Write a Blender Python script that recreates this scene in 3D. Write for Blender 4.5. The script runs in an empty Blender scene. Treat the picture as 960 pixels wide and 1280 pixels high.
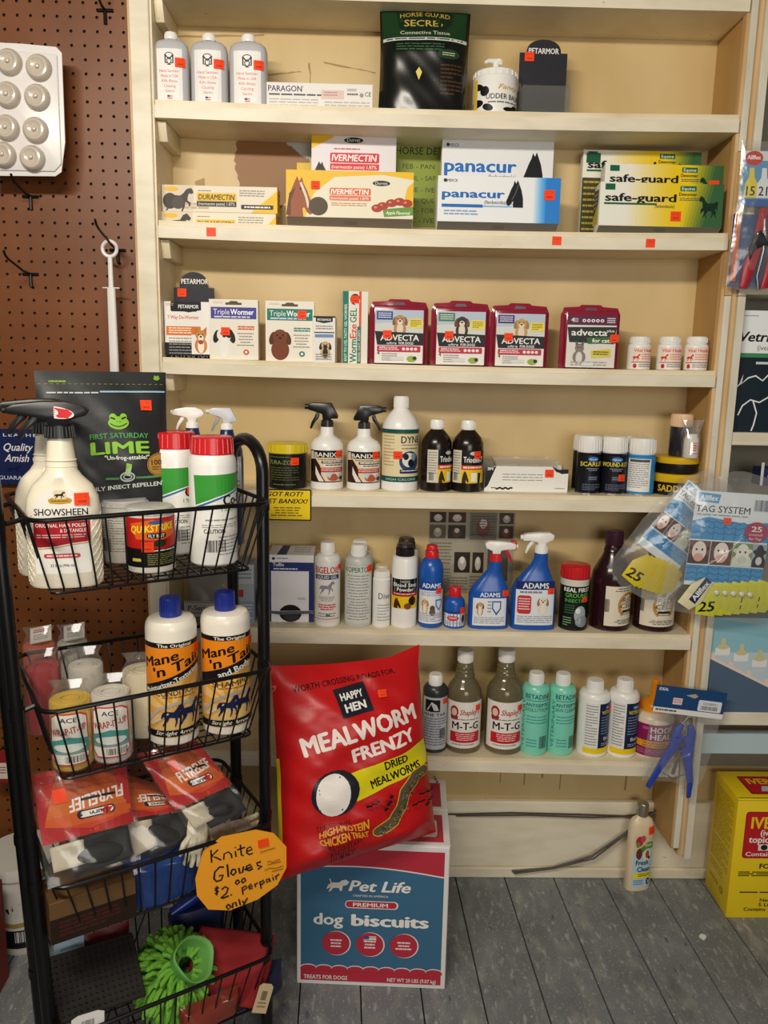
import bpy, bmesh, math, random
from mathutils import Vector, Matrix
from mathutils.geometry import tessellate_polygon

# ------------------------------------------------------------------ camera, light, exposure
SC = bpy.context.scene
COL = SC.collection
F_PX, CAM = 989.25, Vector((0.4318, -1.6727, 1.2606))
RIGHT = Vector((0.99968, -0.01655, 0.01929))
DOWN = Vector((0.01598, -0.18061, -0.98342))
FWD = Vector((0.01976, 0.98342, -0.18029))
cam_data = bpy.data.cameras.new('camera')
cam_data.sensor_width = 36.0
cam_data.lens = F_PX / 1280 * 36.0
cam_data.clip_start = 0.02
cam = bpy.data.objects.new('camera', cam_data)
cam.matrix_world = Matrix(((RIGHT.x, -DOWN.x, -FWD.x, CAM.x), (RIGHT.y, -DOWN.y, -FWD.y, CAM.y),
                           (RIGHT.z, -DOWN.z, -FWD.z, CAM.z), (0, 0, 0, 1)))
COL.objects.link(cam)
SC.camera = cam

world = bpy.data.worlds.new('room_light')
SC.world = world
world.use_nodes = True
wb = world.node_tree.nodes['Background']
wb.inputs[0].default_value = (1.0, 0.90, 0.76, 1)
wb.inputs[1].default_value = 0.06


def area(name, loc, target, sx, sy, power, color):
    l = bpy.data.lights.new(name, 'AREA')
    l.shape = 'RECTANGLE'
    l.size, l.size_y = sx, sy
    l.energy = power
    l.color = color
    o = bpy.data.objects.new(name, l)
    o.location = loc
    o.rotation_euler = (Vector(target) - Vector(loc)).to_track_quat('-Z', 'Y').to_euler()
    COL.objects.link(o)
    return o


area('ceiling_tube_light', (-0.05, -1.60, 2.04), (0.55, 0.1, 1.0), 0.9, 0.06, 17, (1.0, 0.92, 0.79))
area('front_fill_light', (1.1, -3.2, 1.35), (0.6, 0.1, 0.75), 1.3, 1.0, 17, (1.0, 0.95, 0.88))  # added soft fill behind the camera to lift the lower shelves; no window there
SC.view_settings.view_transform = 'Standard'
SC.view_settings.look = 'None'
SC.view_settings.exposure = 0.5
SC.view_settings.gamma = 1.0
SC.view_settings.use_curve_mapping = False

# ------------------------------------------------------------------ helpers
RND = random.Random(7)


def at(u, v, y):
    """world point where the ray of photo pixel (u, v) meets the vertical plane y"""
    g = RIGHT * ((u - 480) / F_PX) + DOWN * ((v - 640) / F_PX) + FWD
    return CAM + g * ((y - CAM.y) / g.y)


def atz(u, v, z):
    g = RIGHT * ((u - 480) / F_PX) + DOWN * ((v - 640) / F_PX) + FWD
    return CAM + g * ((z - CAM.z) / g.z)


def lin(h):
    h = h.lstrip('#')
    if len(h) == 3:
        h = ''.join(c * 2 for c in h)
    out = []
    for i in (0, 2, 4):
        c = int(h[i:i + 2], 16) / 255
        out.append(c / 12.92 if c <= 0.04045 else ((c + 0.055) / 1.055) ** 2.4)
    return (*out, 1.0)


MATS = {}


def mat(col, rough=0.45, metal=0.0, trans=0.0, spec=0.5, name=None, alpha=1.0):
    key = (col, rough, metal, trans, spec, alpha)
    if key in MATS:
        return MATS[key]
    m = bpy.data.materials.new(name or 'paint_' + col.strip('#'))
    m.use_nodes = True
    b = m.node_tree.nodes['Principled BSDF']
    b.inputs['Base Color'].default_value = lin(col)
    b.inputs['Roughness'].default_value = rough
    b.inputs['Metallic'].default_value = metal
    b.inputs['Transmission Weight'].default_value = trans
    b.inputs['Specular IOR Level'].default_value = spec
    b.inputs['Alpha'].default_value = alpha
    m.diffuse_color = lin(col)
    MATS[key] = m
    return m


def plastic(col):
    return mat(col, 0.28, 0, 0, 0.5)


def card(col):
    return mat(col, 0.5, 0, 0, 0.35)


def noisy(name, c1, c2, scale, rough=0.6, detail=6, bump=0.0, stretch=(1, 1, 1), ramp=(0.4, 0.65), extra=None):
    """two-tone procedural noise material, optional second layer extra=(colour, scale, lo, hi, stretch)"""
    m = bpy.data.materials.new(name)
    m.use_nodes = True
    nt = m.node_tree
    b = nt.nodes['Principled BSDF']
    b.inputs['Roughness'].default_value = rough
    tc = nt.nodes.new('ShaderNodeTexCoord')

    def layer(sc, st, lo, hi, det):
        mp = nt.nodes.new('ShaderNodeMapping')
        mp.inputs['Scale'].default_value = st
        nt.links.new(tc.outputs['Object'], mp.inputs[0])
        n = nt.nodes.new('ShaderNodeTexNoise')
        n.inputs['Scale'].default_value = sc
        n.inputs['Detail'].default_value = det
        nt.links.new(mp.outputs[0], n.inputs['Vector'])
        r = nt.nodes.new('ShaderNodeMapRange')
        r.inputs[1].default_value, r.inputs[2].default_value = lo, hi
        nt.links.new(n.outputs[0], r.inputs[0])
        return n, r
    n, r = layer(scale, stretch, ramp[0], ramp[1], detail)
    mx = nt.nodes.new('ShaderNodeMix')
    mx.data_type = 'RGBA'
    mx.inputs[6].default_value, mx.inputs[7].default_value = lin(c1), lin(c2)
    nt.links.new(r.outputs[0], mx.inputs[0])
    out = mx.outputs[2]
    for ex in (extra or []):
        n2, r2 = layer(ex[1], ex[4], ex[2], ex[3], 8)
        m2 = nt.nodes.new('ShaderNodeMix')
        m2.data_type = 'RGBA'
        m2.inputs[7].default_value = lin(ex[0])
        nt.links.new(r2.outputs[0], m2.inputs[0])
        nt.links.new(out, m2.inputs[6])
        out = m2.outputs[2]
    nt.links.new(out, b.inputs['Base Color'])
    if bump:
        bp = nt.nodes.new('ShaderNodeBump')
        bp.inputs['Strength'].default_value = bump
        bp.inputs['Distance'].default_value = 0.002
        nt.links.new(n.outputs[0], bp.inputs['Height'])
        nt.links.new(bp.outputs[0], b.inputs['Normal'])
    return m


def film(name, tint='#ffffff', gloss=0.07, rough=0.16, haze=0.06):
    """thin clear plastic sheet: mostly see-through, a little milky, with sharp reflections"""
    m = bpy.data.materials.new(name)
    m.use_nodes = True
    nt = m.node_tree
    for n in list(nt.nodes):
        if n.type != 'OUTPUT_MATERIAL':
            nt.nodes.remove(n)
    out = nt.nodes['Material Output']
    t = nt.nodes.new('ShaderNodeBsdfTransparent')
    t.inputs[0].default_value = lin(tint)
    d = nt.nodes.new('ShaderNodeBsdfDiffuse')
    d.inputs[0].default_value = lin('#e8e8e4')
    g = nt.nodes.new('ShaderNodeBsdfGlossy')
    g.inputs['Roughness'].default_value = rough
    tc = nt.nodes.new('ShaderNodeTexCoord')
    no = nt.nodes.new('ShaderNodeTexNoise')
    no.inputs['Scale'].default_value = 28
    no.inputs['Detail'].default_value = 2
    nt.links.new(tc.outputs['Object'], no.inputs['Vector'])
    bp = nt.nodes.new('ShaderNodeBump')
    bp.inputs['Strength'].default_value = 0.15
    bp.inputs['Distance'].default_value = 0.01
    nt.links.new(no.outputs[0], bp.inputs['Height'])
    nt.links.new(bp.outputs[0], g.inputs['Normal'])
    m1 = nt.nodes.new('ShaderNodeMixShader')
    m1.inputs[0].default_value = haze
    nt.links.new(t.outputs[0], m1.inputs[1])
    nt.links.new(d.outputs[0], m1.inputs[2])
    m2 = nt.nodes.new('ShaderNodeMixShader')
    m2.inputs[0].default_value = gloss
    nt.links.new(m1.outputs[0], m2.inputs[1])
    nt.links.new(g.outputs[0], m2.inputs[2])
    nt.links.new(m2.outputs[0], out.inputs[0])
    return m


def thing(name, label, cat, loc=(0, 0, 0), rotz=0.0, group=None):
    o = bpy.data.objects.new(name, None)
    o.empty_display_size = 0.03
    o.location = loc
    o.rotation_euler = (0, 0, rotz)
    COL.objects.link(o)
    return tag(o, label, cat, group)


def tag(o, label, cat, group=None):
    o['label'] = label
    o['category'] = cat
    if group:
        o['group'] = group
    return o


def struct(o):
    o['kind'] = 'structure'
    return o


def sgnpow(c, e):
    return math.copysign(abs(c) ** e, c)


def sec(a, rx, ry, p):
    """superellipse point; a = 0 looks to -y, grows towards +x"""
    return rx * sgnpow(math.sin(a), 2 / p), -ry * sgnpow(math.cos(a), 2 / p)


class MB:
    """collects shapes into ONE mesh object"""

    def __init__(self):
        self.bm = bmesh.new()
        self.ms = []

    def mi(self, m):
        if m not in self.ms:
            self.ms.append(m)
        return self.ms.index(m)

    def face(self, vs, m):
        try:
            f = self.bm.faces.new(vs)
            f.material_index = self.mi(m)
            f.smooth = True
            return f
        except ValueError:
            return None

    def loft(self, secs, m, n=32, cap=(1, 1), cx=0.0, cy=0.0):
        rings = []
        for s in secs:
            z, rx, ry, p = s[0], s[1], s[2], s[3]
            dx, dy = (s[4], s[5]) if len(s) > 5 else (0, 0)
            ring = []
            for i in range(n):
                x, y = sec(2 * math.pi * i / n, rx, ry, p)
                ring.append(self.bm.verts.new((cx + x + dx, cy + y + dy, z)))
            rings.append(ring)
        for a, b in zip(rings, rings[1:]):
            for i in range(n):
                self.face((a[i], a[(i + 1) % n], b[(i + 1) % n], b[i]), m)
        if cap[0]:
            self.face(rings[0][::-1], m)
        if cap[1]:
            self.face(rings[-1], m)
        return self

    def box(self, x0, x1, y0, y1, z0, z1, m, bev=0.0, rot=None, seg=1):
        vs = [self.bm.verts.new((x, y, z)) for x in (x0, x1) for y in (y0, y1) for z in (z0, z1)]
        fs = [self.face([vs[i] for i in q], m) for q in
              ((0, 1, 3, 2), (4, 6, 7, 5), (0, 4, 5, 1), (2, 3, 7, 6), (0, 2, 6, 4), (1, 5, 7, 3))]
        if rot:
            bmesh.ops.transform(self.bm, matrix=rot, verts=vs)
        if bev:
            es = {e for f in fs for e in f.edges}
            bmesh.ops.bevel(self.bm, geom=list(es), offset=bev, segments=seg, affect='EDGES', profile=0.5,
                            material=self.mi(m))
        return self

    def prism(self, pts, axis, a, b, m, bev=0.0):
        """polygon extruded along axis ('x','y','z') from a to b; pts are the two other coordinates in order"""
        def P(q, t):
            return {'x': (t, q[0], q[1]), 'y': (q[0], t, q[1]), 'z': (q[0], q[1], t)}[axis]
        A = [self.bm.verts.new(P(q, a)) for q in pts]
        B = [self.bm.verts.new(P(q, b)) for q in pts]
        n = len(pts)
        fs = [self.face(A, m), self.face(B[::-1], m)]
        for i in range(n):
            fs.append(self.face((A[i], B[i], B[(i + 1) % n], A[(i + 1) % n]), m))
        bmesh.ops.recalc_face_normals(self.bm, faces=[f for f in fs if f])
        if bev:
            es = {e for f in fs if f for e in f.edges}
            bmesh.ops.bevel(self.bm, geom=list(es), offset=bev, segments=2, affect='EDGES', profile=0.5,
                            material=self.mi(m))
        return self

    def tube(self, pts, r, m, n=8, closed=False):
        pts = [Vector(p) for p in pts]
        k = len(pts)
        rr = r if isinstance(r, (list, tuple)) else [r] * k
        rings, nrm = [], None
        for i, p in enumerate(pts):
            if closed:
                t = (pts[(i + 1) % k] - pts[i - 1])
            else:
                t = pts[min(i + 1, k - 1)] - pts[max(i - 1, 0)]
            t.normalize()
            if nrm is None:
                nrm = t.orthogonal().normalized()
            else:
                nrm = (nrm - t * nrm.dot(t)).normalized()
            bi = t.cross(nrm)
            rings.append([self.bm.verts.new(p + (nrm * math.cos(2 * math.pi * j / n) + bi * math.sin(2 * math.pi * j / n)) * rr[i])
                          for j in range(n)])
        pr = list(zip(rings, rings[1:]))
        if closed:
            pr.append((rings[-1], rings[0]))
        for a, b in pr:
            for j in range(n):
                self.face((a[j], a[(j + 1) % n], b[(j + 1) % n], b[j]), m)
        if not closed:
            self.face(rings[0][::-1], m)
            self.face(rings[-1], m)
        return self

    def grid(self, fn, nu, nv, m, closed_u=False):
        """fn(u, v) with u, v in 0..1"""
        V = [[self.bm.verts.new(fn(i / nu, j / nv)) for j in range(nv + 1)] for i in range(nu + (0 if closed_u else 1))]
        for i in range(nu):
            for j in range(nv):
                a, b = V[i], V[(i + 1) % len(V)]
                self.face((a[j], b[j], b[j + 1], a[j + 1]), m)
        return self

    def build(self, name, parent=None, ang=0.6, weld=False, solid=0.0, m_fallback=None):
        bm = self.bm
        if weld:
            bmesh.ops.remove_doubles(bm, verts=bm.verts, dist=1e-5)
        if not solid:
            bmesh.ops.recalc_face_normals(bm, faces=bm.faces)
        for e in bm.edges:
            if len(e.link_faces) == 2 and e.calc_face_angle(0) > ang:
                e.smooth = False
        me = bpy.data.meshes.new(name)
        bm.to_mesh(me)
        bm.free()
        for m in self.ms:
            me.materials.append(m)
        o = bpy.data.objects.new(name, me)
        COL.objects.link(o)
        if parent:
            o.parent = parent
        if solid:
            md = o.modifiers.new('thickness', 'SOLIDIFY')
            md.thickness = solid
            md.offset = 0
        return o


def box_tilt(o, rx=0.0, ry=0.0, rz=None):
    e = o.rotation_euler
    o.rotation_euler = (rx, ry, e.z if rz is None else rz)
    return o


# ------------------------------------------------------------------ surfaces that print can lie on
class Flat:
    def __init__(self, o, ux=(1, 0, 0), uz=(0, 0, 1)):
        self.o, self.ux, self.uz = Vector(o), Vector(ux).normalized(), Vector(uz).normalized()
        self.n = self.ux.cross(self.uz)
        self.cuts = (0, 0)

    def P(self, s, t, off):
        return self.o + self.ux * s + self.uz * t + self.n * off


class Round:
    """wall of a bottle: s = arc length from the front (turned by rot), t = height; taper(t) scales the section"""

    def __init__(self, rx, ry=None, p=2.0, rot=0.0, taper=None, cy=0.0, step=0.007, cx=0.0):
        self.rx, self.ry, self.p = rx, ry or rx, p
        self.taper, self.cy, self.cx = taper, cy, cx
        N = 360
        pts = [sec(2 * math.pi * i / N, self.rx, self.ry, p) for i in range(N + 1)]
        L = [0.0]
        for a, b in zip(pts, pts[1:]):
            L.append(L[-1] + math.dist(a, b))
        self.L, self.pts = L, pts
        self.s0 = rot / 360 * L[-1]
        self.cuts = (step, 0)

    def q(self, s):
        T = self.L[-1]
        s = (s + self.s0) % T
        lo, hi = 0, len(self.L) - 1
        while hi - lo > 1:
            mid = (lo + hi) // 2
            if self.L[mid] <= s:
                lo = mid
            else:
                hi = mid
        f = (s - self.L[lo]) / max(1e-9, self.L[hi] - self.L[lo])
        a, b = self.pts[lo], self.pts[hi]
        return Vector((a[0] + (b[0] - a[0]) * f, a[1] + (b[1] - a[1]) * f, 0))

    def P(self, s, t, off):
        a, b = self.q(s - 0.0015), self.q(s + 0.0015)
        d = (b - a).normalized()
        n = Vector((d.y, -d.x, 0))
        k = self.taper(t) if self.taper else 1.0
        r = self.q(s) * k + n * off
        return Vector((r.x + self.cx, r.y + self.cy, t))


class Func:
    """any smooth surface fn(s, t) -> Vector; front normal is ds x dt"""

    def __init__(self, fn, cuts=(0.012, 0.012), flip=1):
        self.fn, self.cuts, self.flip = fn, cuts, flip

    def P(self, s, t, off):
        h = 0.002
        p = self.fn(s, t)
        n = (self.fn(s + h, t) - self.fn(s - h, t)).cross(self.fn(s, t + h) - self.fn(s, t - h))
        n.normalize()
        return p + n * (off * self.flip)


# ------------------------------------------------------------------ print: flat artwork in many colours, made of real polygons
_TXT = {}


def glyphs(text, bold, shear, spc):
    k = (text, bold, shear, spc)
    if k not in _TXT:
        c = bpy.data.curves.new('type', 'FONT')
        c.body = text
        c.offset = bold
        c.shear = shear
        c.space_character = spc
        c.resolution_u = 2
        o = bpy.data.objects.new('type', c)
        COL.objects.link(o)
        dg = bpy.context.evaluated_depsgraph_get()
        me = o.evaluated_get(dg).to_mesh()
        vs = [(v.co.x, v.co.y) for v in me.vertices]
        fs = [tuple(p.vertices) for p in me.polygons]
        o.evaluated_get(dg).to_mesh_clear()
        bpy.data.objects.remove(o)
        bpy.data.curves.remove(c)
        _TXT[k] = (vs, fs)
    return _TXT[k]


CAPH = 0.729


class Art:
    """drawing with y pointing down, frame (x0, y0, x1, y1)"""

    def __init__(self, x0, y0, x1, y1, bg=None):
        self.f = (x0, y0, x1, y1)
        self.it = []
        if bg:
            self.r(x0, y0, x1, y1, bg)

    def poly(self, pts, col):
        vs = [(float(a), float(b)) for a, b in pts]
        tri = tessellate_polygon([[Vector((a, b, 0)) for a, b in vs]])
        self.it.append((vs, [tuple(t) for t in tri], col))
        return self

    def r(self, x0, y0, x1, y1, col, rot=0.0):
        vs = [(x0, y0), (x1, y0), (x1, y1), (x0, y1)]
        if rot:
            cx, cy = (x0 + x1) / 2, (y0 + y1) / 2
            c, s = math.cos(math.radians(rot)), math.sin(math.radians(rot))
            vs = [(cx + (a - cx) * c - (b - cy) * s, cy + (a - cx) * s + (b - cy) * c) for a, b in vs]
        self.it.append((vs, [(0, 1, 2, 3)], col))
        return self

    def rr(self, x0, y0, x1, y1, rad, col):
        pts = []
        for cx, cy, a0 in ((x1 - rad, y0 + rad, -90), (x1 - rad, y1 - rad, 0), (x0 + rad, y1 - rad, 90), (x0 + rad, y0 + rad, 180)):
            for k in range(5):
                a = math.radians(a0 + k * 22.5)
                pts.append((cx + rad * math.cos(a), cy + rad * math.sin(a)))
        return self.poly(pts, col)

    def e(self, cx, cy, rx, ry, col, rot=0.0, n=22):
        c, s = math.cos(math.radians(rot)), math.sin(math.radians(rot))
        vs = [(cx, cy)]
        for i in range(n):
            a = 2 * math.pi * i / n
            x, y = rx * math.cos(a), ry * math.sin(a)
            vs.append((cx + x * c - y * s, cy + x * s + y * c))
        self.it.append((vs, [(0, 1 + i, 1 + (i + 1) % n) for i in range(n)], col))
        return self

    def ring(self, cx, cy, rx, ry, w, col, a0=0, a1=360, n=28):
        vs, fs = [], []
        for i in range(n + 1):
            a = math.radians(a0 + (a1 - a0) * i / n)
            vs += [(cx + rx * math.cos(a), cy + ry * math.sin(a)), (cx + (rx - w) * math.cos(a), cy + (ry - w) * math.sin(a))]
        for i in range(n):
            fs.append((2 * i, 2 * i + 1, 2 * i + 3, 2 * i + 2))
        self.it.append((vs, fs, col))
        return self

    def stroke(self, pts, w, col):
        vs, fs = [], []
        pts = [Vector((a, b)) for a, b in pts]
        for i, p in enumerate(pts):
            d = (pts[min(i + 1, len(pts) - 1)] - pts[max(i - 1, 0)]).normalized()
            n = Vector((-d.y, d.x)) * w / 2
            vs += [tuple(p + n), tuple(p - n)]
        for i in range(len(pts) - 1):
            fs.append((2 * i, 2 * i + 1, 2 * i + 3, 2 * i + 2))
        self.it.append((vs, fs, col))
        return self

    def t(self, text, x, y, h, col, w=None, al='C', b=0.0, sh=0.0, rot=0.0, spc=1.0, arc=0.0):
        """text on baseline y with capital height h, fitted to width w; al C, L or R about x; arc bends the baseline up (+) in the middle"""
        rep = 0
        vs, fs = glyphs(text, 0.0, sh, spc)
        if not vs:
            return self
        if b > 0.008:       # heavier weights: the same letters laid over themselves a little apart
            d, n = .006 + min(b, .08) * .5, len(vs)
            vs0, fs0, rep = vs, fs, n
            vs, fs = [], []
            for i, (dx, dy) in enumerate(((-d, 0), (d, 0), (0, d * .6), (0, -d * .6))):
                vs = vs + [(x + dx, y + dy) for x, y in vs0]
                fs = fs + [tuple(q + i * n for q in f) for f in fs0]
        mn, mx = min(v[0] for v in vs), max(v[0] for v in vs)
        sy = h / CAPH
        sx = w / (mx - mn) if w else sy
        W = (mx - mn) * sx
        ox = {'C': -W / 2, 'L': 0, 'R': -W}[al]
        c, s = math.cos(math.radians(rot)), math.sin(math.radians(rot))
        out = []
        for a, bb in vs:
            px, py = (a - mn) * sx + ox, -bb * sy
            if arc:
                q = (px - ox) / W * 2 - 1
                py -= arc * (1 - q * q)
            out.append((x + px * c - py * s, y + px * s + py * c, (len(out) // rep) * .22 if rep else 0))
        self.it.append((out, fs, col))
        return self

    def fp(self, x0, y0, x1, y1, n, col, h=0.42, seed=0, al='J'):
        """lines of illegible small print"""
        rn = random.Random(seed * 131 + int(x0 * 7 + y0 * 13) + n)
        vs, fs = [], []
        st = (y1 - y0) / n
        W = x1 - x0
        for i in range(n):
            full = W * (1.0 if al == 'J' and i % 4 != 3 else rn.uniform(0.55, 0.95))
            x = x0 if al != 'C' else x0 + (W - full) / 2
            xe = x + full
            while x < xe - W * 0.02:
                ww = min(rn.uniform(0.08, 0.24) * W, xe - x)
                yy = y0 + i * st
                k = len(vs)
                vs += [(x, yy), (x + ww, yy), (x + ww, yy + st * h), (x, yy + st * h)]
                fs.append((k, k + 1, k + 2, k + 3))
                x += ww + W * 0.025
        self.it.append((vs, fs, col))
        return self

    def barcode(self, x0, y0, x1, y1, seed=1, col='#181818'):
        rn = random.Random(seed)
        vs, fs = [], []
        x, st = x0, (x1 - x0) / 30
        while x < x1 - st:
            w = st * rn.choice((0.5, 0.5, 1.0, 1.4))
            k = len(vs)
            vs += [(x, y0), (x + w, y0), (x + w, y1), (x, y1)]
            fs.append((k, k + 1, k + 2, k + 3))
            x += w + st * rn.choice((0.5, 0.8, 1.2))
        self.it.append((vs, fs, col))
        return self

    def build(self, name, surf, reg, parent, off0=0.0002, dl=0.00005, rough=0.42, label=None):
        bm = bmesh.new()
        cols, ms = [], []
        x0, y0, x1, y1 = self.f
        s0, t0, s1, t1 = reg
        for k, (vs, fs, col) in enumerate(self.it):
            if col not in cols:
                cols.append(col)
                ms.append(mat(col, rough, 0, 0, 0.25))
            mi = cols.index(col)
            bv = [bm.verts.new((s0 + (q[0] - x0) / (x1 - x0) * (s1 - s0), t1 - (q[1] - y0) / (y1 - y0) * (t1 - t0), k + (q[2] if len(q) > 2 else 0))) for q in vs]
            for f in fs:
                if len(set(f)) < 3:
                    continue
                try:
                    q = bm.faces.new([bv[i] for i in f])
                    q.material_index = mi
                except ValueError:
                    pass
        cu, cv = surf.cuts
        for step, ax, a, b in ((cu, 0, s0, s1), (cv, 1, t0, t1)):
            if step:
                n = max(1, int(abs(b - a) / step + 0.5))
                for i in range(1, n):
                    co = [0, 0, 0]
                    no = [0, 0, 0]
                    co[ax] = a + (b - a) * i / n + 1e-6
                    no[ax] = 1
                    bmesh.ops.bisect_plane(bm, geom=bm.verts[:] + bm.edges[:] + bm.faces[:], plane_co=co, plane_no=no, dist=1e-7)
        for v in bm.verts:
            v.co = surf.P(v.co.x, v.co.y, off0 + v.co.z * dl)
        me = bpy.data.meshes.new(name)
        bm.to_mesh(me)
        bm.free()
        for m in ms:
            me.materials.append(m)
        o = bpy.data.objects.new(name, me)
        COL.objects.link(o)
        o.parent = parent
        if label:
            o['label'] = label
        return o


ORANGE = '#ff4a1c'


def sticker(surf, s, t, w, parent, off=0.0022, h=None, col=ORANGE):
    """fluorescent price sticker with faint printed figures"""
    h = h or w * 0.9
    a = Art(0, 0, 10, 10, col)
    a.fp(1.5, 1.5, 8.5, 4.5, 2, '#e0401a', 0.4, int(s * 1e4)).fp(2.5, 6, 8, 8.6, 1, '#c93414', 0.7, int(t * 1e4))
    return a.build('price_sticker', surf, (s - w / 2, t - h / 2, s + w / 2, t + h / 2), parent, off, 0.00008, 0.6)


# ---- small pictures used on packaging
def dog(a, x, y, s, fur, ear, muzzle='#f0e6d8', up=False):
    """sitting dog's head and chest, about 2s tall"""
    a.e(x, y + s * 0.95, s * 0.62, s * 0.75, fur)
    a.e(x, y + s * 0.95, s * 0.32, s * 0.7, muzzle)
    if up:
        a.poly([(x - s * .55, y), (x - s * .6, y - s * .85), (x - s * .1, y - s * .4)], ear)
        a.poly([(x + s * .55, y), (x + s * .6, y - s * .85), (x + s * .1, y - s * .4)], ear)
    else:
        a.e(x - s * .52, y + s * .12, s * .22, s * .48, ear, 15)
        a.e(x + s * .52, y + s * .12, s * .22, s * .48, ear, -15)
    a.e(x, y, s * .5, s * .52, fur)
    a.e(x, y + s * .22, s * .27, s * .3, muzzle)
    a.e(x, y + s * .1, s * .12, s * .09, '#1a1512')
    a.e(x - s * .2, y - s * .1, s * .07, s * .07, '#1a1512')
    a.e(x + s * .2, y - s * .1, s * .07, s * .07, '#1a1512')
    return a


HORSE_HEAD = [(0.34, 0.0), (0.42, 0.13), (0.52, 0.02), (0.58, 0.18), (0.70, 0.34), (0.86, 0.62), (0.96, 0.78), (0.94, 0.90), (0.82, 0.95),
              (0.70, 0.88), (0.60, 0.76), (0.54, 0.80), (0.58, 1.0), (0.0, 1.0), (0.02, 0.66), (0.12, 0.36), (0.24, 0.16)]
HORSE_RUN = [(0.97, 0.10), (1.0, 0.22), (0.93, 0.27), (0.85, 0.24), (0.80, 0.40), (0.80, 0.55), (0.90, 0.62), (0.88, 0.78), (0.84, 0.80),
             (0.82, 0.66), (0.72, 0.60), (0.70, 0.80), (0.62, 1.0), (0.58, 0.98), (0.63, 0.78), (0.60, 0.60), (0.38, 0.58), (0.30, 0.74),
             (0.20, 0.84), (0.10, 0.98), (0.06, 0.95), (0.14, 0.80), (0.18, 0.66), (0.14, 0.55), (0.08, 0.62), (0.0, 0.66), (0.04, 0.46),
             (0.14, 0.34), (0.30, 0.32), (0.55, 0.34), (0.66, 0.24), (0.76, 0.08), (0.86, 0.02), (0.89, 0.05), (0.92, 0.0)]


def shape(a, pts, x, y, w, h, col, flip=False):
    return a.poly([(x + (1 - p if flip else p) * w, y + q * h) for p, q in pts], col)


def cow(a, x, y, w, h, face, patch, bg, nose):
    a.r(x, y, x + w, y + h, bg)
    a.r(x, y + h * .72, x + w, y + h, patch).e(x + w * .5, y + h * .72, w * .49, h * .24, patch)
    a.e(x + w * .16, y + h * .33, w * .16, h * .09, patch, 15).e(x + w * .84, y + h * .33, w * .16, h * .09, patch, -15)
    a.e(x + w * .5, y + h * .45, w * .34, h * .43, face)
    a.e(x + w * .5, y + h * .72, w * .24, h * .18, nose)
    a.e(x + w * .36, y + h * .38, w * .05, h * .05, '#15100d').e(x + w * .64, y + h * .38, w * .05, h * .05, '#15100d')
    return a

# ------------------------------------------------------------------ the place: floor, walls, shelving
W, D, LIP = 1.155, 0.138, 0.0338
SAG = [[(190, 0, 1.951), (560, 5), (934, 15)], [(190, 147), (560, 160), (925, 166)], [(198, 297), (560, 309), (910, 313)],
       [(207, 467), (560, 478), (894, 484)], [(390, 633), (560, 636.5), (800, 640)], [(335, 803), (560, 808), (864, 812)],
       [(556, 963), (690, 967), (815, 970)]]
CUR = []
for row in SAG:
    pts = []
    for q in row:
        w3 = at(q[0], q[1], 0)
        pts.append((0.0, q[2]) if len(q) > 2 else (w3.x, w3.z))
    CUR.append(pts)


def zl(i, x):
    """underside of shelf board i at x: the boards sag a little in the middle"""
    p = CUR[i]
    if i >= 4:
        k = (p[2][1] - p[0][1]) / (p[2][0] - p[0][0])
        return p[0][1] + k * (x - p[0][0])
    z = 0
    for a in range(3):
        t = p[a][1]
        for b in range(3):
            if a != b:
                t *= (x - p[b][0]) / (p[a][0] - p[b][0])
        z += t
    return z


def zs(i, x):
    return zl(i, x) + LIP


PAINT = noisy('cream_shelf_paint', '#e9dcbe', '#d9c8a2', 9, 0.42, 8, 0.15, (1, 1, 1), (0.42, 0.72),
              [('#8a7856', 60, 0.70, 0.78, (1, 1, 1))])
LIPP = noisy('scuffed_white_paint', '#ece2cb', '#d8cdb2', 14, 0.4, 8, 0.15, (0.6, 1, 2), (0.4, 0.75),
             [('#7d6d52', 45, 0.72, 0.80, (0.5, 1, 2.5))])
BACKP = noisy('old_cream_back_boards', '#d9c08c', '#c9ac74', 5, 0.45, 9, 0.3, (1, 1, 0.5), (0.38, 0.7))
SIDER = noisy('tan_side_boards', '#c09a5e', '#b18a50', 6, 0.5, 6, 0.1, (1, 1, 0.3))
BARE = noisy('bare_pine', '#d9b582', '#c39b66', 7, 0.55, 8, 0.1, (6, 6, 0.6))
STILE = noisy('white_stile_paint', '#e2dccb', '#cfc6b0', 9, 0.45, 8, 0.1, (3, 3, 0.7), (0.4, 0.7),
              [('#8f8268', 70, 0.71, 0.78, (1, 1, 0.6))])
GREYB = noisy('grey_back_boards', '#7e786a', '#8d8676', 5, 0.6)

# floor: grey painted planks, worn; plank joints run away from the camera
fm = noisy('worn_grey_floor_paint', '#6f7376', '#82868a', 6, 0.5, 9, 0.35, (1, 1, 1), (0.35, 0.7),
           [('#93958f', 22, 0.50, 0.72, (1.5, 0.6, 1)), ('#a9aaa6', 75, 0.58, 0.70, (1, 0.35, 1)), ('#b9b9b4', 230, 0.60, 0.70, (1, .6, 1)), ('#4d4c48', 8, 0.62, 0.76, (1, .6, 1)), ('#55565a', 60, 0.64, 0.74, (1, .4, 1))])
mb = MB()
dirx = (atz(810, 1280, 0) - atz(725, 1098, 0)).normalized()
skew = dirx.x / dirx.y
xs = [atz(u, 1098, 0).x for u in (630, 692, 752)]
pit = (xs[2] - xs[0]) / 2
y0, y1 = -1.9, D + 0.06
GAP = noisy('dark_floor_gap', '#1c1a17', '#2a2622', 8)
yref = atz(692, 1098, 0).y
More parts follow.
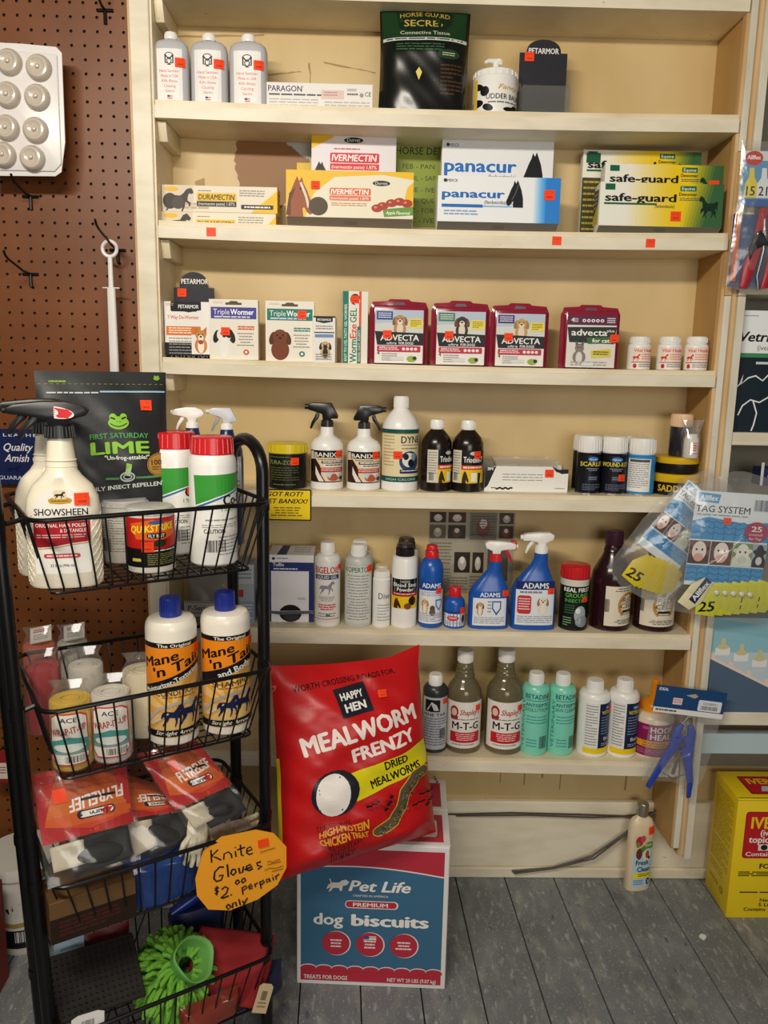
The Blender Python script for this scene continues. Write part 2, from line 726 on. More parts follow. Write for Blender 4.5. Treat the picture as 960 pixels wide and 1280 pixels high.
for k in range(-12, 13):
    xa = xs[1] + k * pit
    a = [(xa + 0.0016 + (y - yref) * skew, y) for y in (y0, y1)]
    b = [(xa + pit - 0.0016 + (y - yref) * skew, y) for y in (y0, y1)]
    mb.prism([a[0], b[0], b[1], a[1]], 'z', -0.02, 0.0, fm)
mb.box(-1.9, 2.6, y0, y1, -0.03, -0.008, GAP)
struct(mb.build('floor'))

# back wall behind the shelving, with the board seams and drips low down
mb = MB()
mb.box(-0.02, 2.0, D + 0.004, D + 0.03, -0.01, 2.3, BACKP)
wb_ = struct(mb.build('wall_back'))
mb = MB()
mb.box(0.3, 1.9, D - 0.014, D + 0.004, 0.028, 0.205, LIPP, 0.002)
struct(mb.build('trim_1'))
mb = MB()
mb.box(0.3, 1.9, D - 0.022, D + 0.004, 0.0, 0.028, LIPP, 0.003)
struct(mb.build('baseboard_back'))
a = Art(0, 0, 100, 40)
for k, (x, y, l) in enumerate([(36, 1, 28), (44, 0, 30), (50, 2, 22), (56, 1, 33), (62, 3, 12), (78, 0, 34), (28, 0, 20)]):
    a.stroke([(x, y), (x + .3, y + l * .5), (x + .1, y + l)], 0.35 + 0.15 * (k % 3), '#a88d5c')
s = struct(a.build('wall_back_drips', Flat((0.5, D + 0.004, 0.21)), (0, 0, 0.75, 0.125), None))

# pegboard: a real perforated sheet with a backing board
PEG = noisy('brown_pegboard', '#7e481f', '#6a3915', 5, 0.42, 8, 0.12, (1, 1, 1), (0.35, 0.7), [('#552b0f', 3, 0.55, 0.75, (1, 1, 1))])
PEGD = mat('#2a160b', 0.8)
YP = 0.014
h0 = at(163.5, 281, YP)
P_ = 0.0254
mb = MB()
nx0, nz0, nz1 = 20, int(h0.z / P_) + 1, 24
R_ = 0.0032
for i in range(-nx0, 1):
    for j in range(-nz0, nz1):
        cx, cz = h0.x + i * P_, h0.z + j * P_
        if cz < 0.75 and i < -14:
            continue
        sq, oc, ob = [], [], []
        for k in range(8):
            an = math.pi / 4 * k
            c, s = math.cos(an), math.sin(an)
            q = P_ / 2 / max(abs(c), abs(s))
            sq.append(mb.bm.verts.new((cx + c * q, YP, cz + s * q)))
            oc.append(mb.bm.verts.new((cx + c * R_, YP, cz + s * R_)))
            ob.append(mb.bm.verts.new((cx + c * R_, YP + 0.005, cz + s * R_)))
        for k in range(8):
            l = (k + 1) % 8
            mb.face((sq[k], oc[k], oc[l], sq[l]), PEG)
            mb.face((oc[k], ob[k], ob[l], oc[l]), PEGD)
mb.box(-0.62, -0.02, YP + 0.006, YP + 0.02, 0, 2.2, PEGD)
struct(mb.build('wall_left', weld=True))

# built-in shelving unit
unit = thing('built_in_shelving', 'cream painted built-in wooden shelving unit of plank shelves full of animal care goods', 'shelving')
mb = MB()
mb.box(-0.042, -0.004, -0.004, 0.03, 0, 2.25, LIPP, 0.0015).box(-0.047, -0.042, 0.004, 0.03, 0, 2.25, BARE)
mb.build('left_stile', unit)
mb = MB()
mb.box(-0.018, 0.0, 0.002, D + 0.004, 0, 2.25, PAINT)
mb.build('left_side_panel', unit)
mb = MB()
mb.box(W, W + 0.016, 0.004, D + 0.004, 0.16, 2.25, SIDER).box(W - 0.003, W + 0.004, 0.003, 0.018, 0.39, 2.25, BARE)
mb.build('right_side_panel', unit)
z1a, z1b = at(920, 190, 0).z, at(905, 370, 0).z
mb = MB()
for (za, zb, m) in ((0.165, z1b, STILE), (z1b + .001, z1a, BARE), (z1a + .001, 2.25, STILE)):
    mb.box(W + 0.003, W + 0.0165, -0.004, 0.016, za, zb, m, 0.001)
mb.build('right_stile', unit)
mb = MB()
mb.box(W + 0.0168, W + 0.031, 0.004, D, 0.142, 2.25, BARE, 0.001)
mb.build('divider_board', unit)
mb = MB()
mb.box(W + 0.0312, W + 0.047, -0.004, 0.016, 0.137, z1b, STILE, 0.001).box(W + 0.0312, W + 0.047, -0.004, 0.016, z1b + .001, 2.25, STILE, 0.001)
mb.box(W + 0.033, W + 0.045, 0.016, D, 0.3, 2.25, SIDER)
mb.build('neighbouring_stile', unit)
for i in range(7):
    n = 12
    mb = MB()
    xa, xb = 0.0015, W - 0.0005
    lip = MB()
    for q in range(n):
        x0, x1 = xa + (xb - xa) * q / n, xa + (xb - xa) * (q + 1) / n
        vs = []
        for x in (x0, x1):
            zb = zl(i, x)
            vs.append([(x, 0.0014, zb + .0005), (x, 0.0014, zb + LIP), (x, D + .003, zb + LIP), (x, D + .003, zb + .0005)])
        A, B = [[mb.bm.verts.new(p) for p in v] for v in vs]
        for k in range(4):
            mb.face((A[k], A[(k + 1) % 4], B[(k + 1) % 4], B[k]), PAINT)
        vs = []
        for x in (x0, x1):
            zb = zl(i, x)
            vs.append([(x, -0.0025, zb), (x, -0.0025, zb + LIP - .0105), (x, 0.0012, zb + LIP - .0095), (x, 0.0012, zb)])
        A, B = [[lip.bm.verts.new(p) for p in v] for v in vs]
        for k in range(4):
            lip.face((A[k], A[(k + 1) % 4], B[(k + 1) % 4], B[k]), LIPP)
    sh = mb.build('shelf', unit, weld=True)
    lip.build('front_lip', sh, weld=True)
    mb = MB()
    zc = zl(i, 0.01)
    mb.prism([(0.016, zc - .001), (D, zc - .001), (D, zc - .036), (0.03, zc - .036)], 'x', 0.0005, 0.018, PAINT, 0.001)
    mb.build('cleat', sh)

# torn wallpaper on the back of the two upper compartments
rn = random.Random(3)


def rag(pts, amp, n=7):
    out = []
    for (a, b), (c, d) in zip(pts, pts[1:] + pts[:1]):
        for k in range(n):
            t = k / n
            out.append((a + (c - a) * t + rn.uniform(-amp, amp), b + (d - b) * t + rn.uniform(-amp, amp)))
    return out


def back_art(name, pts_px, col, amp=0.004, off=0.0006, lab=None):
    ps = [at(u, v, D) for u, v in pts_px]
    a = Art(0, 0, 1, 1)
    a.poly([(x, -z) for x, z in rag([(p.x, p.z) for p in ps], amp)], col)
    a.f = (0, -1, 1, 0)
    return a.build(name, Flat((0, D + 0.004, 0)), (0, 0, 1, 1), unit, off, label=lab)


back_art('wallpaper_tear', [(297, 168), (352, 172), (388, 178), (386, 230), (340, 268), (286, 266), (300, 230), (292, 200)], '#93693f', lab='bare brown patch where wallpaper is torn off')
back_art('wallpaper_scrap', [(352, 172), (392, 176), (388, 200), (372, 190)], '#b9bdb8', 0.003, 0.0009)
back_art('wallpaper_scrap', [(371, 203), (392, 203), (392, 222), (371, 222)], '#e8c63c', 0.0005, 0.0012)
for q in ([(335, 92), (375, 88), (377, 89), (335, 94)], [(385, 78), (388, 106), (389, 106), (387, 78)], [(405, 76), (470, 90), (469, 91), (405, 78)],
          [(215, 44), (330, 42), (330, 44), (215, 46)], [(243, 226), (255, 222), (256, 236), (245, 236)]):
    back_art('wallpaper_crack', q, '#a98a58', 0.0012)

# cables stapled along the back near the floor
for k, (pts, r) in enumerate(([[(560, 1018), (640, 1016), (720, 1018), (780, 1020), (822, 1015)], 0.0022], [[(570, 1020), (660, 1019), (740, 1022), (815, 1020)], 0.0017])):
    ps = [at(u, v, D - 0.019 - 0.003 * k) for u, v in pts]
    MBt = MB().tube(ps, r, mat('#4a3f33', 0.6), 6)
    tag(MBt.build('cable'), ['grey cable stapled along the back board under the lowest shelf', 'thin brown cable running just below the other one along the back board'][k], 'cable')
ps = [at(640, 1089, D - .028), at(690, 1085, D - .028), at(740, 1070, D - .03), at(775, 1046, D - .03), at(805, 1024, D - .03), at(826, 1012, D - .022)]
mb = MB().tube(ps, 0.003, mat('#57534c', 0.6), 6)
mb.tube([p + Vector((0.004, -0.005, 0.003 * ((k % 2) * 2 - 1))) for k, p in enumerate(ps)], 0.0022, mat('#4b463e', 0.6), 6)
tag(mb.build('cable'), 'grey twin cable trailing from floor up behind the tan shampoo bottle', 'cable')
ps = [at(818, 1012, D - .03), at(840, 1040, D - .02), at(852, 1062, D - .02), at(880, 1020, D - .012)]
tag(MB().tube([ps[0], ps[1], ps[2]], 0.002, mat('#4b463e', 0.6), 6).build('cable'), 'dark cable sagging right of the tan shampoo bottle towards the stiles', 'cable')

# chip of white paint on the floor
p = atz(879, 1172, 0)
mb = MB()

mb.prism([(p.x + .007 * math.cos(k * .9) * (1 + .4 * (k % 2)), p.y + .006 * math.sin(k * .9) * (1 + .3 * (k % 3))) for k in range(7)], 'z', 0.0, 0.003, mat('#f2f0ea'))
tag(mb.build('paint_chip'), 'small white paint chip lying on grey floor left of yellow box', 'scrap')

# right-hand bay (only its left edge is in view)
bay = thing('neighbouring_shelving', 'cream painted shelves of the next bay at the right edge of the photo', 'shelving', (0, 0, 0))
for (va, vb, u) in ((353, 368, 945), (541, 557, 945), (891, 907, 945)):
    zt, zb = at(u, va, 0).z, at(u, vb, 0).z
    mb = MB().box(W + 0.0475, 1.75, 0.0, D, zb, zt, LIPP, 0.0015)
    mb.build('shelf', bay)
mb = MB().box(W + 0.046, 1.75, D - 0.002, D + 0.0035, 0.30, 2.25, GREYB)
mb.build('back_panel', bay)
mb = MB().box(W + 0.05, 1.75, 0.03, 0.05, at(945, 960, 0).z + .02, at(945, 925, 0).z, mat('#b9cdd2', 0.6))
mb.build('light_blue_board', bay)

# ------------------------------------------------------------------ builders for goods
def spot(i, u0, u1, vt, vb, yf=0.012, dr=1.0):
    """where a thing seen between pixels u0..u1, top vt, foot near vb stands on shelf i, with its front yf behind the shelf edge"""
    vm = (vt + vb) / 2
    y, uc = yf + 0.03, (u0 + u1) / 2
    for _ in range(3):
        w = (at(u1, vm, y) - at(u0, vm, y)).length
        y = yf + w * dr / 2
    x = at(uc, vb, y).x
    z = zs(i, x)
    return Vector((x, y, z)), w, at(uc, vt, y).z - z


WHITE = plastic('#f3f1ec')
CREAMP = plastic('#efe8d6')
BLACK = plastic('#141416')
DKBR = mat('#1d130f', 0.22)
REDP = plastic('#d01f26')
BLUEP = plastic('#1d4fa8')
NAVYP = plastic('#1c2563')
GRN = '#1f8a5c'
ROUND = [(0, .93), (.012, 1), (.72, 1), (.77, .97), (.81, .86), (.835, .62), (.85, .42), (.88, .40)]


def bottle(nm, lab, cat, S, prof, m, caps=(), p=2.0, dr=1.0, group=None, rotz=0.0, n=36):
    loc, w, h = S
    t = thing(nm, lab, cat, loc, rotz, group)
    mb = MB().loft([(z * h, r * w / 2, r * w / 2 * dr, (q[0] if q else p)) for z, r, *q in prof], m, n)
    mb.build('body', t)
    for cn, z0, z1, r0, r1, cm in caps:
        a, b, ra, rb = z0 * h, z1 * h, r0 * w / 2, r1 * w / 2
        e = min((b - a) * .12, .0015)
        c = MB().loft([(a, ra * .97, ra * .97, 2), (a + e, ra, ra, 2), (b - e, rb, rb, 2), (b, rb * .93, rb * .93, 2)], cm, 32)
        k = 22
        if b - a > .006:
            for j in range(k):
                an = 2 * math.pi * j / k
                r = ra * .995
                c.tube([(r * math.cos(an), r * math.sin(an), a + e * 2), (rb * .995 * math.cos(an), rb * .995 * math.sin(an), b - e * 2)], max(.0003, ra * .035), cm, 4)
        c.build(cn, t)
    return t


def box_thing(nm, lab, cat, loc, w, d, h, m, rotz=0.0, group=None, bev=0.0008, tilt=0.0):
    t = thing(nm, lab, cat, loc, rotz, group)
    MB().box(-w / 2, w / 2, -d / 2, d / 2, 0, h, m, bev).build('carton', t)
    if tilt:
        t.rotation_euler = (tilt, 0, rotz)
    return t, Flat((0, -d / 2, 0))


def sprayer(par, z, sc, m, mtrig, face=-1, style=0, mcol=None, yaw=0.0, vs=1.0):
    """trigger spray top, nozzle pointing to face (-1 left, 1 right); sc about the length of the head"""
    mcol = mcol or m
    R = Matrix.Rotation(yaw, 4, 'Z')

    def fin(mb, nm):
        for v in mb.bm.verts:
            v.co.z = z + (v.co.z - z) * vs
        bmesh.ops.transform(mb.bm, matrix=R, verts=mb.bm.verts[:])
        return mb.build(nm, par)
    c = MB().loft([(z, .2 * sc, .2 * sc, 2), (z + .005 * sc, .21 * sc, .21 * sc, 2), (z + .26 * sc, .19 * sc, .19 * sc, 2), (z + .28 * sc, .15 * sc, .15 * sc, 2)], mcol, 28)
    for j in range(24):
        a = 2 * math.pi * j / 24
        c.tube([(.207 * sc * math.cos(a), .207 * sc * math.sin(a), z + .02 * sc), (.19 * sc * math.cos(a), .19 * sc * math.sin(a), z + .24 * sc)], .008 * sc, mcol, 4)
    fin(c, 'collar')
    z0 = z + .26 * sc
    if style == 0:      # squared head: long flat top, sloping back
        pr = [(.62, .34), (.60, .52), (.44, .56), (-.14, .56), (-.36, .14), (-.34, .06), (-.12, .06), (-.12, 0), (.14, 0), (.16, .2), (.4, .28)]
        hw = .13
    elif style == 1:    # rounded duck-bill head
        pr = [(.66, .24), (.68, .36), (.56, .44), (.2, .5), (-.1, .5), (-.34, .42), (-.42, .3), (-.36, .2), (-.16, .12), (-.13, 0), (.13, 0), (.17, .14), (.4, .2)]
        hw = .15
    else:               # low wide head
        pr = [(.64, .16), (.66, .34), (.5, .4), (.1, .44), (-.26, .44), (-.4, .36), (-.36, .2), (-.14, .1), (-.13, 0), (.13, 0), (.16, .12), (.4, .16)]
        hw = .14
    h = MB()
    h.prism([(face * a * sc, z0 + b * sc) for a, b in pr], 'y', -hw * sc, hw * sc, m, .03 * sc)
    nx = face * .66 * sc
    zc = z0 + (.43 if style == 0 else .33 if style == 1 else .26) * sc
    h.tube([(nx - face * .05 * sc, 0, zc), (nx + face * .06 * sc, 0, zc)], .085 * sc, m, 12)
    fin(h, 'spray_head')
    tr = MB()
    tp = [(.36, .26), (.40, .12), (.50, -.05), (.56, -.26), (.50, -.28), (.40, -.08), (.28, .06), (.24, .2)]
    tr.prism([(face * a * sc, z0 + b * sc) for a, b in tp], 'y', -.07 * sc, .07 * sc, mtrig, .02 * sc)
    fin(tr, 'trigger')


def bag_surface(w, h, th, base=0.0, lean=0.0, wob=0.004, seed=0, top=0.25, sag=0.0):
    """front and back of a filled pouch, s from -w/2..w/2, t 0..h, y front negative"""
    def bulge(s, t):
        u, v = min(1, abs(2 * s / w)), min(1, max(0, t / h))
        e = (1 - u ** 3.2) ** 0.6
        v2 = (min(1, v / .12) ** .6 if base == 0 else 1) * (1 - max(0, (v - (1 - top)) / top) ** 1.3 if v > 1 - top else 1)
        return th / 2 * e * max(0.0, v2)

    def wr(s, t):
        return wob * (math.sin(s * 61 + t * 37 + seed) * .5 + math.sin(t * 83 - s * 29 + seed * 2) * .35 + math.sin((s + t) * 140 + seed) * .18)

    def front(s, t):
        return Vector((s * (1 - .03 * math.sin(math.pi * min(1, max(0, t / h)))), -bulge(s, t) - wr(s, t) * min(1, bulge(s, t) / (th * .2 + 1e-6)) + lean * t, t))

    def back(s, t):
        return Vector((s * (1 - .03 * math.sin(math.pi * min(1, max(0, t / h)))), bulge(s, t) * .8 + lean * t, t))
    return front, back


def pouch(par, name, w, h, th, m, base=0, lean=0, wob=0.004, seed=0, top=.25, nu=28, nv=36):
    f, b = bag_surface(w, h, th, base, lean, wob, seed, top)
    mb = MB()
    mb.grid(lambda i, j: f((i - .5) * w, j * h), nu, nv, m)
    mb.grid(lambda i, j: b((.5 - i) * w, j * h), nu, nv, m)
    mb.build(name, par, weld=True)
    return Func(f, flip=1)


# ------------------------------------------------------------------ top shelf (board 1)
FROST = mat('#d9d9de', 0.35, 0, 0.25)
for k, (u0, u1, vt, vb, tx) in enumerate([(194, 238, 42, 130, 'leftmost of the three, against the left side panel'), (240, 286, 44, 131, 'middle of the three in front'),
                                          (288, 335, 45, 132, 'rightmost of the three, beside the long flat white box')]):
    S = spot(1, u0, u1, vt, vb, .014, .62)
    t = bottle('sanitizer_bottle', 'clear oval hand sanitizer bottle, ' + tx, 'bottle', S,
               [(0, .95), (.015, 1), (.76, 1), (.83, .93), (.87, .75), (.90, .42), (.92, .36)], FROST, [('cap', .9, 1.0, .36, .35, WHITE)], 2.8, .62, 'hand sanitizer bottles on the top shelf')
    w, h = S[1], S[2]
    sf = Round(w / 2, w * .31, 2.8)
    a = Art(0, 0, 40, 72, '#f4f2ee')
    a.ring(20, 12, 8, 7, 1.2, '#26262a', 200, 340).stroke([(14, 9), (14, 20), (17, 20)], 2, '#1d1d20').stroke([(26, 9), (26, 20), (23, 20)], 2, '#1d1d20')
    a.stroke([(14, 9), (20, 15), (26, 9)], 2, '#1d1d20').ring(20, 17, 4, 5, 1.4, '#1d1d20').r(17, 22, 23, 23, '#1d1d20')
    for q, (tx2, ww) in enumerate([('Hand Sanitizer', 31), ('Made in USA', 27), ('Kills Illness', 24), ('Causing', 18), ('Germs', 14)]):
        a.t(tx2, 20, 33 + q * 7, 4.2, '#e0625c', ww)
    a.r(16, 65, 24, 71, '#f2d9d5').r(16, 65, 20, 68, '#3d4a8c').r(20, 66, 24, 67, '#c8403c').r(16, 69, 24, 70, '#c8403c')
    a.build('label', sf, (-w * .36, h * .03, w * .36, h * .74), t)
    sticker(sf, w * .3, h * .55, .019, t)
S = spot(1, 206, 236, 48, 128, .085, .62)
t = bottle('sanitizer_bottle', 'clear sanitizer bottle hidden behind the leftmost one, only its white cap peeping out', 'bottle', S,
           [(0, .95), (.015, 1), (.78, 1), (.86, .9), (.9, .5), (.92, .36)], FROST, [('cap', .9, 1.0, .36, .35, WHITE)], 2.8, .62, 'hand sanitizer bottles on the top shelf')

S = spot(1, 334, 466, 106, 136, .02, .1)
loc, w, h = S
t, sf = box_thing('syringe_carton', 'long flat white carton with dark blue capitals, lying right of the sanitizer bottles', 'box', loc + Vector((0, .02, 0)), w, .06, h, card('#eeebe6'))
sf = Flat((0, -.03, 0))
a = Art(0, 0, 132, 30)
a.t('PARAGON', 2, 10.5, 7, '#2a2a66', 42, 'L', .02).t("'", 45, 9, 5, '#2a2a66').fp(3, 13, 70, 17, 1, '#5a5a60', .5).fp(3, 19, 64, 29, 3, '#b8b4ae', .35, 3)
a.r(68, 8, 96, 18, '#e4c9c0').fp(71, 10, 88, 16, 2, '#b98a80').fp(100, 6, 112, 9, 2, '#777').e(118, 13, 2.5, 2.5, '#999').t('CE', 126, 14, 5, '#3a3a40').fp(100, 11, 114, 16, 1, '#777').fp(72, 21, 128, 28, 2, '#c2beb6')
a.build('front_print', sf, (-w / 2, 0, w / 2, h), t)

# black and green supplement pouch
S = spot(1, 472, 585, 10, 139, .016, .3)
loc, w, h = S
t = thing('supplement_pouch', 'large glossy black feed pouch with green band across its top, on top shelf', 'pouch', loc)
sf = pouch(t, 'pouch_body', w, h, .075, mat('#121411', 0.24), base=1, wob=.0022, seed=2, top=.45)
a = Art(0, 0, 113, 129)
a.poly([(2, 3), (109, 3), (107, 42), (4, 42)], '#1c3a20').poly([(20, 8), (92, 8), (88, 30), (56, 36), (24, 30)], '#17281a')
a.t('HORSE GUARD', 56, 16, 6, '#b59a45', 62, b=.01, arc=3).t('SECRET', 56, 27, 9, '#c0a54e', 52, b=.02)
a.t('Connective Tissue', 56, 38, 5, '#d8d4c4', 62)
a.poly([(4, 42), (109, 42), (109, 46), (4, 46)], '#c9cfc4').fp(8, 43, 104, 46, 1, '#26342a', .5)
a.fp(20, 50, 80, 60, 3, '#3d6a48', .4, 5).e(86, 62, 14, 6, '#28402c').fp(78, 60, 94, 65, 2, '#c7cf9a', .4)
a.poly([(49, 78), (53, 84), (49, 94), (45, 84)], '#e6d774').fp(76, 74, 104, 112, 8, '#4b3526', .5, 8)
a.build('front_print', sf, (-w / 2, 0, w / 2, h), t, .0006, rough=.3)

# white pump jar
S = spot(1, 590, 645, 75, 140, .02)
t = bottle('pump_jar', 'white round jar with white pump top and black cow patches, on top shelf', 'jar', S, [(0, .95), (.02, 1), (.62, 1), (.66, .97)], WHITE,
           [('lid', .64, .77, 1.0, .97, WHITE), ('pump_collar', .77, .86, .30, .26, WHITE), ('pump_stem', .86, .95, .12, .12, WHITE)])
w, h = S[1], S[2]
MB().tube([(.012, 0, h * .955), (-.002, 0, h * .975), (-.016, -.004, h * .97), (-.024, -.006, h * .93)], [.006, .0055, .004, .003], WHITE, 10).tube(
    [(.006, 0, h * .955), (.006, 0, h)], .0075, WHITE, 14).build('pump_spout', t)
sf = Round(w / 2)
a = Art(0, 0, 60, 42)
a.e(8, 10, 7, 4, '#17151a', 20).e(6, 30, 9, 5, '#17151a').e(20, 36, 6, 4, '#17151a', 30).e(16, 16, 5, 6, '#17151a').e(52, 36, 6, 4, '#17151a').r(0, 0, 7, 42, '#e8c548')
a.e(44, 38, 8, 3, '#17151a').t('Fancy', 42, 14, 6, '#c9a23c', 24, sh=.3, b=.01).t('UDDER BALM', 38, 26, 6.5, '#222', 40, b=.01).fp(20, 29, 56, 33, 1, '#777')
a.build('label', sf, (-w * .66, h * .04, w * .66, h * .6), t)

# empty black display stand with a rounded head
def header_stand(par, w, h, d, hh, art, reg):
    """tall back card with a semicircular top"""
    pts = [(-w / 2, 0), (w / 2, 0), (w / 2, hh), (w * .36, hh)]
    for k in range(1, 16):
        an = math.pi * k / 16
        pts.append((w * .36 * math.cos(an), hh + (h - hh) * math.sin(an) ** .8))
    pts += [(-w * .36, hh), (-w / 2, hh)]
    MB().prism(pts, 'y', d - .003, d, card('#1f2029'), 0).build('header_card', par)


S = spot(1, 648, 708, 45, 140, .03, .5)
loc, w, h = S
t = thing('display_stand', 'empty black cardboard display stand with a rounded head, on the top shelf', 'display stand', loc)
header_stand(t, w, h, .02, h * .84, None, None)
sf = Flat((0, .017, 0))
a = Art(0, 0, 60, 95).t('PETARMOR', 30, 16, 6.5, '#f2f0ea', 38, b=.03)
a.build('header_print', sf, (-w / 2, 0, w / 2, h), t)
sticker(sf, -w * .3, h * .79, .019, t)
CLEAR = film('clear_plastic', gloss=.16, rough=.05)
mb = MB()
mb.box(-w / 2, w / 2, -.028, .017, 0, .003, card('#1f2029')).box(-w / 2 + .001, w / 2 - .001, -.0285, -.028, .003, h * .36, CLEAR)
for s in (-1, 1):
    mb.prism([(-.028, 0.003), (.017, .003), (.017, h * .5), (-.028, h * .33)], 'x', s * w / 2 - .0006, s * w / 2 + .0006, CLEAR)
mb.build('tray', t)

# ------------------------------------------------------------------ second shelf (board 2)
S = spot(2, 201, 347, 232, 280, .012, .2)
loc, w, h = S
DURA = []
for k in range(2):
    hh = h * [.33, .66][k]
    tx = ['lower one under its twin', 'upper one lying on its twin'][k]
    t, sf = box_thing('paste_carton', 'slim white and yellow carton with dark horse, ' + tx, 'box',
                      loc + Vector((.003 * (1 - k) * -1 + .002, .025, k * (h * .33 + .0003))), w * .985, .05, hh, card('#efe6d2'), 0, 'slim horse paste cartons')
    sf = Flat((0, -.025, 0))
    a = Art(0, 0, 146, 33)
    if k == 0:
        a = Art(0, 0, 146, 16)
        a.r(0, 0, 40, 16, '#e0d2bb').poly([(6, 16), (14, 11), (24, 10), (28, 4), (33, 2), (38, 8), (36, 11), (32, 10), (30, 16)], '#3a3330').e(12, 5, 9, 3, '#e9bf2e').r(44, 9, 94, 16, '#f1c21b').t('DURAMECTIN', 69, 15.6, 5, '#1c1a18', 46, b=.03, sh=.15)
        a.fp(46, 5, 62, 7, 1, '#777').fp(98, 5, 130, 14, 3, '#8a8580', .35).poly([(146, 3), (146, 16), (134, 16)], '#f1c21b')
        a.build('front_print', sf, (-w * .4925, 0, w * .4925, hh), t)
        a = Art(0, 0, 10, 10, '#f1c21b').fp(2, 2, 8, 9, 4, '#555')
        a.build('end_print', Flat((w * .4925, 0, 0), (0, 1, 0)), (-.025, 0, .025, hh), t)
        continue
    a.r(0, 0, 40, 31, '#e0d2bb').fp(2, 22, 60, 31, 2, '#c7b394', .6)
    shape(a, HORSE_RUN, 2, 3, 38, 30, '#3a3330').e(10, 20, 9, 10, '#3a3330').e(20, 22, 8, 8, '#4b423d')
    a.e(12, 5, 9, 3, '#e9bf2e').r(44, 9, 94, 19, '#f1c21b').t('DURAMECTIN', 69, 17.5, 7, '#1c1a18', 46, b=.03, sh=.15)
    a.r(44, 19.5, 94, 26, '#1c1a18').t('(ivermectin paste) 1.87%', 69, 24.5, 4, '#f4f0e6', 46)
    a.fp(46, 6, 62, 8, 1, '#777').fp(98, 5, 130, 14, 3, '#8a8580', .35).poly([(146, 5), (146, 33), (112, 33)], '#f1c21b').rr(100, 23, 141, 28.5, 1, '#1c1a18').fp(104, 24.8, 137, 27, 1, '#eee', .9)
    a.build('front_print', sf, (-w * .4925, 0, w * .4925, hh), t)
    a = Art(0, 0, 10, 10, '#f1c21b').fp(2, 2, 8, 9, 4, '#555')
    a.build('end_print', Flat((w * .4925, 0, 0), (0, 1, 0)), (-.025, 0, .025, hh), t)


def display_box(nm, lab, i, u0, u1, vt, vb, yf, d, col, lowcol, lift, tilt, group, dy=0.0):
    """display carton standing a little proud, its lower front edge turned under and back"""
    loc, w, h = spot(i, u0, u1, vt, vb, yf, .1)
    t = thing(nm, lab, 'box', Vector((loc.x, yf, loc.z)), 0, group)
    hl = h * lift
    mb = MB()
    mb.prism([(0.0, hl), (.012 + d * .25, 0), (d, 0), (d + tilt, h * .96), (tilt * .6, h)], 'x', -w / 2, w / 2, card(col), .0008)
    mb.build('carton', t)
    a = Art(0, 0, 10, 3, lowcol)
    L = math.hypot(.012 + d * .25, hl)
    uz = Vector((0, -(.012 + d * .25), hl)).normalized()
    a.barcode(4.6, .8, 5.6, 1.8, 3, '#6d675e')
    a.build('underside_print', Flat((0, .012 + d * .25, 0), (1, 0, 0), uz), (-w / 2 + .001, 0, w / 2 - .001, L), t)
    uz = Vector((0, tilt * .6, h - hl)).normalized()
    return t, Flat((0, 0, hl), (1, 0, 0), uz), w, (h - hl)


# white/yellow/red paste cartons
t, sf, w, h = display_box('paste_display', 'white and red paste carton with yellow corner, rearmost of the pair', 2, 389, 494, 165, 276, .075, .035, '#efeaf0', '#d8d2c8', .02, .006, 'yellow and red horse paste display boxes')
a = Art(0, 0, 105, 112)
a.poly([(0, 0), (32, 0), (22, 14), (0, 60)], '#f0c32a').poly([(0, 20), (26, 8), (24, 60), (0, 60)], '#ece6ee')
a.e(52, 10, 12, 3.2, '#2a2a2a').t('Durvet', 52, 11.5, 4, '#f0f0f0', 16)
a.rr(23, 24, 84, 35, 2, '#d8333e').t('IVERMECTIN', 53, 33, 7.5, '#fff', 56, b=.03, sh=.12).rr(23, 36, 84, 43, 1, '#d8333e').t('(ivermectin paste) 1.87%', 53, 41.5, 4, '#ffe', 56)
a.fp(26, 46, 80, 49, 1, '#c05058', .8).fp(28, 19, 60, 22, 1, '#c05058')
shape(a, HORSE_HEAD, 2, 34, 22, 26, '#2c211c').r(0, 52, 105, 112, '#ece2c8')
a.build('front_print', sf, (-w / 2, 0, w / 2, h), t)
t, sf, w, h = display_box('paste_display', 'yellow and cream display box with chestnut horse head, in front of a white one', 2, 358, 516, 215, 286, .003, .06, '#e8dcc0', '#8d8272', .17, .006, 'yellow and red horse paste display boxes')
a = Art(0, 0, 158, 60)
a.r(0, 0, 158, 60, '#f0e8d0').poly([(0, 0), (158, 0), (158, 10), (120, 4), (60, 8), (34, 30), (24, 60), (0, 60)], '#f3c32b')
a.poly([(158, 12), (158, 50), (146, 40), (150, 20)], '#f3c32b')
shape(a, HORSE_HEAD, 2, 8, 34, 52, '#9c4f24').stroke([(18, 16), (25, 34), (28, 48)], 3, '#e5d9c6').e(40, 46, 12, 12, '#4a3a24').e(18, 24, 1.5, 1.5, '#1a1008').poly([(12, 22), (6, 40), (6, 58), (0, 58), (4, 30)], '#5a2c14')
a.e(118, 15, 11, 3.5, '#2a2a2a').t('Durvet', 118, 16.8, 4, '#eee', 15)
a.rr(54, 22, 105, 31, 2, '#e46a3c').t('IVERMECTIN', 79, 30, 6.8, '#fff', 47, b=.03, sh=.12).rr(54, 32, 105, 38, 1, '#e4744a').t('(ivermectin paste) 1.87%', 79, 36.8, 3.6, '#fff', 47)
a.fp(56, 41, 100, 46, 2, '#d0905c').poly([(120, 48), (158, 44), (158, 55), (122, 58)], '#6a9a3a').t('Apple Flavored', 139, 54.5, 4.4, '#fff', 30, sh=.2, b=.01)
for x, y in ((120, 44), (131, 40), (141, 38), (113, 47), (150, 40)):
    a.e(x, y, 7, 5, '#b23a2a').e(x - 2, y - 1, 2, 1.5, '#e08a70')
a.build('front_print', sf, (-w / 2, 0, w / 2, h), t)
sticker(sf, -w * .27, h * .68, .017, t)

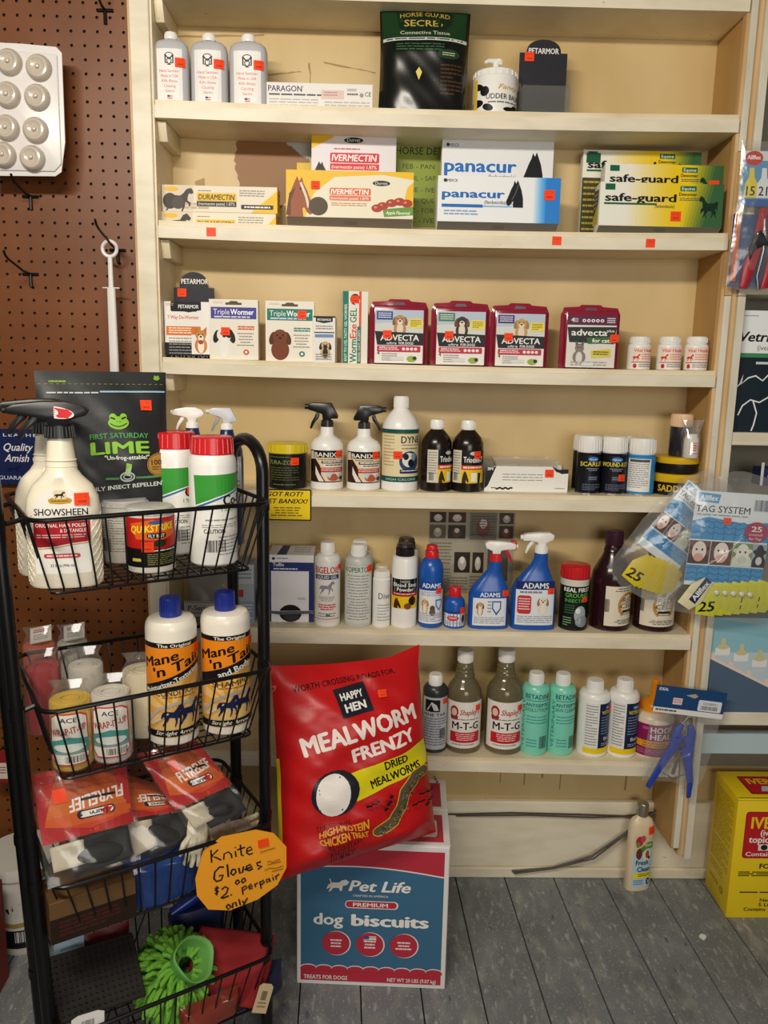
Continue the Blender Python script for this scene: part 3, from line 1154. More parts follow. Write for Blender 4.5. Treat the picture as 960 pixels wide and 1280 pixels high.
# green hand-written list on the wall
ps = [at(u, v, D) for u, v in ((488, 178), (551, 180), (551, 284))]
t = tag(Art(0, 0, 63, 100, '#8d9c3a').t('HORSE DE', 33, 13, 9, '#23301a', 52, b=.01).t('FEB - PAN', 36, 30, 6, '#2b381c', 40).t('APRIL - SAF', 36, 44, 6, '#2b381c', 44).t('JUNE - IVE', 36, 58, 6, '#2b381c', 42)
        .t('AUG - QUE', 36, 71, 6, '#2b381c', 42).t('OCT - FOR', 36, 83, 6, '#2b381c', 42).t('DEC - IVE', 36, 95, 6, '#2b381c', 42)
        .build('handwritten_list', Flat((0, D + .003, 0)), (ps[0].x, ps[2].z, ps[1].x, ps[0].z), None), 'olive green paper list in black marker on the wall between the paste boxes', 'paper list')

# blue and white paste cartons
for k, (u0, u1, vt, vb, yf, lift, d) in enumerate([(549, 687, 176, 280, .078, .03, .03), (545, 697, 222, 291, .004, .16, .06)]):
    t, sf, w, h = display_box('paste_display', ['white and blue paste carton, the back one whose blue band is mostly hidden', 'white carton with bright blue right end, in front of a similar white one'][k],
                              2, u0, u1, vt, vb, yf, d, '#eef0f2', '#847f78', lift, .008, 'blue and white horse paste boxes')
    if k == 0:
        a = Art(0, 0, 138, 100, '#e9ebee')
        a.e(7, 6, 2, 2, '#333').t('MERCK', 15, 8, 3.5, '#444', 12).t('panacur', 48, 34, 14, '#1d6fc0', 90, b=.05).t('(fenbendazole)', 75, 41, 5, '#445', 34)
        a.r(2, 41, 70, 44, '#1d6fc0').r(2, 45, 50, 46, '#5a9ad8')
        shape(a, HORSE_HEAD, 100, 12, 26, 36, '#17171b', True)
    else:
        a = Art(0, 0, 152, 60, '#f1f3f5')
        for q in range(14):
            a.r(118 + q * 1.2, 0, 119.6 + q * 1.2, 60, '#%02x%02x%02x' % (240 - q * 15, 243 - q * 7, 246 - q * 1))
        a.r(134, 0, 152, 60, '#2d84d6')
        a.e(9, 6, 2.3, 2.3, '#333').t('MERCK', 18, 8, 4, '#444', 13).t('panacur', 44, 28, 11, '#1d6fc0', 78, b=.05).t('(fenbendazole)', 76, 36, 5, '#445', 36)
        a.r(5, 37, 56, 41, '#1d6fc0').r(56, 38, 92, 40, '#9cc3e8').fp(8, 45, 50, 53, 2, '#8aa8c8')
        shape(a, HORSE_HEAD, 84, 4, 22, 36, '#17171b', True).stroke([(100, 8), (96, 22), (92, 30)], 1.2, '#5a5a66')
    a.build('front_print', sf, (-w / 2, 0, w / 2, h), t)
    if k:
        sticker(sf, w * .41, h * .62, .022, t)

# green / yellow cartons
for k, (u0, u1, vt, vb, yf, lift, d, tx) in enumerate([
        (722, 868, 190, 284, .095, .02, .02, 'rearmost of the three, mostly hidden'), (750, 897, 207, 284, .05, .03, .03, 'middle one of the three'),
        (745, 898, 230, 292, .003, .13, .036, 'front one with its whole face showing')]):
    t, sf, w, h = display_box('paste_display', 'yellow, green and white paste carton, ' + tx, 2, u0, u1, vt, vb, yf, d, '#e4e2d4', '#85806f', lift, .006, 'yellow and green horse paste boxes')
    hp = h * 152 / w
    a = Art(0, 0, 152, hp, '#f0efe2')
    for q in range(12):
        a.r(30 + q * 5, 0, 35.4 + q * 5, hp, '#%02x%02x%02x' % (242, 238 - q * 3, 226 - q * 17))
    a.r(88, 0, 152, hp, '#f2cf1e')
    for q in range(8):
        a.poly([(100 + q * 4, hp), (112 + q * 4, 0), (152, 0), (152, hp)], '#%02x%02x%02x' % (225 - q * 24, 200 - q * 14, 32 + q * 4))
    a.r(6, 2, 18, 9, '#17613f').t('safe-guard', 50, 22, 9.5, '#1a1a1a', 88, b=.05).t('(fenbendazole)', 80, 29, 4, '#333', 24)
    a.rr(98, 3, 118, 9, 1, '#1e6a3c').t('Equine', 108, 7.8, 4, '#fff', 16).t('Dewormer', 108, 14.5, 4, '#111', 22, b=.02).fp(98, 17, 122, 21, 2, '#555')
    shape(a, HORSE_RUN, 122, 14, 24, 26, '#10331f', True)
    shape(a, HORSE_RUN, 126, 20, 20, 20, '#0e2c1b')
    a.r(5, 24, 70, 26, '#23613f')
    if k == 0:
        a.r(4, 4, 22, 16, '#1c5a3c').r(0, 34, 34, hp, '#4a4527').fp(2, 38, 30, hp - 4, 9, '#b5a64a', .35)
    a.build('front_print', sf, (-w / 2, 0, w / 2, h), t)
    if k == 2:
        sticker(sf, w * .12, h * .24, .021, t)
    if k == 1:
        sticker(sf, w * .42, h * .72, .021, t)
    if k == 2:
        a = Art(0, 0, 10, 10, '#3c3a2c').poly([(0, 10), (10, 10), (10, 4), (0, 8)], '#c9b13a').fp(1, 1, 8, 6, 4, '#9a966f')
        a.build('end_print', Flat((-w / 2 - .0002, 0, 0), (0, -1, 0)), (-.045, h * .2, -.012, h), t)

# price stickers on the shelf edges
for u, v, i, tx in ((264, 290, 2, 'below the slim cartons with a horse'), (696, 301, 2, 'below the blue-ended white carton'), (813, 304, 2, 'below the green and yellow cartons')):
    p = at(u, v, -.0025)
    o = Art(0, 0, 10, 10, ORANGE).fp(2, 2, 8, 5, 2, '#d83a16').build('price_sticker', Flat((p.x, -.0025, p.z)), (-.0095, -.0085, .0095, .0085), None, .0004)
    tag(o, 'orange price sticker on the shelf edge ' + tx, 'sticker')

# ------------------------------------------------------------------ third shelf (board 3)
S = spot(3, 208, 270, 337, 447, .012, .5)
loc, w, h = S
t = thing('display_stand', 'black round-headed display stand holding a white and orange carton with corgi', 'display stand', loc)
wh = at(268, 400, .04).x - at(217, 400, .04).x
header_stand(t, wh, h, .045, h * .82, None, None)
sf = Flat((.002, .042, 0))
Art(0, 0, 54, 110).t('PETARMOR', 27, 15, 6.5, '#f2f0ea', 36, b=.03).build('header_print', sf, (-wh / 2, 0, wh / 2, h), t)
sticker(sf, -wh * .32, h * .76, .019, t)
mb = MB().box(-w / 2, w / 2, 0, .042, 0, .004, card('#1b1c26')).box(-w / 2, w / 2, 0, .002, 0, h * .30, card('#1b1c26'))
for s in (-1, 1):
    mb.box(s * w / 2 - .001, s * w / 2 + .001, 0, .042, 0, h * .32, card('#1b1c26'))
mb.build('tray', t)
Art(0, 0, 62, 20).t('PETARMOR', 31, 19, 7, '#f2f0ea', 50, b=.03).build('tray_print', Flat((0, 0, 0)), (-w / 2, 0, w / 2, h * .18), t)
t2, sf = box_thing('dewormer_carton', 'white and orange carton with corgi standing in the black display stand', 'box', loc + Vector((0, .0235, .0045)), w * .97, .034, h * .61, card('#f0ede6'))
sf = Flat((0, -.0375, 0))
a = Art(0, 0, 62, 66, '#f2efe9')
a.r(0, 50, 62, 66, '#1b1c26').rr(8, 0, 8 + 34, 12, 2, '#14151c')
a.poly([(15, 0), (47, 0), (47, 10), (31, 13), (15, 10)], '#14151c').t('PETARMOR', 31, 8, 4.5, '#f2f0ea', 26, b=.03).t('7 Way De-Wormer', 4, 21, 4.5, '#d8562c', 40, 'L', .02)
a.r(2, 30, 46, 41, '#e0772c').fp(5, 31.5, 34, 40, 3, '#fbe6d2', .5).fp(5, 44, 34, 66, 6, '#9a9690', .35, 4).fp(2, 2, 12, 6, 2, '#c9a08a')
a.r(34, 40, 60, 64, '#f2efe9')
dog(a, 46, 41, 13, '#cf8a48', '#c07a3a', '#f4ece0', True)
a.e(46, 49, 3.4, 2.6, '#b2463c')
a.build('front_print', sf, (-w * .485, 0, w * .485, h * .61), t2, .0002)
# the carton stands in front of the tray lip so lift its art clear
for k, (u0, u1, vt, vb, band, fur, ear, tx, sx) in enumerate([
        (264, 324, 375, 449, '#43459a', '#f0ece2', '#1c1a1a', 'purple-blue banded white carton with white and black terrier', -.02),
        (333, 393, 377, 453, '#12806c', '#7a3c1c', '#5a2a12', 'green banded white carton with a brown hound', .25)]):
    loc, w, h = spot(3, u0, u1, vt, vb, .012, .3)
    t, sf = box_thing('dewormer_carton', tx + ', on the third shelf', 'box', loc, w, .028, h, card('#efe8d8'), 0.03, 'banded dog dewormer cartons')
    sf = Flat((0, -.014, 0))
    a = Art(0, 0, 60, 78, '#f1eadb')
    a.poly([(20, 4), (24, 4), (26, 2), (34, 2), (36, 4), (40, 4), (40, 7), (20, 7)], '#5a4a3c').fp(5, 3, 17, 6, 2, '#d0a8a0')
    a.r(2, 10, 58, 25, band).t('Triple', 5, 19.5, 7.5, '#f4f2ee', 20, 'L').t('Wormer', 26, 19.5, 7.5, '#ffffff', 29, 'L', .04).fp(6, 21.5, 50, 24, 1, '#d4d4ea', .8)
    dog(a, 18, 46, 18, fur, ear, fur if k else '#f6f2ea')
    if k == 0:
        a.e(24, 44, 5, 6, '#1c1a1a')
    a.fp(35, 34, 56, 40, 2, '#dd5a2e' if k == 0 else '#2a8a78', .6).fp(33, 43, 56, 62, 5, '#a09a90', .35, 2, 'C').e(45, 68, 3.6, 3.6, '#d8562c' if k == 0 else '#12806c').e(45, 68, 1.7, 1.7, '#f4f0e8')
    a.build('front_print', sf, (-w / 2, 0, w / 2, h), t)
    sticker(sf, w * (-.17 if k == 0 else .25), h * (.47 if k == 0 else .78), .018, t)
loc, w, h = spot(3, 393, 420, 396, 455, .012, .6)
t, sf = box_thing('small_carton', 'narrow small white carton with dark top and a pug picture', 'box', loc, w, .045, h, card('#ece7de'), -.05)
sf = Flat((0, -.0225, 0))
a = Art(0, 0, 27, 59, '#efeae2').r(0, 0, 27, 2, '#1c1c22').poly([(3, 2), (24, 2), (24, 7), (13, 9), (3, 7)], '#1c1c22').t('PETARMOR', 13.5, 6, 3, '#eee', 17, b=.02)
a.fp(3, 12, 24, 18, 2, '#8a8a92', .5).r(1, 20, 26, 21.5, '#444').r(2, 23, 25, 27, '#6c90c2')
dog(a, 15, 37, 10, '#cfae84', '#2a211c', '#2a211c')
a.fp(3, 48, 23, 57, 3, '#8a8680', .4)
a.build('front_print', sf, (-w / 2, 0, w / 2, h), t)
loc, w, h = spot(3, 427, 458, 365, 456, .012, .8)
t, sf = box_thing('gel_carton', 'tall slim green and white carton with upright lettering, beside the red blister packs', 'box', loc, w, .032, h, card('#eee8da'), .12)
sf = Flat((0, -.016, 0))
a = Art(0, 0, 31, 91, '#efe9dd').r(0, 0, 7, 91, '#157a62').r(20, 0, 23, 91, '#e0562e').r(18, 44, 22.5, 91, '#157a62')
a.t('EASY TO USE, TASTY GEL WORMER', 5.2, 88, 3.4, '#e8f0e8', 72, 'L', .02, rot=-90).t('Worm', 17, 90, 8.5, '#1a7a62', 30, 'L', .04, rot=-90).t('Eze', 17, 59, 8.5, '#e0562e', 18, 'L', .04, rot=-90).t('GEL', 17, 39, 8.5, '#1a7a62', 18, 'L', .02, rot=-90)
a.e(15, 10, 6, 7, '#2a2422').e(17, 12, 4, 5, '#f0e8de').t('DOG, CAT, PUPPY', 21.8, 88, 2.6, '#fff', 40, 'L', rot=-90)
a.build('front_print', sf, (-w / 2, 0, w / 2, h), t)
sticker(sf, -w * .02, h * .89, .017, t)

# red blister packs: carton inside a clear red-tinted shell
SHELL = mat('#a32a44', 0.12, 0, 0.25)
packs = [(461, 534, 374, 459, '#2c4a8c', '#b98a5a', '#8a5a38', 'first of the three from the left, with a yorkie picture', 0), (537, 610, 376, 460, '#3f7a44', '#3a2a22', '#6a4228', 'middle of the three, with a beagle picture', 0),
         (610, 683, 379, 461, '#4a2a6a', '#c79a58', '#a87838', 'third of the three, with a golden retriever picture', 0), (697, 771, 381, 463, '#5a2344', '#9a8a7a', '#7a6a5c', 'standing apart with a cat picture and purple band', 1)]
for k, (u0, u1, vt, vb, c1, fur, ear, tx, catp) in enumerate(packs):
    loc, w, h = spot(3, u0, u1, vt, vb, .014, .3)
    t = thing('blister_pack', 'maroon-edged blister pack, ' + tx, 'blister pack', loc, 0, 'maroon blister packs on the third shelf')
    r = .006
    out, r2 = [], .01
    mb = MB()
    rim = [(-w / 2, 0), (w / 2, 0), (w / 2, h - .02), (w / 2 - .006, h - .006), (w * .2, h - .004), (w * .16, h), (-w * .16, h), (-w * .2, h - .004), (-w / 2 + .006, h - .006), (-w / 2, h - .02)]
    mb.prism(rim, 'y', .0, .003, SHELL, .0006)
    mb.box(-w * .44, w * .44, -.016, .0, .003, h * .90, SHELL, .004, seg=2)
    mb.prism([(-w * .1, h - .012), (w * .1, h - .012), (w * .08, h - .006), (-w * .08, h - .006)], 'y', -.0004, .0002, mat('#3a1420', .3))
    mb.build('shell', t)
    sf = Flat((0, -.0162, 0))
    if not catp:
        a = Art(0, 0, 60, 70, '#f0ece4')
        a.r(0, 0, 60, 30, '#b9c6d6').poly([(0, 18), (60, 14), (60, 30), (0, 30)], '#d5d9d2').r(2, 2, 22, 13, c1).fp(4, 4, 20, 12, 3, '#dfe4f0', .45)
        dog(a, 31, 13, 12.5, fur, ear, '#e6d6c0')
        a.rr(42, 11, 59, 23, 1, '#efd94a').fp(44, 13, 57, 22, 4, '#5a5220', .4)
        a.poly([(0, 28), (60, 30), (60, 46), (3, 46)], '#14141a').t('ADVECTA', 31, 40, 8, '#f4f2ee', 48, b=.03).t('ultra', 21, 45, 3.6, '#fff', 12, sh=.2).t('FOR DOGS', 39, 45, 3.4, '#fff', 18, b=.02)
        a.rr(3, 47, 57, 55, 1.5, '#c22a44').t('REPELS & KILLS', 17, 50.5, 2.6, '#fff', 22, b=.02).fp(5, 51.5, 30, 54, 1, '#f6d6da')
        for q in range(4):
            a.e(36 + q * 5, 51, 2, 2, '#f6e6e6')
        a.t('4', 3, 59, 5, '#333', al='L').fp(9, 57, 28, 68, 4, '#9a9a98', .4).r(20, 61, 36, 66, '#dcdcdc').e(46, 64, 6, 4, '#9ab04a').e(50, 63, 2.5, 2.5, '#2a2a2a')
    else:
        a = Art(0, 0, 60, 70, '#e4dfd6')
        a.r(0, 0, 60, 13, c1).t('4', 4, 9, 6, '#f0e8ee', al='L', b=.03).fp(8, 4, 13, 10, 3, '#e0c8d4', .5).fp(48, 3, 58, 11, 3, '#e8d8e0', .5)
        for q in range(5):
            a.e(20 + q * 5.5, 7, 2.2, 2.2, '#f6ecf0').e(20 + q * 5.5, 7, 1, 1, c1)
        a.poly([(0, 16), (60, 15), (58, 38), (3, 36)], '#26302a').t('advecta', 27, 27, 9, '#f4f2ee', 44, b=.03).t('plus', 53, 22, 4, '#fff', 9).poly([(24, 30), (60, 28), (60, 37), (26, 38)], '#3c6a34').t('for cats', 43, 36, 5.5, '#fff', 24, b=.02)
        a.e(16, 44, 5.5, 6, '#8a7f76').e(16, 56, 8, 9, '#8a7f76').e(16, 57, 4, 8, '#e0dad2').poly([(11, 41), (11, 34), (15, 39)], '#6a6058').poly([(21, 41), (21, 34), (17, 39)], '#6a6058')
        a.e(14, 43, .9, .9, '#1a1a1a').e(18, 43, .9, .9, '#1a1a1a').poly([(30, 47), (54, 44), (55, 55), (31, 57)], '#e3d24a').fp(33, 48, 52, 54, 2, '#3a3818', .5).fp(6, 62, 50, 69, 2, '#aaa', .45).r(20, 63, 34, 68, '#ddd')
    a.build('front_card', sf, (-w * .41, h * .0 + .003, w * .41, h * .83), t)
    sticker(sf, w * [-.2, -.2, -.2, .38][k], h * [.46, .47, .47, .48][k], .018, t)

# three pill bottles
for k, (u0, u1, vt, vb) in enumerate([(783, 811, 421, 465), (820, 849, 421, 465), (854, 882, 421, 466)]):
    S = spot(3, u0, u1, vt, vb, .016)
    t = bottle('pill_bottle', 'small white pill bottle with orange-red print, %s of the three' % ['leftmost', 'middle', 'rightmost'][k], 'bottle', S,
               [(0, .9), (.02, 1), (.70, 1), (.76, .93), (.79, .8)], WHITE, [('cap', .78, 1.0, .86, .84, WHITE)], group='white pill bottles on the third shelf', rotz=[.25, .05, -.1][k])
    w, h = S[1], S[2]
    sf = Round(w / 2)
    a = Art(0, 0, 50, 32, '#f2e6dc').r(0, 0, 50, 22, '#f3ddcf').t('Vital Health', 24, 7, 5, '#d8483a', 40, b=.02).fp(18, 10, 46, 20, 3, '#e08a72', .4)
    shape(a, HORSE_RUN, 2, 10, 14, 11, '#cf3f32').r(0, 22, 50, 23, '#444').e(7, 28, 3.4, 3.4, '#c22a2e').fp(14, 25, 46, 31, 2, '#888', .45)
    a.build('label', sf, (-w * .6, h * .04, w * .6, h * .68), t)

# ------------------------------------------------------------------ fourth shelf (board 4)
S = spot(4, 336, 383, 553, 613, .012)
t = bottle('screw_jar', 'black round jar with a bright yellow lid behind the yellow paper sign', 'jar', S, [(0, .94), (.02, 1), (.80, 1), (.84, .98)], plastic('#191a15'),
           [('lid', .78, 1.0, 1.06, 1.04, plastic('#d9c21f'))])
w, h = S[1], S[2]
sf = Round(w / 2)
a = Art(0, 0, 50, 44, '#171812').fp(6, 3, 30, 5, 1, '#6a7440').t('FURA-ZONE', 22, 13, 5.5, '#7d8a48', 34, b=.02).fp(6, 17, 40, 36, 6, '#5c6238', .3, 2).fp(10, 39, 36, 42, 1, '#7a7f50')
a.build('label', sf, (-w * .6, h * .03, w * .6, h * .77), t)
sticker(sf, w * .24, h * .62, .018, t)

p0, p1 = at(328, 611, -.006), at(389, 651, -.006)
t = thing('paper_sign', 'yellow paper sign with black border taped to the fourth shelf edge', 'sign', (p0.x, -.006, p1.z))
MB().box(0, p1.x - p0.x, 0, .0015, 0, p0.z - p1.z, card('#17150c')).build('backing_card', t)
a = Art(0, 0, 61, 40, '#17150c').r(0, 1.5, 59.5, 38.5, '#f2cf1c').t('GOT ROT?', 28, 9, 6, '#17150c', 46, b=.04, sh=.3).t('GET BANIXX!', 29, 18, 6, '#17150c', 56, b=.04, sh=.3).fp(5, 23, 56, 36, 4, '#7d6c10', .45, 1, 'C')
a.build('sign_print', Flat((0, 0, 0)), (0, 0, p1.x - p0.x, p0.z - p1.z), t)

for k, (u0, u1, vt, vb) in enumerate([(388, 429, 503, 613), (433, 475, 506, 615)]):
    S = spot(4, u0, u1, vt, vb, .012)
    w, h = S[1], S[2]
    t = bottle('spray_bottle', ['white spray bottle whose black nozzle points left, beside the yellow-lidded jar', 'white spray bottle whose black nozzle points right, trigger against the tall teal-banded bottle'][k], 'spray bottle', S,
               [(0, .94), (.012, 1), (.48, 1), (.53, .96), (.575, .8), (.61, .5), (.63, .42), (.72, .40)], WHITE, group='white black-topped hoof sprays')
    sprayer(t, h * .70, h * .36, BLACK, BLACK, [-1, 1][k], 0)
    sf = Round(w / 2, step=.005)
    a = Art(0, 0, 62, 62, '#e9dcc8')
    a.r(0, 0, 62, 62, '#2a1712').r(2, 2, 60, 60, '#e6d3b4').r(10, 2, 60, 14, '#1a1414').t('BANIXX', 34, 12.5, 9, '#f4f0e8', 44, b=.02)
    a.fp(18, 16, 46, 19, 1, '#a88a50', .8).r(24, 20, 60, 25, '#2a1c18').fp(26, 21, 58, 24, 1, '#eee', .7).r(28, 26, 60, 31, '#f2ece2').fp(30, 27, 58, 30, 1, '#333', .7).r(20, 33, 60, 42, '#b23c2a').fp(24, 34.5, 56, 41, 2, '#f0c8b8', .5)
    a.poly([(2, 18), (14, 16), (22, 30), (24, 48), (30, 60), (2, 60)], '#3c1f16').poly([(14, 30), (20, 44), (28, 60), (20, 60), (14, 46)], '#f0e6dc').poly([(2, 18), (8, 18), (10, 40), (2, 44)], '#120c0a')
    a.e(42, 52, 9, 7, '#c05a44').poly([(30, 42), (42, 42), (36, 54)], '#bcd4de').poly([(44, 42), (54, 42), (50, 52)], '#dce6ea').e(56, 54, 4, 4, '#3a4a64')
    a.build('label', sf, (-w * .62, h * .09, w * .62, h * .46), t)
    sticker(sf, w * [.42, .38][k], h * .42, .017, t)

S = spot(4, 476, 522, 495, 617, .01)
w, h = S[1], S[2]
t = bottle('liquid_bottle', 'tall white bottle with cream label between two dark teal bands', 'bottle', S, [(0, .95), (.012, 1), (.10, 1), (.105, .985), (.64, .985), (.645, 1), (.69, .98), (.76, .84), (.82, .62), (.86, .42), (.88, .38)],
           WHITE, [('cap', .865, 1.0, .40, .39, WHITE)])
sf = Round(w / 2)
a = Art(0, 0, 70, 66, '#e9d9ae').r(0, 0, 70, 5, '#15544e').r(0, 59, 70, 66, '#15544e').r(1, 5, 69, 6, '#b89a50')
a.t('DYNE', 50, 17, 9, '#1c2740', 30, b=.03).fp(36, 19, 64, 21, 1, '#555').fp(8, 8, 26, 48, 10, '#b89f6c', .35).e(48, 40, 15, 13, '#2c3d66').e(46, 38, 9, 9, '#e6e6e6').e(42, 34, 4, 4, '#222').e(50, 42, 5, 5, '#1b1b1b').e(54, 34, 4, 5, '#8a93a8')
a.r(34, 50, 66, 55, '#223056').fp(36, 51, 64, 54, 1, '#dde')
a.fp(36, 23, 60, 26, 1, '#777').t('HIGH CALORIE', 36, 64, 3, '#cfe0d8', 44)
a.build('label', sf, (-w * .7, h * .10, w * .7, h * .66), t)
sticker(sf, -w * .08, h * .39, .018, t)

for k, (u0, u1, vt, vb) in enumerate([(525, 563, 524, 616), (563, 602, 525, 617)]):
    S = spot(4, u0, u1, vt, vb, .014)
    w, h = S[1], S[2]
    t = bottle('iodine_bottle', ['dark brown bottle with white cap, left of a matching pair, label turned right', 'dark brown bottle with white cap, right of a matching pair, beside white open carton'][k], 'bottle', S,
               [(0, .93), (.015, 1), (.62, 1), (.68, .985), (.76, .84), (.83, .56), (.86, .42), (.88, .4)], DKBR, [('cap', .865, 1.0, .44, .43, WHITE)], group='dark brown white-capped bottles')
    sf = Round(w / 2, rot=[24, -6][k])
    a = Art(0, 0, 80, 44, '#e6dcc4')
    a.r(0, 0, 22, 44, '#d9d3c0').fp(2, 3, 20, 34, 9, '#8f897a', .35).barcode(4, 30, 14, 41)
    a.r(22, 0, 80, 20, '#15151a').e(46, 4, 8, 2.5, '#c8c8d0').t('Triodine-7', 47, 16, 8, '#f4f2ee', 42, b=.03).r(22, 20, 80, 26, '#d8482c').fp(26, 21.5, 70, 25, 1, '#fbe0c8', .7).r(22, 26, 80, 44, '#f0c81e')
    shape(a, HORSE_HEAD, 24, 27, 14, 17, '#3a2a1c').r(42, 30, 54, 42, '#f4f0e0').poly([(56, 30), (64, 30), (62, 44), (56, 44)], '#1a1712')
    a.build('label', sf, (-w * .55, h * .13, w * .75, h * .59), t)
    if k:
        sticker(sf, w * .32, h * .53, .017, t)

# white open-topped carton
S = spot(4, 605, 709, 590, 618, .012, .3)
loc, w, h = S
t = thing('open_carton', 'white dispenser carton with clear lid and black wavy line, on the fourth shelf', 'box', loc)
d = .085
mb = MB()
CW = card('#eeece6')
mb.prism([(-w / 2, 0), (w / 2, 0), (w / 2, h * 1.02), (w * .36, h * 1.0), (w * .30, h * 1.28), (-w * .38, h * 1.28), (-w / 2, h * .9)], 'y', 0, .0012, CW)
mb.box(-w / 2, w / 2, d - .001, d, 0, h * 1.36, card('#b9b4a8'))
for s in (-1, 1):
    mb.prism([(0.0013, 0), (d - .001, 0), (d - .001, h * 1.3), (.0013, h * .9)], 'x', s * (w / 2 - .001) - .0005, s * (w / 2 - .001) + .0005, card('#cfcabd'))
mb.box(-w / 2, w / 2, .0013, d - .001, 0, .0012, CW)
mb.build('carton', t)
MB().prism([(.002, h * 1.25), (d, h * 1.42), (d, h * 1.55), (.03, h * 1.5)], 'x', -w * .36, w * .36, film('clear_lid', gloss=.2, rough=.1, haze=.3)).build('lid_window', t)
sf = Flat((0, 0, 0))
a = Art(0, 0, 104, 36).poly([(0, 36), (104, 36), (104, 7.7), (89.5, 8), (83, 0), (12.5, 0), (0, 10.5)], '#eeece6')
a.poly([(0, 8), (14, 0), (4, 28), (0, 32)], '#17171a').t('3M', 3, 6, 4, '#f4f4f4', 7, 'L', .05).poly([(84, 0), (92, 4), (104, 3), (104, 9), (96, 10), (88, 6)], '#17171a').fp(22, 11, 72, 23, 3, '#8a8884', .25).stroke([(8, 31), (14, 31)], 1.2, '#333')
a.stroke([(14 + q, 31.5 + .9 * math.sin(q * .9)) for q in range(0, 22)], 2.4, '#111').fp(88, 30, 100, 33, 1, '#999')
a.build('front_print', sf, (-w / 2, 0, w / 2, h * 1.28), t)
sticker(sf, w * .27, h * .95, .019, t)
# contents: rolled white pads seen over the front edge
for q in range(3):
    pad = MB().tube([(-w * .3 + q * w * .27, .045, h * .9), (-w * .08 + q * w * .27, .045, h * .92)], .016, mat('#dcdad2', .9), 14)
    o = pad.build('gauze_roll')
    o.location = loc
    tag(o, 'rolled white pad lying in the open white carton, %s' % ['at its left end', 'in its middle', 'at its right end'][q], 'gauze roll', 'rolled pads in the open carton')

# aerosol cans
def aerosol(S, lab, body, art, capm=WHITE, rot=0, grp='aerosol cans on the fourth shelf', stick=None):
    w, h = S[1], S[2]
    t = bottle('aerosol_can', lab, 'spray can', S, [(0, .95), (.012, 1), (.02, 1), (.025, .97), (.68, .97), (.69, 1), (.70, .97), (.73, .9)], mat(body, .25), [('cap', .715, 1.0, .97, .93, capm)], group=grp)
    MB().loft([(0, w * .5, w * .5, 2), (.003, w * .505, w * .505, 2)], mat('#c8c8c4', .25, 1.0), 32).build('bottom_rim', t)
    sf = Round(w / 2, rot=rot)
    if art:
        art.build('label', sf, (-w * .7, h * .04, w * .7, h * .68), t)
    if stick:
        sticker(sf, stick[0] * w, stick[1] * h, .016, t)
    return t


def canart(word, ww):
    a = Art(0, 0, 56, 54, '#11131d').e(28, 6, 9, 3.6, '#3c78c0').t('Farnam', 28, 7.2, 2.8, '#fff', 12).t(word, 28, 16, 6.5, '#e8d44a', ww, b=.03).fp(16, 19, 40, 24, 2, '#9aa0b4', .4, 1, 'C').rr(20, 30, 38, 38, 1, '#2a2d3a').fp(22, 31.5, 36, 37, 2, '#8a93b0', .4).fp(12, 42, 46, 52, 4, '#6a7088', .4)
    return a


aerosol(spot(4, 714, 742, 543, 604, .075), 'dark spray can hidden behind the leftmost can, its white cap showing', '#161a28', canart('SCARLET', 36))
aerosol(spot(4, 750, 778, 544, 604, .075), 'dark spray can hidden behind the middle can, its white cap showing', '#161a28', canart('COAT', 30))
aerosol(spot(4, 777, 803, 545, 604, .075), 'pale grey-labelled spray can hidden behind the white and blue one', '#c3c6c8', None)
aerosol(spot(4, 718, 748, 544, 618, .014), 'dark navy spray can, leftmost at the front, with yellow capitals', '#12141f', canart('SCARLET', 44), rot=8)
aerosol(spot(4, 748, 780, 545, 619, .014), 'dark navy spray can in the middle with an orange price sticker', '#12141f', canart('WOUND-KOTE', 48), stick=(.2, .3))
a = Art(0, 0, 56, 54, '#2f8fd0').r(2, 3, 38, 52, '#f0efea').r(6, 4, 36, 8, '#555').fp(5, 10, 35, 48, 12, '#8d9096', .35)
aerosol(spot(4, 781, 815, 547, 620, .014), 'bright blue spray can with a white printed panel, right front', '#2f8fd0', a, rot=-4)

# saddle soap tins, the upper standing on the lower
YEL, TIN = plastic('#e0b51b'), mat('#17130e', .3)
loc, w, h = spot(4, 811, 872, 600, 624, .014)
z = 0
for k in range(2):
    hh = [.046, .036][k]
    ww = w * [1, .86][k]
    t = thing('soap_tin', ['wide black saddle soap tin with yellow lid and letters, lower of two', 'smaller black tin with yellow lid, resting on the wide saddle soap tin'][k], 'tin', loc + Vector((0, 0, z)), 0, 'stacked black and yellow tins')
    r = ww / 2
    MB().loft([(0, r * .98, r * .98, 2), (.002, r, r, 2), (hh * .66, r, r, 2)], TIN, 40).build('body', t)
    MB().loft([(hh * .62, r * 1.02, r * 1.02, 2), (hh * .66, r * 1.035, r * 1.035, 2), (hh * .94, r * 1.03, r * 1.03, 2), (hh, r * .97, r * .97, 2)], YEL, 40).build('lid', t)
    if k == 0:
        Art(0, 0, 60, 14).t('SADDLE SOAP', 30, 11, 8.5, '#e3bd3a', 54, b=.04).build('label', Round(r), (-r * 1.15, .003, r * 1.15, hh * .6), t)
    z += hh + .0003
loc2 = loc + Vector((.004, .0, z))
h = at(843, 517, loc.y).z - loc2.z
S = (loc2, .046, h)
t = bottle('lotion_jar', 'dark jar with a pale peach lid on top of the black and yellow tins', 'jar', S, [(0, .95), (.03, 1), (.66, 1), (.72, .95)], plastic('#23222b'), [('lid', .70, 1.0, 1.0, .97, plastic('#f0cba6'))])
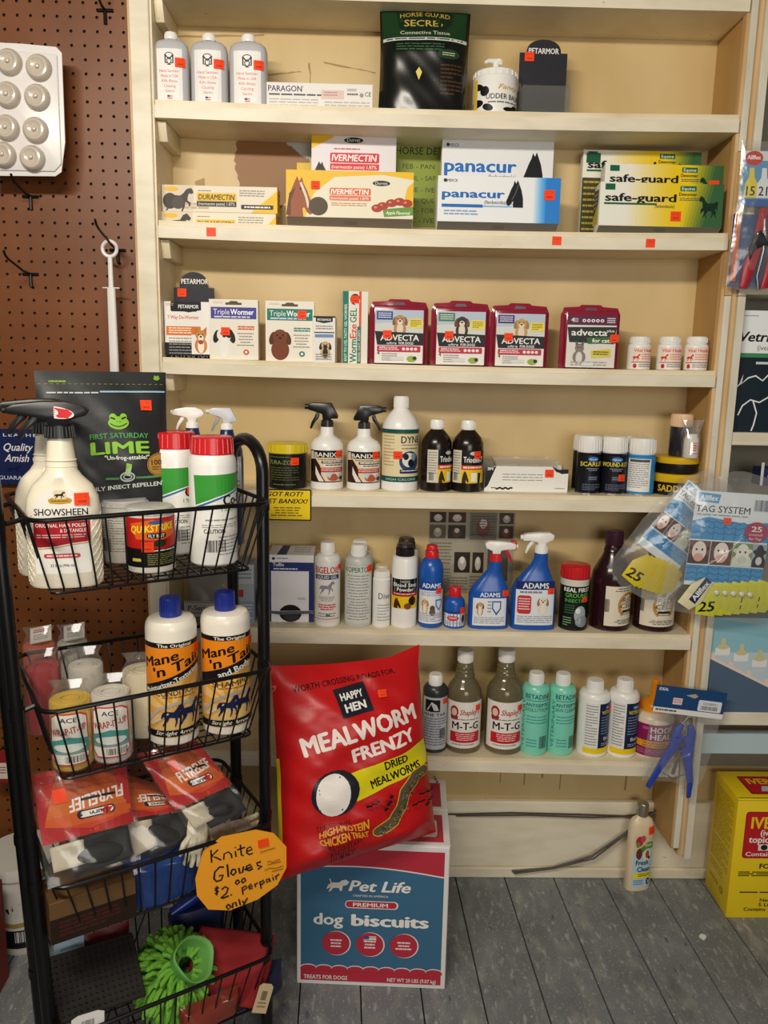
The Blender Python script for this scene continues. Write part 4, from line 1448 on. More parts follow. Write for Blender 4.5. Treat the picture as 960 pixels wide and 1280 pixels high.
# small white bottle in a clear bag leaning in front of it
t = thing('bagged_bottle', 'small white bottle with red stamped box, in clear wrap on the tins', 'bottle', loc2 + Vector((.009, -.040, -.0001)))
MB().loft([(0, .014, .014, 2), (.003, .016, .016, 2), (.040, .0155, .0155, 2), (.046, .013, .013, 2), (.052, .012, .012, 2)], WHITE, 24).build('body', t)
Art(0, 0, 30, 26).r(4, 2, 26, 24, '#d8422e').r(5.5, 3.5, 24.5, 22.5, '#f3efe8').fp(8, 6, 22, 20, 3, '#d8422e', .6).build('label', Round(.016), (-.012, .008, .014, .036), t)
cf = film('clear_wrap', gloss=.15, rough=.08, haze=.12)
MB().loft([(0.0, .019, .017, 2.4), (.03, .020, .018, 2.4), (.055, .017, .013, 2), (.068, .021, .004, 2), (.082, .026, .0015, 2)], cf, 20, (0, 0)).build('clear_wrap', t)

# ------------------------------------------------------------------ fifth shelf (board 5)
loc, w, h = spot(5, 336, 392, 694, 785, .012, .6)
d = .07
t = thing('glove_carton', 'white and navy dispenser carton with an oval opening low in front', 'box', loc)
mb = MB()
hole = []
NV = card('#27346c')
WHC = card('#ece9e6')
y0_, y1_ = 0.0, d
mb.prism([(0.002, 0), (d, 0), (d, h + .006), (0.002, h)], 'x', -w / 2, w / 2, WHC, .0006)
mb.build('carton', t)
sf = Flat((0, .002, 0))
a = Art(0, 0, 56, 92, '#e9e6ea').r(0, 0, 56, 22, '#27346c').r(0, 0, 56, 10, '#eceaec').e(6, 5, 2, 2, '#27346c').fp(10, 4, 24, 7, 1, '#667').t('Tuffie', 5, 15.5, 5, '#e8e8f2', 14, 'L', .02).fp(6, 18, 36, 20, 1, '#d8d8e8', .9).r(0, 22, 3, 92, '#27346c').r(50, 22, 56, 92, '#27346c').fp(36, 58, 46, 62, 2, '#999')
a.e(27, 80, 14, 12, '#14151a').poly([(0, 77), (8, 80), (56, 80), (56, 76)], '#d5d2d8').e(28, 84, 9, 6, '#3b3d44').fp(18, 82, 38, 90, 3, '#23242a', .4)
a.build('front_print', sf, (-w / 2, 0, w / 2, h), t)
Art(0, 0, 56, 40).r(0, 0, 56, 40, '#e4e0da').poly([(14, 0), (24, 0), (22, 40), (10, 40)], '#27346c').fp(30, 6, 52, 34, 3, '#9aa').build('top_print', Flat((0, .002, h + .0002), (1, 0, 0), (0, d - .002, .006)), (-w / 2, 0, w / 2, d - .003), t)
MB().tube([(-w * .55, -.004, h * .16), (-w * .2, -.006, h * .145), (w * .1, -.005, h * .15), (w * .56, -.003, h * .165)], [.002, .004, .004, .002], mat('#4b4d55', .7), 8).build('protruding_sheet', t)

CYL = [(0, .94), (.012, 1), (.78, 1), (.82, .97), (.85, .84), (.865, .5), (.875, .42)]
FLIP = [('cap', .86, 1.0, .54, .52, WHITE)]
S = spot(5, 393, 425, 677, 786, .012)
w, h = S[1], S[2]
t = bottle('liniment_bottle', 'white bottle with white cap and big red capitals on its label', 'bottle', S, CYL, WHITE, FLIP)
sf = Round(w / 2)
a = Art(0, 0, 50, 76, '#eeeae2').t('BIGELOIL', 25, 10, 9, '#c4252c', 44, b=.04).r(3, 12, 47, 18, '#27325f').t('LIQUID GEL', 25, 16.8, 4, '#e8e8f2', 36, b=.02)
shape(a, [(p, q) for p, q in HORSE_RUN], 12, 20, 26, 18, '#8d8f98').fp(8, 41, 42, 48, 3, '#8a8884', .4, 1, 'C').fp(6, 51, 44, 60, 3, '#d4574e', .6, 1, 'C').fp(10, 63, 40, 70, 2, '#8a8884', .4).e(27, 66, 4, 1.5, '#4a8a50').stroke([(2, 71), (48, 71)], .8, '#c4252c')
a.build('label', sf, (-w * .6, h * .05, w * .6, h * .74), t)
sticker(sf, w * .56, h * .72, .013, t)
for k, (u0, u1, vt, vb, yf) in enumerate([(432, 465, 675, 775, .07), (430, 464, 680, 787, .012)]):
    S = spot(5, u0, u1, vt, vb, yf)
    w, h = S[1], S[2]
    t = bottle('liniment_bottle', ['grey frosted bottle hidden behind the similar one, only cap and shoulder showing', 'grey frosted bottle with green capitals and long fine print, in front of its twin'][k], 'bottle', S, CYL, mat('#cfd1cb', .35, 0, .1), FLIP, group='grey frosted bottles')
    if k:
        sf = Round(w / 2)
        a = Art(0, 0, 50, 76, '#d9dad3').t('KOPERTOX', 25, 8, 7, '#3f7a52', 44, b=.03).fp(4, 12, 46, 74, 16, '#93958e', .32, 1, 'C')
        a.build('label', sf, (-w * .6, h * .05, w * .6, h * .76), t)
        sticker(sf, w * .46, h * .73, .016, t)
for k, (u0, u1, vt, vb, yf) in enumerate([(466, 486, 706, 776, .06), (465, 487, 713, 787, .014)]):
    S = spot(5, u0, u1, vt, vb, yf)
    w, h = S[1], S[2]
    t = bottle('small_bottle', ['slim white bottle hidden behind another, its beige cap showing above', 'slim plain white bottle with grey letters, front one of two'][k], 'bottle', S, [(0, .95), (.01, 1), (.86, 1), (.88, .9)], WHITE,
               [('cap', .86, 1.0, .9, .86, [plastic('#dccfb4'), WHITE][k])], group='slim white bottles')
    if k:
        Art(0, 0, 40, 60).t('Dive', 26, 22, 9, '#5c6068', 24, b=.01).fp(12, 30, 38, 56, 6, '#a9aaae', .35).build('label', Round(w / 2), (-w * .6, h * .04, w * .6, h * .8), t)
for k, (u0, u1, vt, vb, yf) in enumerate([(491, 521, 672, 776, .07), (488, 520, 679, 788, .012)]):
    S = spot(5, u0, u1, vt, vb, yf)
    w, h = S[1], S[2]
    t = bottle('powder_bottle', ['white bottle with black cap hidden behind another of its kind', 'white bottle with a black cap and black, red and yellow label'][k], 'bottle', S, [(0, .95), (.01, 1), (.80, 1), (.835, .95), (.86, .7)], WHITE,
               [('cap', .85, .96, .72, .7, BLACK), ('cap_top', .96, 1.0, .66, .6, plastic('#2a1a18'))], group='white powder bottles with black caps')
    if k:
        sf = Round(w / 2)
        a = Art(0, 0, 50, 46, '#17171b').e(26, 4, 8, 2, '#888').t('Blood Stop', 26, 12, 6, '#f2f0ec', 42, b=.03).t('Powder', 26, 19, 6, '#f2f0ec', 28, b=.03).r(0, 21, 50, 27, '#a82a26').fp(6, 22.5, 44, 26, 1, '#f0c8c0').r(0, 27, 50, 46, '#efc51c')
        shape(a, HORSE_HEAD, 6, 29, 14, 17, "#4a2616")
        a.e(38, 34, 7, 7, '#1c1a18').e(30, 42, 6, 5, '#8a4a28')
        a.build('label', sf, (-w * .62, h * .24, w * .62, h * .60), t)

# blue bottles with dog and cat labels
S = spot(5, 522, 552, 681, 788, .014)
w, h = S[1], S[2]
BLU = plastic('#1b56ae')
t = bottle('shampoo_bottle', 'tall blue shampoo bottle with a red cap and golden puppy label', 'bottle', S, [(0, .94), (.015, 1), (.70, 1), (.76, .93), (.82, .74), (.85, .52)], BLU, [('cap', .845, .94, .56, .54, REDP), ('cap_top', .94, 1.0, .46, .44, REDP)])
sf = Round(w / 2)


def bluelab(a, big):
    a.r(0, 0, 60, 66, '#e8eaee').r(0, 0, 60, 14, '#1b4f9f').t('ADAMS', 30, 10, 7.5, '#f4f6fa', 40, b=.03).fp(8, 16, 50, 24, 3, '#8a98b4', .4)
    dog(a, 17, 33, 10.5, '#d8b27a', '#b88a50')
    a.e(32, 42, 5, 5, '#5a4a40').e(32, 48, 6, 5, '#6a5a50').poly([(38, 28), (52, 28), (52, 38), (45, 46), (38, 38)], '#3a72b8').poly([(40, 30), (50, 30), (50, 37), (45, 43), (40, 37)], '#dce8f4').fp(4, 50, 56, 64, 5, '#9ba3b4', .4)
    return a


bluelab(Art(0, 0, 60, 66), 1).build('label', sf, (-w * .64, h * .06, w * .64, h * .58), t)
sticker(sf, w * .3, h * .47, .014, t)
S = spot(5, 554, 580, 733, 789, .014)
w, h = S[1], S[2]
t = bottle('shampoo_bottle', 'very small blue bottle with a red cap beside the tall puppy-labelled one', 'bottle', S, [(0, .94), (.02, 1), (.60, 1), (.68, .92), (.74, .7), (.77, .52)], BLU, [('cap', .76, 1.0, .58, .56, REDP)])
sf = Round(w / 2)
Art(0, 0, 50, 34, '#e8eaee').r(0, 0, 50, 6, '#1b3f86').e(20, 16, 12, 6, '#c8353a').fp(12, 13, 28, 19, 2, '#f4dada').e(42, 18, 5, 9, '#3a3a40').fp(4, 24, 46, 32, 3, '#9ba3b4', .4).build('label', sf, (-w * .62, h * .06, w * .62, h * .44), t)
sticker(sf, w * .34, h * .46, .012, t, h=.014)

# two flat blue spray bottles with slanted shoulders
for k, (u0, u1, vt, vb, lean) in enumerate([(583, 641, 665, 790, .26), (636, 696, 650, 790, .18)]):
    loc, w, h = spot(5, u0, u1, vt, vb, .012, .5)
    w = w * [.86, .92][k]
    t = thing('spray_bottle', ['shorter blue flea spray bottle with white head, red collar and red trigger', 'taller blue flea spray bottle with an all white head and trigger'][k], 'spray bottle', loc + Vector((-.006 if k == 0 else -.004, 0, 0)), 0, 'blue flea spray bottles')
    hb = h * [.70, .70][k]
    nx = w * [.14, .13][k]
    mb = MB()
    prof = [(0, .96, 0), (.012, 1, 0), (.50, 1, 0), (.62, .86, .14), (.74, .60, .42), (.84, .40, .72), (.92, .31, 1.0), (1.0, .30, 1.0)]
    mb.loft([(q * hb, r * w / 2, max(.30 * w / 2, r * w * .26), 3.2 if r > .5 else 2.3, nx * f_, 0) for q, r, f_ in prof], BLU, 36)
    mb.build('body', t)

    e = bpy.data.objects.new('spray_top', None)
    COL.objects.link(e)
    e.parent = t
    e.location = (nx, 0, 0)
    if k == 0:
        sprayer(e, hb, h * .30, WHITE, REDP, 1, 2, REDP)
        MB().prism([(h * .30 * .5, hb + h * .21), (h * .30 * .68, hb + h * .21), (h * .30 * .66, hb + h * .115), (h * .30 * .5, hb + h * .12)], 'y', -.007, .007, REDP, .001).build('nozzle', e)
    else:
        sprayer(e, hb, h * .27, WHITE, WHITE, -1, 2, WHITE)
    # the top's pieces hang one level below the bottle
    for ch in list(e.children):
        ch.parent = t
        ch.location = (nx, 0, 0)
    bpy.data.objects.remove(e)
    sf = Round(w / 2, w * .26, 3.2)
    if k == 0:
        a = Art(0, 0, 60, 52, '#e8eaee').r(0, 0, 60, 10, '#1b56ae').t('ADAMS', 30, 8, 7, '#f4f6fa', 36, b=.03)
        dog(a, 13, 21, 9.5, '#c9a06a', '#8a5a34')
        a.poly([(34, 14), (50, 14), (50, 26), (42, 36), (34, 26)], '#2f5fa8').poly([(36, 16), (48, 16), (48, 25), (42, 32), (36, 25)], '#e0e8f4').fp(26, 14, 33, 34, 4, '#9ba3b4').fp(3, 39, 57, 50, 4, '#9ba3b4', .4)
        a.build('label', sf, (-w * .42, h * .04, w * .42, h * .40), t)
        sticker(sf, w * .38, h * .385, .015, t)
    else:
        a = Art(0, 0, 60, 62, '#e6e9ef').r(0, 0, 60, 12, '#1b2f6a').t('ADAMS', 30, 10, 8, '#f4f6fa', 40, b=.03).fp(6, 14, 40, 18, 1, '#889', .7).rr(3, 20, 24, 46, 4, '#c8353a').fp(5, 24, 22, 42, 5, '#f4dada', .4)
        dog(a, 42, 28, 12, '#e6ded0', '#a8743c')
        a.fp(3, 49, 57, 60, 4, '#9ba3b4', .4)
        a.build('label', sf, (-w * .44, h * .05, w * .44, h * .46), t)
        sticker(sf, w * .34, h * .37, .015, t)

S = spot(5, 697, 732, 705, 790, .012)
w, h = S[1], S[2]
t = bottle('powder_canister', 'black powder canister with a bright red lid, right of the blue sprays', 'canister', S, [(0, .95), (.01, 1), (.84, 1)], plastic('#16181a'), [('lid', .80, 1.0, 1.02, 1.0, REDP)], )
MB().loft([(h * .70, w * .503, w * .503, 2), (h * .80, w * .503, w * .503, 2)], plastic('#d9d4c8'), 36, (0, 0)).build('neck_band', t)
sf = Round(w / 2)
a = Art(0, 0, 56, 60, '#16181a').t('REAL FIRST', 28, 7, 6, '#f4f2ee', 46, b=.04).t('GROUND', 28, 15, 6.5, '#5ab04a', 40, b=.04).t('INSECTION', 28, 22, 5, '#5ab04a', 40, b=.02)
a.e(34, 40, 10, 13, '#a9b2b4').e(38, 50, 12, 8, '#8b979c').e(30, 34, 4, 4, '#e4e8ea').fp(6, 44, 20, 58, 4, '#7fae7a', .4).fp(8, 26, 24, 40, 4, '#3d6f42', .4)
a.build('label', sf, (-w * .62, h * .04, w * .62, h * .69), t)
sticker(sf, w * .26, h * .5, .013, t)

MAR = mat('#2b1017', .18)
for k, (u0, u1, vt, vb, rot) in enumerate([(735, 784, 663, 792, 32), (790, 839, 664, 792, 3)]):
    S = spot(5, u0, u1, vt, vb, .012)
    w, h = S[1], S[2]
    t = bottle('supplement_bottle', ['dark maroon supplement bottle, wholly in view, its cream label turned right', 'dark maroon supplement bottle partly behind the hanging bag of yellow tags'][k], 'bottle', S,
               [(0, .92), (.012, 1), (.52, 1), (.58, .96), (.65, .80), (.74, .55), (.79, .47), (.80, .50), (.815, .47), (.83, .45), (.845, .43), (.86, .40)], MAR, [('cap', .855, 1.0, .44, .42, plastic('#3a1a2a'))], group='dark maroon supplement bottles')
    sf = Round(w / 2, rot=rot)
    a = Art(0, 0, 64, 62, '#e6dcc6').fp(10, 3, 54, 10, 2, '#55504a', .4, 1, 'C').ring(34, 30, 15, 19, 3.4, '#c98e2c', -235, 55).ring(34, 30, 16, 20, .7, '#6a4412', -235, 55)
    for q in range(8):
        an = math.radians(-225 + q * 38)
        a.e(34 + 13.4 * math.cos(an), 30 + 17.2 * math.sin(an), .9, .9, '#5a3a10')
    a.t('RED', 34, 25, 8, '#2e2a28', 20, sh=.2).t('CELL', 34, 34, 8, '#2e2a28', 24, sh=.2).r(25, 37, 43, 41, '#2e2a28').fp(26, 43, 42, 46, 1, '#777').fp(12, 52, 54, 60, 3, '#55504a', .4, 1, 'C').barcode(0, 20, 6, 40)
    a.build('label', sf, (-w * .55, h * .06, w * .6, h * .47), t)
    if k:
        sticker(sf, w * .4, h * .39, .014, t, h=.018)

# newsprint posters with dog pictures pinned to the back wall
ps = [at(u, v, D) for u, v in ((537, 640), (640, 640), (640, 742))]
a = Art(537, 640, 645, 742, '#a79f8a')
rn = random.Random(5)
for (x, y, w_, h_, c) in [(538, 640, 20, 13, '#3b2420'), (561, 640, 22, 13, '#4b2a22'), (538, 656, 20, 17, '#6a5a4a'), (561, 656, 22, 17, '#3a3630'), (588, 640, 34, 34, '#7b776c'), (625, 640, 18, 14, '#4a3a34'), (625, 656, 18, 16, '#4c3c34'),
                        (570, 690, 20, 26, '#2c2420'), (593, 690, 14, 26, '#3a2e2a'), (612, 686, 26, 40, '#5a544a')]:
    a.r(x, y, x + w_, y + h_, c).e(x + w_ * .5, y + h_ * .55, w_ * .26, h_ * .34, rn.choice(['#b5aca0', '#8a4a3a', '#cfc6ba', '#6a4a3c'])).e(x + w_ * .5, y + h_ * .4, w_ * .14, h_ * .18, '#e2dbd0')
a.fp(540, 678, 566, 736, 14, '#7d7666', .4).fp(590, 720, 608, 740, 5, '#7d7666', .4).fp(562, 722, 588, 740, 5, '#7d7666', .4).fp(590, 644, 620, 670, 8, '#59554c', .4)
tag(a.build('newsprint_poster', Flat((0, D + .003, 0)), (ps[0].x, ps[2].z, at(645, 640, D).x, ps[0].z), None), 'aged newsprint sheet with small animal photos on the wall behind the blue sprays', 'poster')

# ------------------------------------------------------------------ sixth shelf (board 6)
S = spot(6, 526, 557, 842, 945, .014)
w, h = S[1], S[2]
t = bottle('liniment_bottle', 'dark grey bottle with white cap and grey-white label, right of the red bag', 'bottle', S, CYL, plastic('#35373a'), [('cap', .86, 1.0, .54, .52, WHITE)])
sf = Round(w / 2)
a = Art(0, 0, 50, 74, '#c6c9cf').r(6, 3, 32, 20, '#1c1d22').poly([(9, 18), (18, 6), (26, 10), (30, 18)], '#d8d8d8').poly([(12, 18), (17, 9), (22, 18)], '#1c1d22').t('PINE TAR', 24, 26, 4, '#2a2a30', 40, b=.02).fp(4, 29, 46, 70, 11, '#6a6d75', .35).barcode(32, 44, 44, 58)
a.build('label', sf, (-w * .6, h * .05, w * .6, h * .74), t)
sticker(sf, w * .4, h * .69, .014, t)
AMB = mat('#9a8f6c', .12, 0, .6)
for k, (u0, u1, vt, vb) in enumerate([(555, 599, 812, 945), (604, 650, 811, 947)]):
    S = spot(6, u0, u1, vt, vb, .014)
    w, h = S[1], S[2]
    t = bottle('oil_bottle', 'long-necked bottle of olive-brown oil with white label, ' + ['left of the two', 'right of the two, beside mint bottles'][k], 'bottle', S,
               [(0, .92), (.012, 1), (.55, 1), (.61, .96), (.66, .82), (.70, .62), (.735, .52), (.745, .56), (.76, .52), (.78, .48), (.79, .51), (.805, .46), (.825, .45), (.835, .48), (.85, .43), (.88, .40), (.90, .38)], AMB, [('cap', .885, 1.0, .44, .43, WHITE)], group='long-necked oil bottles')
    MB().loft([(.003, w * .43, w * .43, 2), (h * .5, w * .47, w * .47, 2), (h * .60, w * .45, w * .45, 2), (h * .64, w * .40, w * .40, 2)], mat('#6a4a1c', .3), 32).build('oil', t)
    sf = Round(w / 2)
    a = Art(0, 0, 68, 66, '#efe9e0').e(16, 14, 7, 8, '#a0282c').e(16, 15, 4.5, 5.5, '#e8c8b0').poly([(9, 20), (23, 20), (21, 26), (11, 26)], '#a0282c').t("Shapley's", 42, 18, 8, '#b02a30', 34, sh=.35, b=.02).fp(14, 24, 56, 27, 1, '#777').t('M-T-G', 35, 39, 11, '#17171b', 44, b=.03)
    a.r(10, 43, 60, 58, '#c8252c').fp(14, 45, 56, 56, 4, '#f4c8c4', .45, 1, 'C').fp(14, 60, 50, 64, 1, '#999')
    a.build('label', sf, (-w * .62, h * .06, w * .62, h * .53), t)
    sticker(sf, w * .38, h * .47, .015, t)
MINT = plastic('#7fd6bd')
for k, (u0, u1, vt, vb, rot) in enumerate([(648, 683, 840, 948, -4), (680, 714, 841, 948, 10)]):
    S = spot(6, u0, u1, vt, vb, .014 + .004 * k)
    w, h = S[1], S[2]
    w *= .97
    t = bottle('antiseptic_bottle', 'mint green bottle with white cap, ' + ['left of the two, by the long-necked bottle', 'right of the two, by the white bottle'][k], 'bottle', (S[0] + Vector(([-.001, .0015][k], 0, 0)), w, h), CYL, MINT, FLIP, group='mint green bottles')
    sf = Round(w / 2, rot=rot)
    a = Art(0, 0, 56, 76).t('BETADINE', 30, 8, 6, '#1d5560', 42, b=.02).r(10, 10, 50, 10.7, '#1d5560').t('ANTISEPTIC', 30, 18, 4.5, '#1d5560', 40, b=.02).t('SKIN CLEANSER' if k else 'SOLUTION', 30, 24, 4.5, '#1d5560', 40).fp(12, 30, 48, 42, 3, '#4a9c96', .35).t('VETERINARY', 9, 72, 6, '#2c7a7c', 62, 'L', rot=-90).fp(14, 60, 30, 72, 3, '#4a9c96', .35).barcode(34, 56, 48, 72, 3, '#2b4a50').poly([(46, 2), (50, 8), (42, 8)], '#c83a3a')
    a.build('label', sf, (-w * .66, h * .05, w * .66, h * .80), t)
for k, (u0, u1, vt, vb, rot) in enumerate([(718, 757, 849, 949, 18), (755, 793, 848, 951, 5)]):
    S = spot(6, u0, u1, vt, vb, .014)
    w, h = S[1], S[2]
    w *= .97
    t = bottle('fly_wash_bottle', 'white bottle with navy and yellow label, ' + ['left of two, next to the mint bottles', 'right of two, next to the magenta-labelled jar'][k], 'bottle', (S[0], w, h), CYL, WHITE, FLIP, group='white bottles with navy and yellow labels')
    sf = Round(w / 2, rot=rot + 6)
    a = Art(0, 0, 70, 72, '#e9e7e2').r(26, 0, 70, 66, '#1a2547').r(0, 64, 70, 72, '#f1d11c').fp(3, 3, 23, 62, 15, '#8a8d94', .35).e(47, 6, 10, 3, '#3c78c0').t('Farnam', 47, 7.4, 2.8, '#fff', 13).t('VETROLIN', 47, 15, 5, '#e8d44a', 34, b=.03).fp(30, 19, 66, 46, 7, '#7f8cb0', .35).t('Bath', 47, 53, 5, '#eee', 20).fp(32, 57, 62, 62, 2, '#a9b4d0', .4)
    a.build('label', sf, (-w * .64, h * .05, w * .68, h * .74), t)
    sticker(sf, w * [.3, .42][k], h * .66, .014, t)
S = spot(6, 786, 837, 885, 953, .012)
w, h = S[1], S[2]
t = bottle('dressing_jar', 'wide cream jar with magenta label and orange brush lid, behind the bagged pliers', 'jar', S, [(0, .94), (.02, 1), (.88, 1), (.95, .9), (1.0, .74)], plastic('#ead9bd'))
OR = plastic('#ef9419')
MB().loft([(h * .99, w * .33, w * .33, 2), (h * 1.13, w * .32, w * .32, 2), (h * 1.2, w * .26, w * .26, 2), (h * 1.24, w * .13, w * .13, 2), (h * 1.3, w * .105, w * .105, 2), (h * 1.66, w * .10, w * .10, 2), (h * 1.68, w * .08, w * .08, 2)], OR, 28).build('brush_lid', t)
sf = Round(w / 2)
a = Art(0, 0, 80, 56, '#8d1f5a').e(20, 7, 5, 3, '#b8568a').t('HOOF', 44, 14, 10, '#f4eef0', 34, b=.03).t('HEAL', 43, 26, 10, '#f4eef0', 32, b=.03).r(0, 29, 80, 40, '#efa51e').t('NOURISHING', 34, 34, 3.6, '#3a1a1a', 32, b=.02).t('HOOF DRESSING', 36, 38.8, 3.6, '#3a1a1a', 38, b=.02).fp(8, 44, 70, 53, 3, '#b2709a', .35)
a.build('label', sf, (-w * .66, h * .06, w * .66, h * .80), t)

# left end of the fifth shelf, half hidden behind the wire cart
loc, w, h = spot(5, 236, 292, 712, 780, .02, .5)
t = thing('wrapped_bundle', 'grey plastic-wrapped bundle on the fifth shelf, seen through the wire cart', 'bundle', loc)
pouch(t, 'wrap', w, h, .06, mat('#9a968e', .3), base=1, seed=8, wob=.006)
a = Art(0, 0, 60, 20, '#d9d8d4').r(1, 1, 59, 2, '#777').t('P-Series', 20, 12, 7, '#4a5058', 30, b=.02).fp(4, 14, 50, 18, 1, '#999')
a.build('paper_slip', Flat((0, -.040, 0)), (-w * .5, h * .18, w * .5, h * .48), t, .0002)
loc, w, h = spot(5, 296, 318, 706, 783, .014, .8)
t = thing('supply_carton', 'pale blue and white carton with red spot left of the glove carton', 'box', loc)
MB().box(-w / 2, w / 2, 0, .06, 0, h, card('#aeb9c2'), .001).build('carton', t)
Art(0, 0, 30, 80).r(0, 0, 30, 26, '#c9ced2').fp(4, 6, 26, 22, 3, '#7f8a94').r(4, 34, 12, 44, '#c23a30').r(0, 50, 30, 80, '#8fa6ba').fp(4, 54, 26, 76, 5, '#dfe4e8').build('front_print', Flat((0, 0, 0)), (-w / 2, 0, w / 2, h), t)
loc, w, h = spot(5, 322, 334, 740, 784, .03, .8)
t = thing('supply_carton', 'narrow blue carton squeezed beside the glove carton behind the cart tube', 'box', loc)
MB().box(-w / 2, w / 2, 0, .05, 0, h, card('#3f5f9a'), .001).build('carton', t)
Art(0, 0, 10, 30).fp(2, 4, 8, 26, 5, '#c9d4e4').build('front_print', Flat((0, 0, 0)), (-w / 2, 0, w / 2, h), t)

# ------------------------------------------------------------------ on the floor
# tan shampoo bottle
p = atz(797, 1112, 0)
S = (Vector((p.x, p.y + .012, 0)), .066, at(797, 1003, p.y + .012).z)
w, h = S[1], S[2]
t = bottle('shampoo_bottle', 'tan flat shampoo bottle with silver cap standing alone on the floor', 'bottle', S, [(0, .95), (.012, 1), (.70, .96), (.77, .90), (.82, .74), (.85, .42), (.87, .36)], mat('#ead6b4', .3), [('cap', .86, 1.0, .42, .41, mat('#b9b4aa', .25, .9))], 2.6, .55, rotz=.22)
sf = Round(w / 2, w * .275, 2.6)
a = Art(0, 0, 60, 92, '#b7d3e2').poly([(0, 0), (60, 0), (60, 20), (0, 30)], '#e0c9a4').e(14, 10, 11, 9, '#b8323c').e(24, 6, 8, 6, '#c8525a').e(10, 16, 6, 5, '#7a8a4a').poly([(16, 22), (40, 12), (58, 14), (58, 24), (36, 24), (20, 32)], '#5f8a3a').fp(30, 16, 54, 21, 2, '#e6ecc8', .5)
a.e(15, 32, 9, 10, '#6b3a24').e(38, 36, 12, 10, '#e8ded2').e(40, 34, 6, 7, '#a0522c').e(46, 40, 4, 3, '#5a2c18').t('Fresh', 26, 52, 9, '#1e2a52', 38, b=.04).t('Clean', 32, 64, 9, '#1e2a52', 40, b=.04).t("'n", 50, 55, 5, '#5a6a9a')
a.r(2, 66, 60, 76, '#f2dc2c').fp(16, 68, 54, 74, 2, '#4a4a2a', .5).fp(4, 79, 34, 89, 3, '#4f86b8', .4).e(48, 83, 6, 6, '#1e2a52').poly([(45, 86), (48, 80), (52, 82), (50, 86)], '#dfe8f0')
a.build('label', sf, (-w * .36, h * .05, w * .44, h * .66), t)
sticker(sf, w * .28, h * .71, .017, t, h=.02)

# dog biscuit box
c0, c1, cb = atz(371, 1229, 0), atz(556, 1237, 0), atz(563, 1208, 0)
bw = (c1 - c0).length
rz = math.atan2(c1.y - c0.y, c1.x - c0.x)
bh, bd = .322, .262
t = thing('dog_biscuit_box', 'red, white and blue carton of dog biscuits on the floor under the red bag', 'box', ((c0.x + c1.x) / 2, (c0.y + c1.y) / 2, 0), rz)
mb = MB().box(-bw / 2, bw / 2, 0, bd, 0, bh, card('#e6e2de'), .0015)
mb.build('carton', t)
for s in (0, 1):   # two top flaps with a tape gap between
    mb = MB().box(-bw / 2 - .001, bw / 2 + .001, .001 + s * bd / 2, bd / 2 - .003 + s * bd / 2, bh, bh + .003, card('#e6e2de'), .0008)
    fl = mb.build('top_flap', t)
    a = Art(0, 0, 100, 44).r(4, 6, 96, 40, '#b93244')
    if s == 0:
        a.rr(60, 12, 92, 34, 3, '#e9e5e0').rr(63, 15, 89, 31, 3, '#b93244').t('Pet', 76, 27, 9, '#f2eee8', 20, b=.04, sh=.3)
    a.build('flap_print', Flat((0, .001 + s * bd / 2, bh + .0031), (1, 0, 0), (0, 1, 0)), (-bw / 2, 0, bw / 2, bd / 2 - .003), fl)
sf = Flat((0, 0, 0))
a = Art(0, 0, 190, 182)
a.r(5, 6, 184, 44, '#b93244').poly([(5, 30)] + [(5 + 179 * k / 10, 31 - 6 * math.sin(math.pi * k / 10) + 7 * k / 10) for k in range(11)] + [(184, 160), (5, 160)], '#3f6d8e')
a.stroke([(5 + 179 * k / 10, 30.5 - 6 * math.sin(math.pi * k / 10) + 7 * k / 10) for k in range(11)], 1.6, '#e9e5e0')
a.r(5, 158, 184, 176, '#b93244')
for k in range(9):
    a.e(15 + k * 20, 160, 10.8, 5, '#e9e5e0').e(15 + k * 20, 161, 10.6, 4.8, '#b93244')
a.r(5, 163, 184, 176, '#b93244')
dogp = [(40, 56), (43, 50), (46, 48), (44, 43), (45, 42), (47, 47), (56, 47), (60, 44), (65, 43), (69, 46), (66, 50), (61, 51), (60, 57), (58, 58), (56, 54), (49, 54), (46, 58), (43, 59), (46, 53)]
a.poly([(x - 3, y + 1) for x, y in dogp], '#e9e5e0')
a.t('Pet Life', 104, 58, 14, '#f0ede8', 78, b=.05, sh=.25).t('CRAFTED IN AMERICA', 93, 65, 2.6, '#e9e5e0', 44, b=.01)
a.rr(61, 70, 128, 80, 5, '#e9e5e0').rr(62, 71, 126, 79, 4, '#b93244').t('PREMIUM', 93, 77.6, 5, '#f0ede8', 44, b=.03)
a.t('dog', 40, 102, 15, '#f0ede8', 38, b=.05).t('biscuits', 118, 102, 15, '#f0ede8', 98, b=.09)
for k in range(3):
    x = 50 + k * 43
    a.e(x + 1, 126, 18, 16, '#e9e5e0').e(x, 126, 17.4, 15.4, '#b93244').fp(x - 11, 121, x + 11, 133, 3, '#f0dcdc', .5, k, 'C')
a.r(85, 115, 101, 121, '#e9e5e0').r(85, 115, 92, 119, '#3a4f8a').r(92, 116, 101, 117, '#c8404c').r(85, 119.5, 101, 120.5, '#c8404c')
a.t('TREATS FOR DOGS', 9, 173.5, 5.4, '#f0ede8', 56, 'L', .03).t('NET WT 20 LBS (9.07 kg)', 178, 173.5, 5, '#f0ede8', 62, 'R', .02)
a.build('front_print', sf, (-bw / 2, 0, bw / 2, bh), t)

# red mealworm bag, standing on the box and leaning on its left front corner
q = [Vector((.258, -.318, .332 - .012)), Vector((.575, -.215, .336)), Vector((.252, -.232, .700)), Vector((.548, -.135, .700))]
bl, br, tl, tr = [at(350, 1100, -.345), at(545, 1040, -.225), at(338, 832, -.235), at(522, 815, -.150)]
t = thing('feed_bag', 'big glossy red bag of dried mealworms leaning on the dog biscuit box', 'bag', (bl + br) * .5)
O = (bl + br) * .5


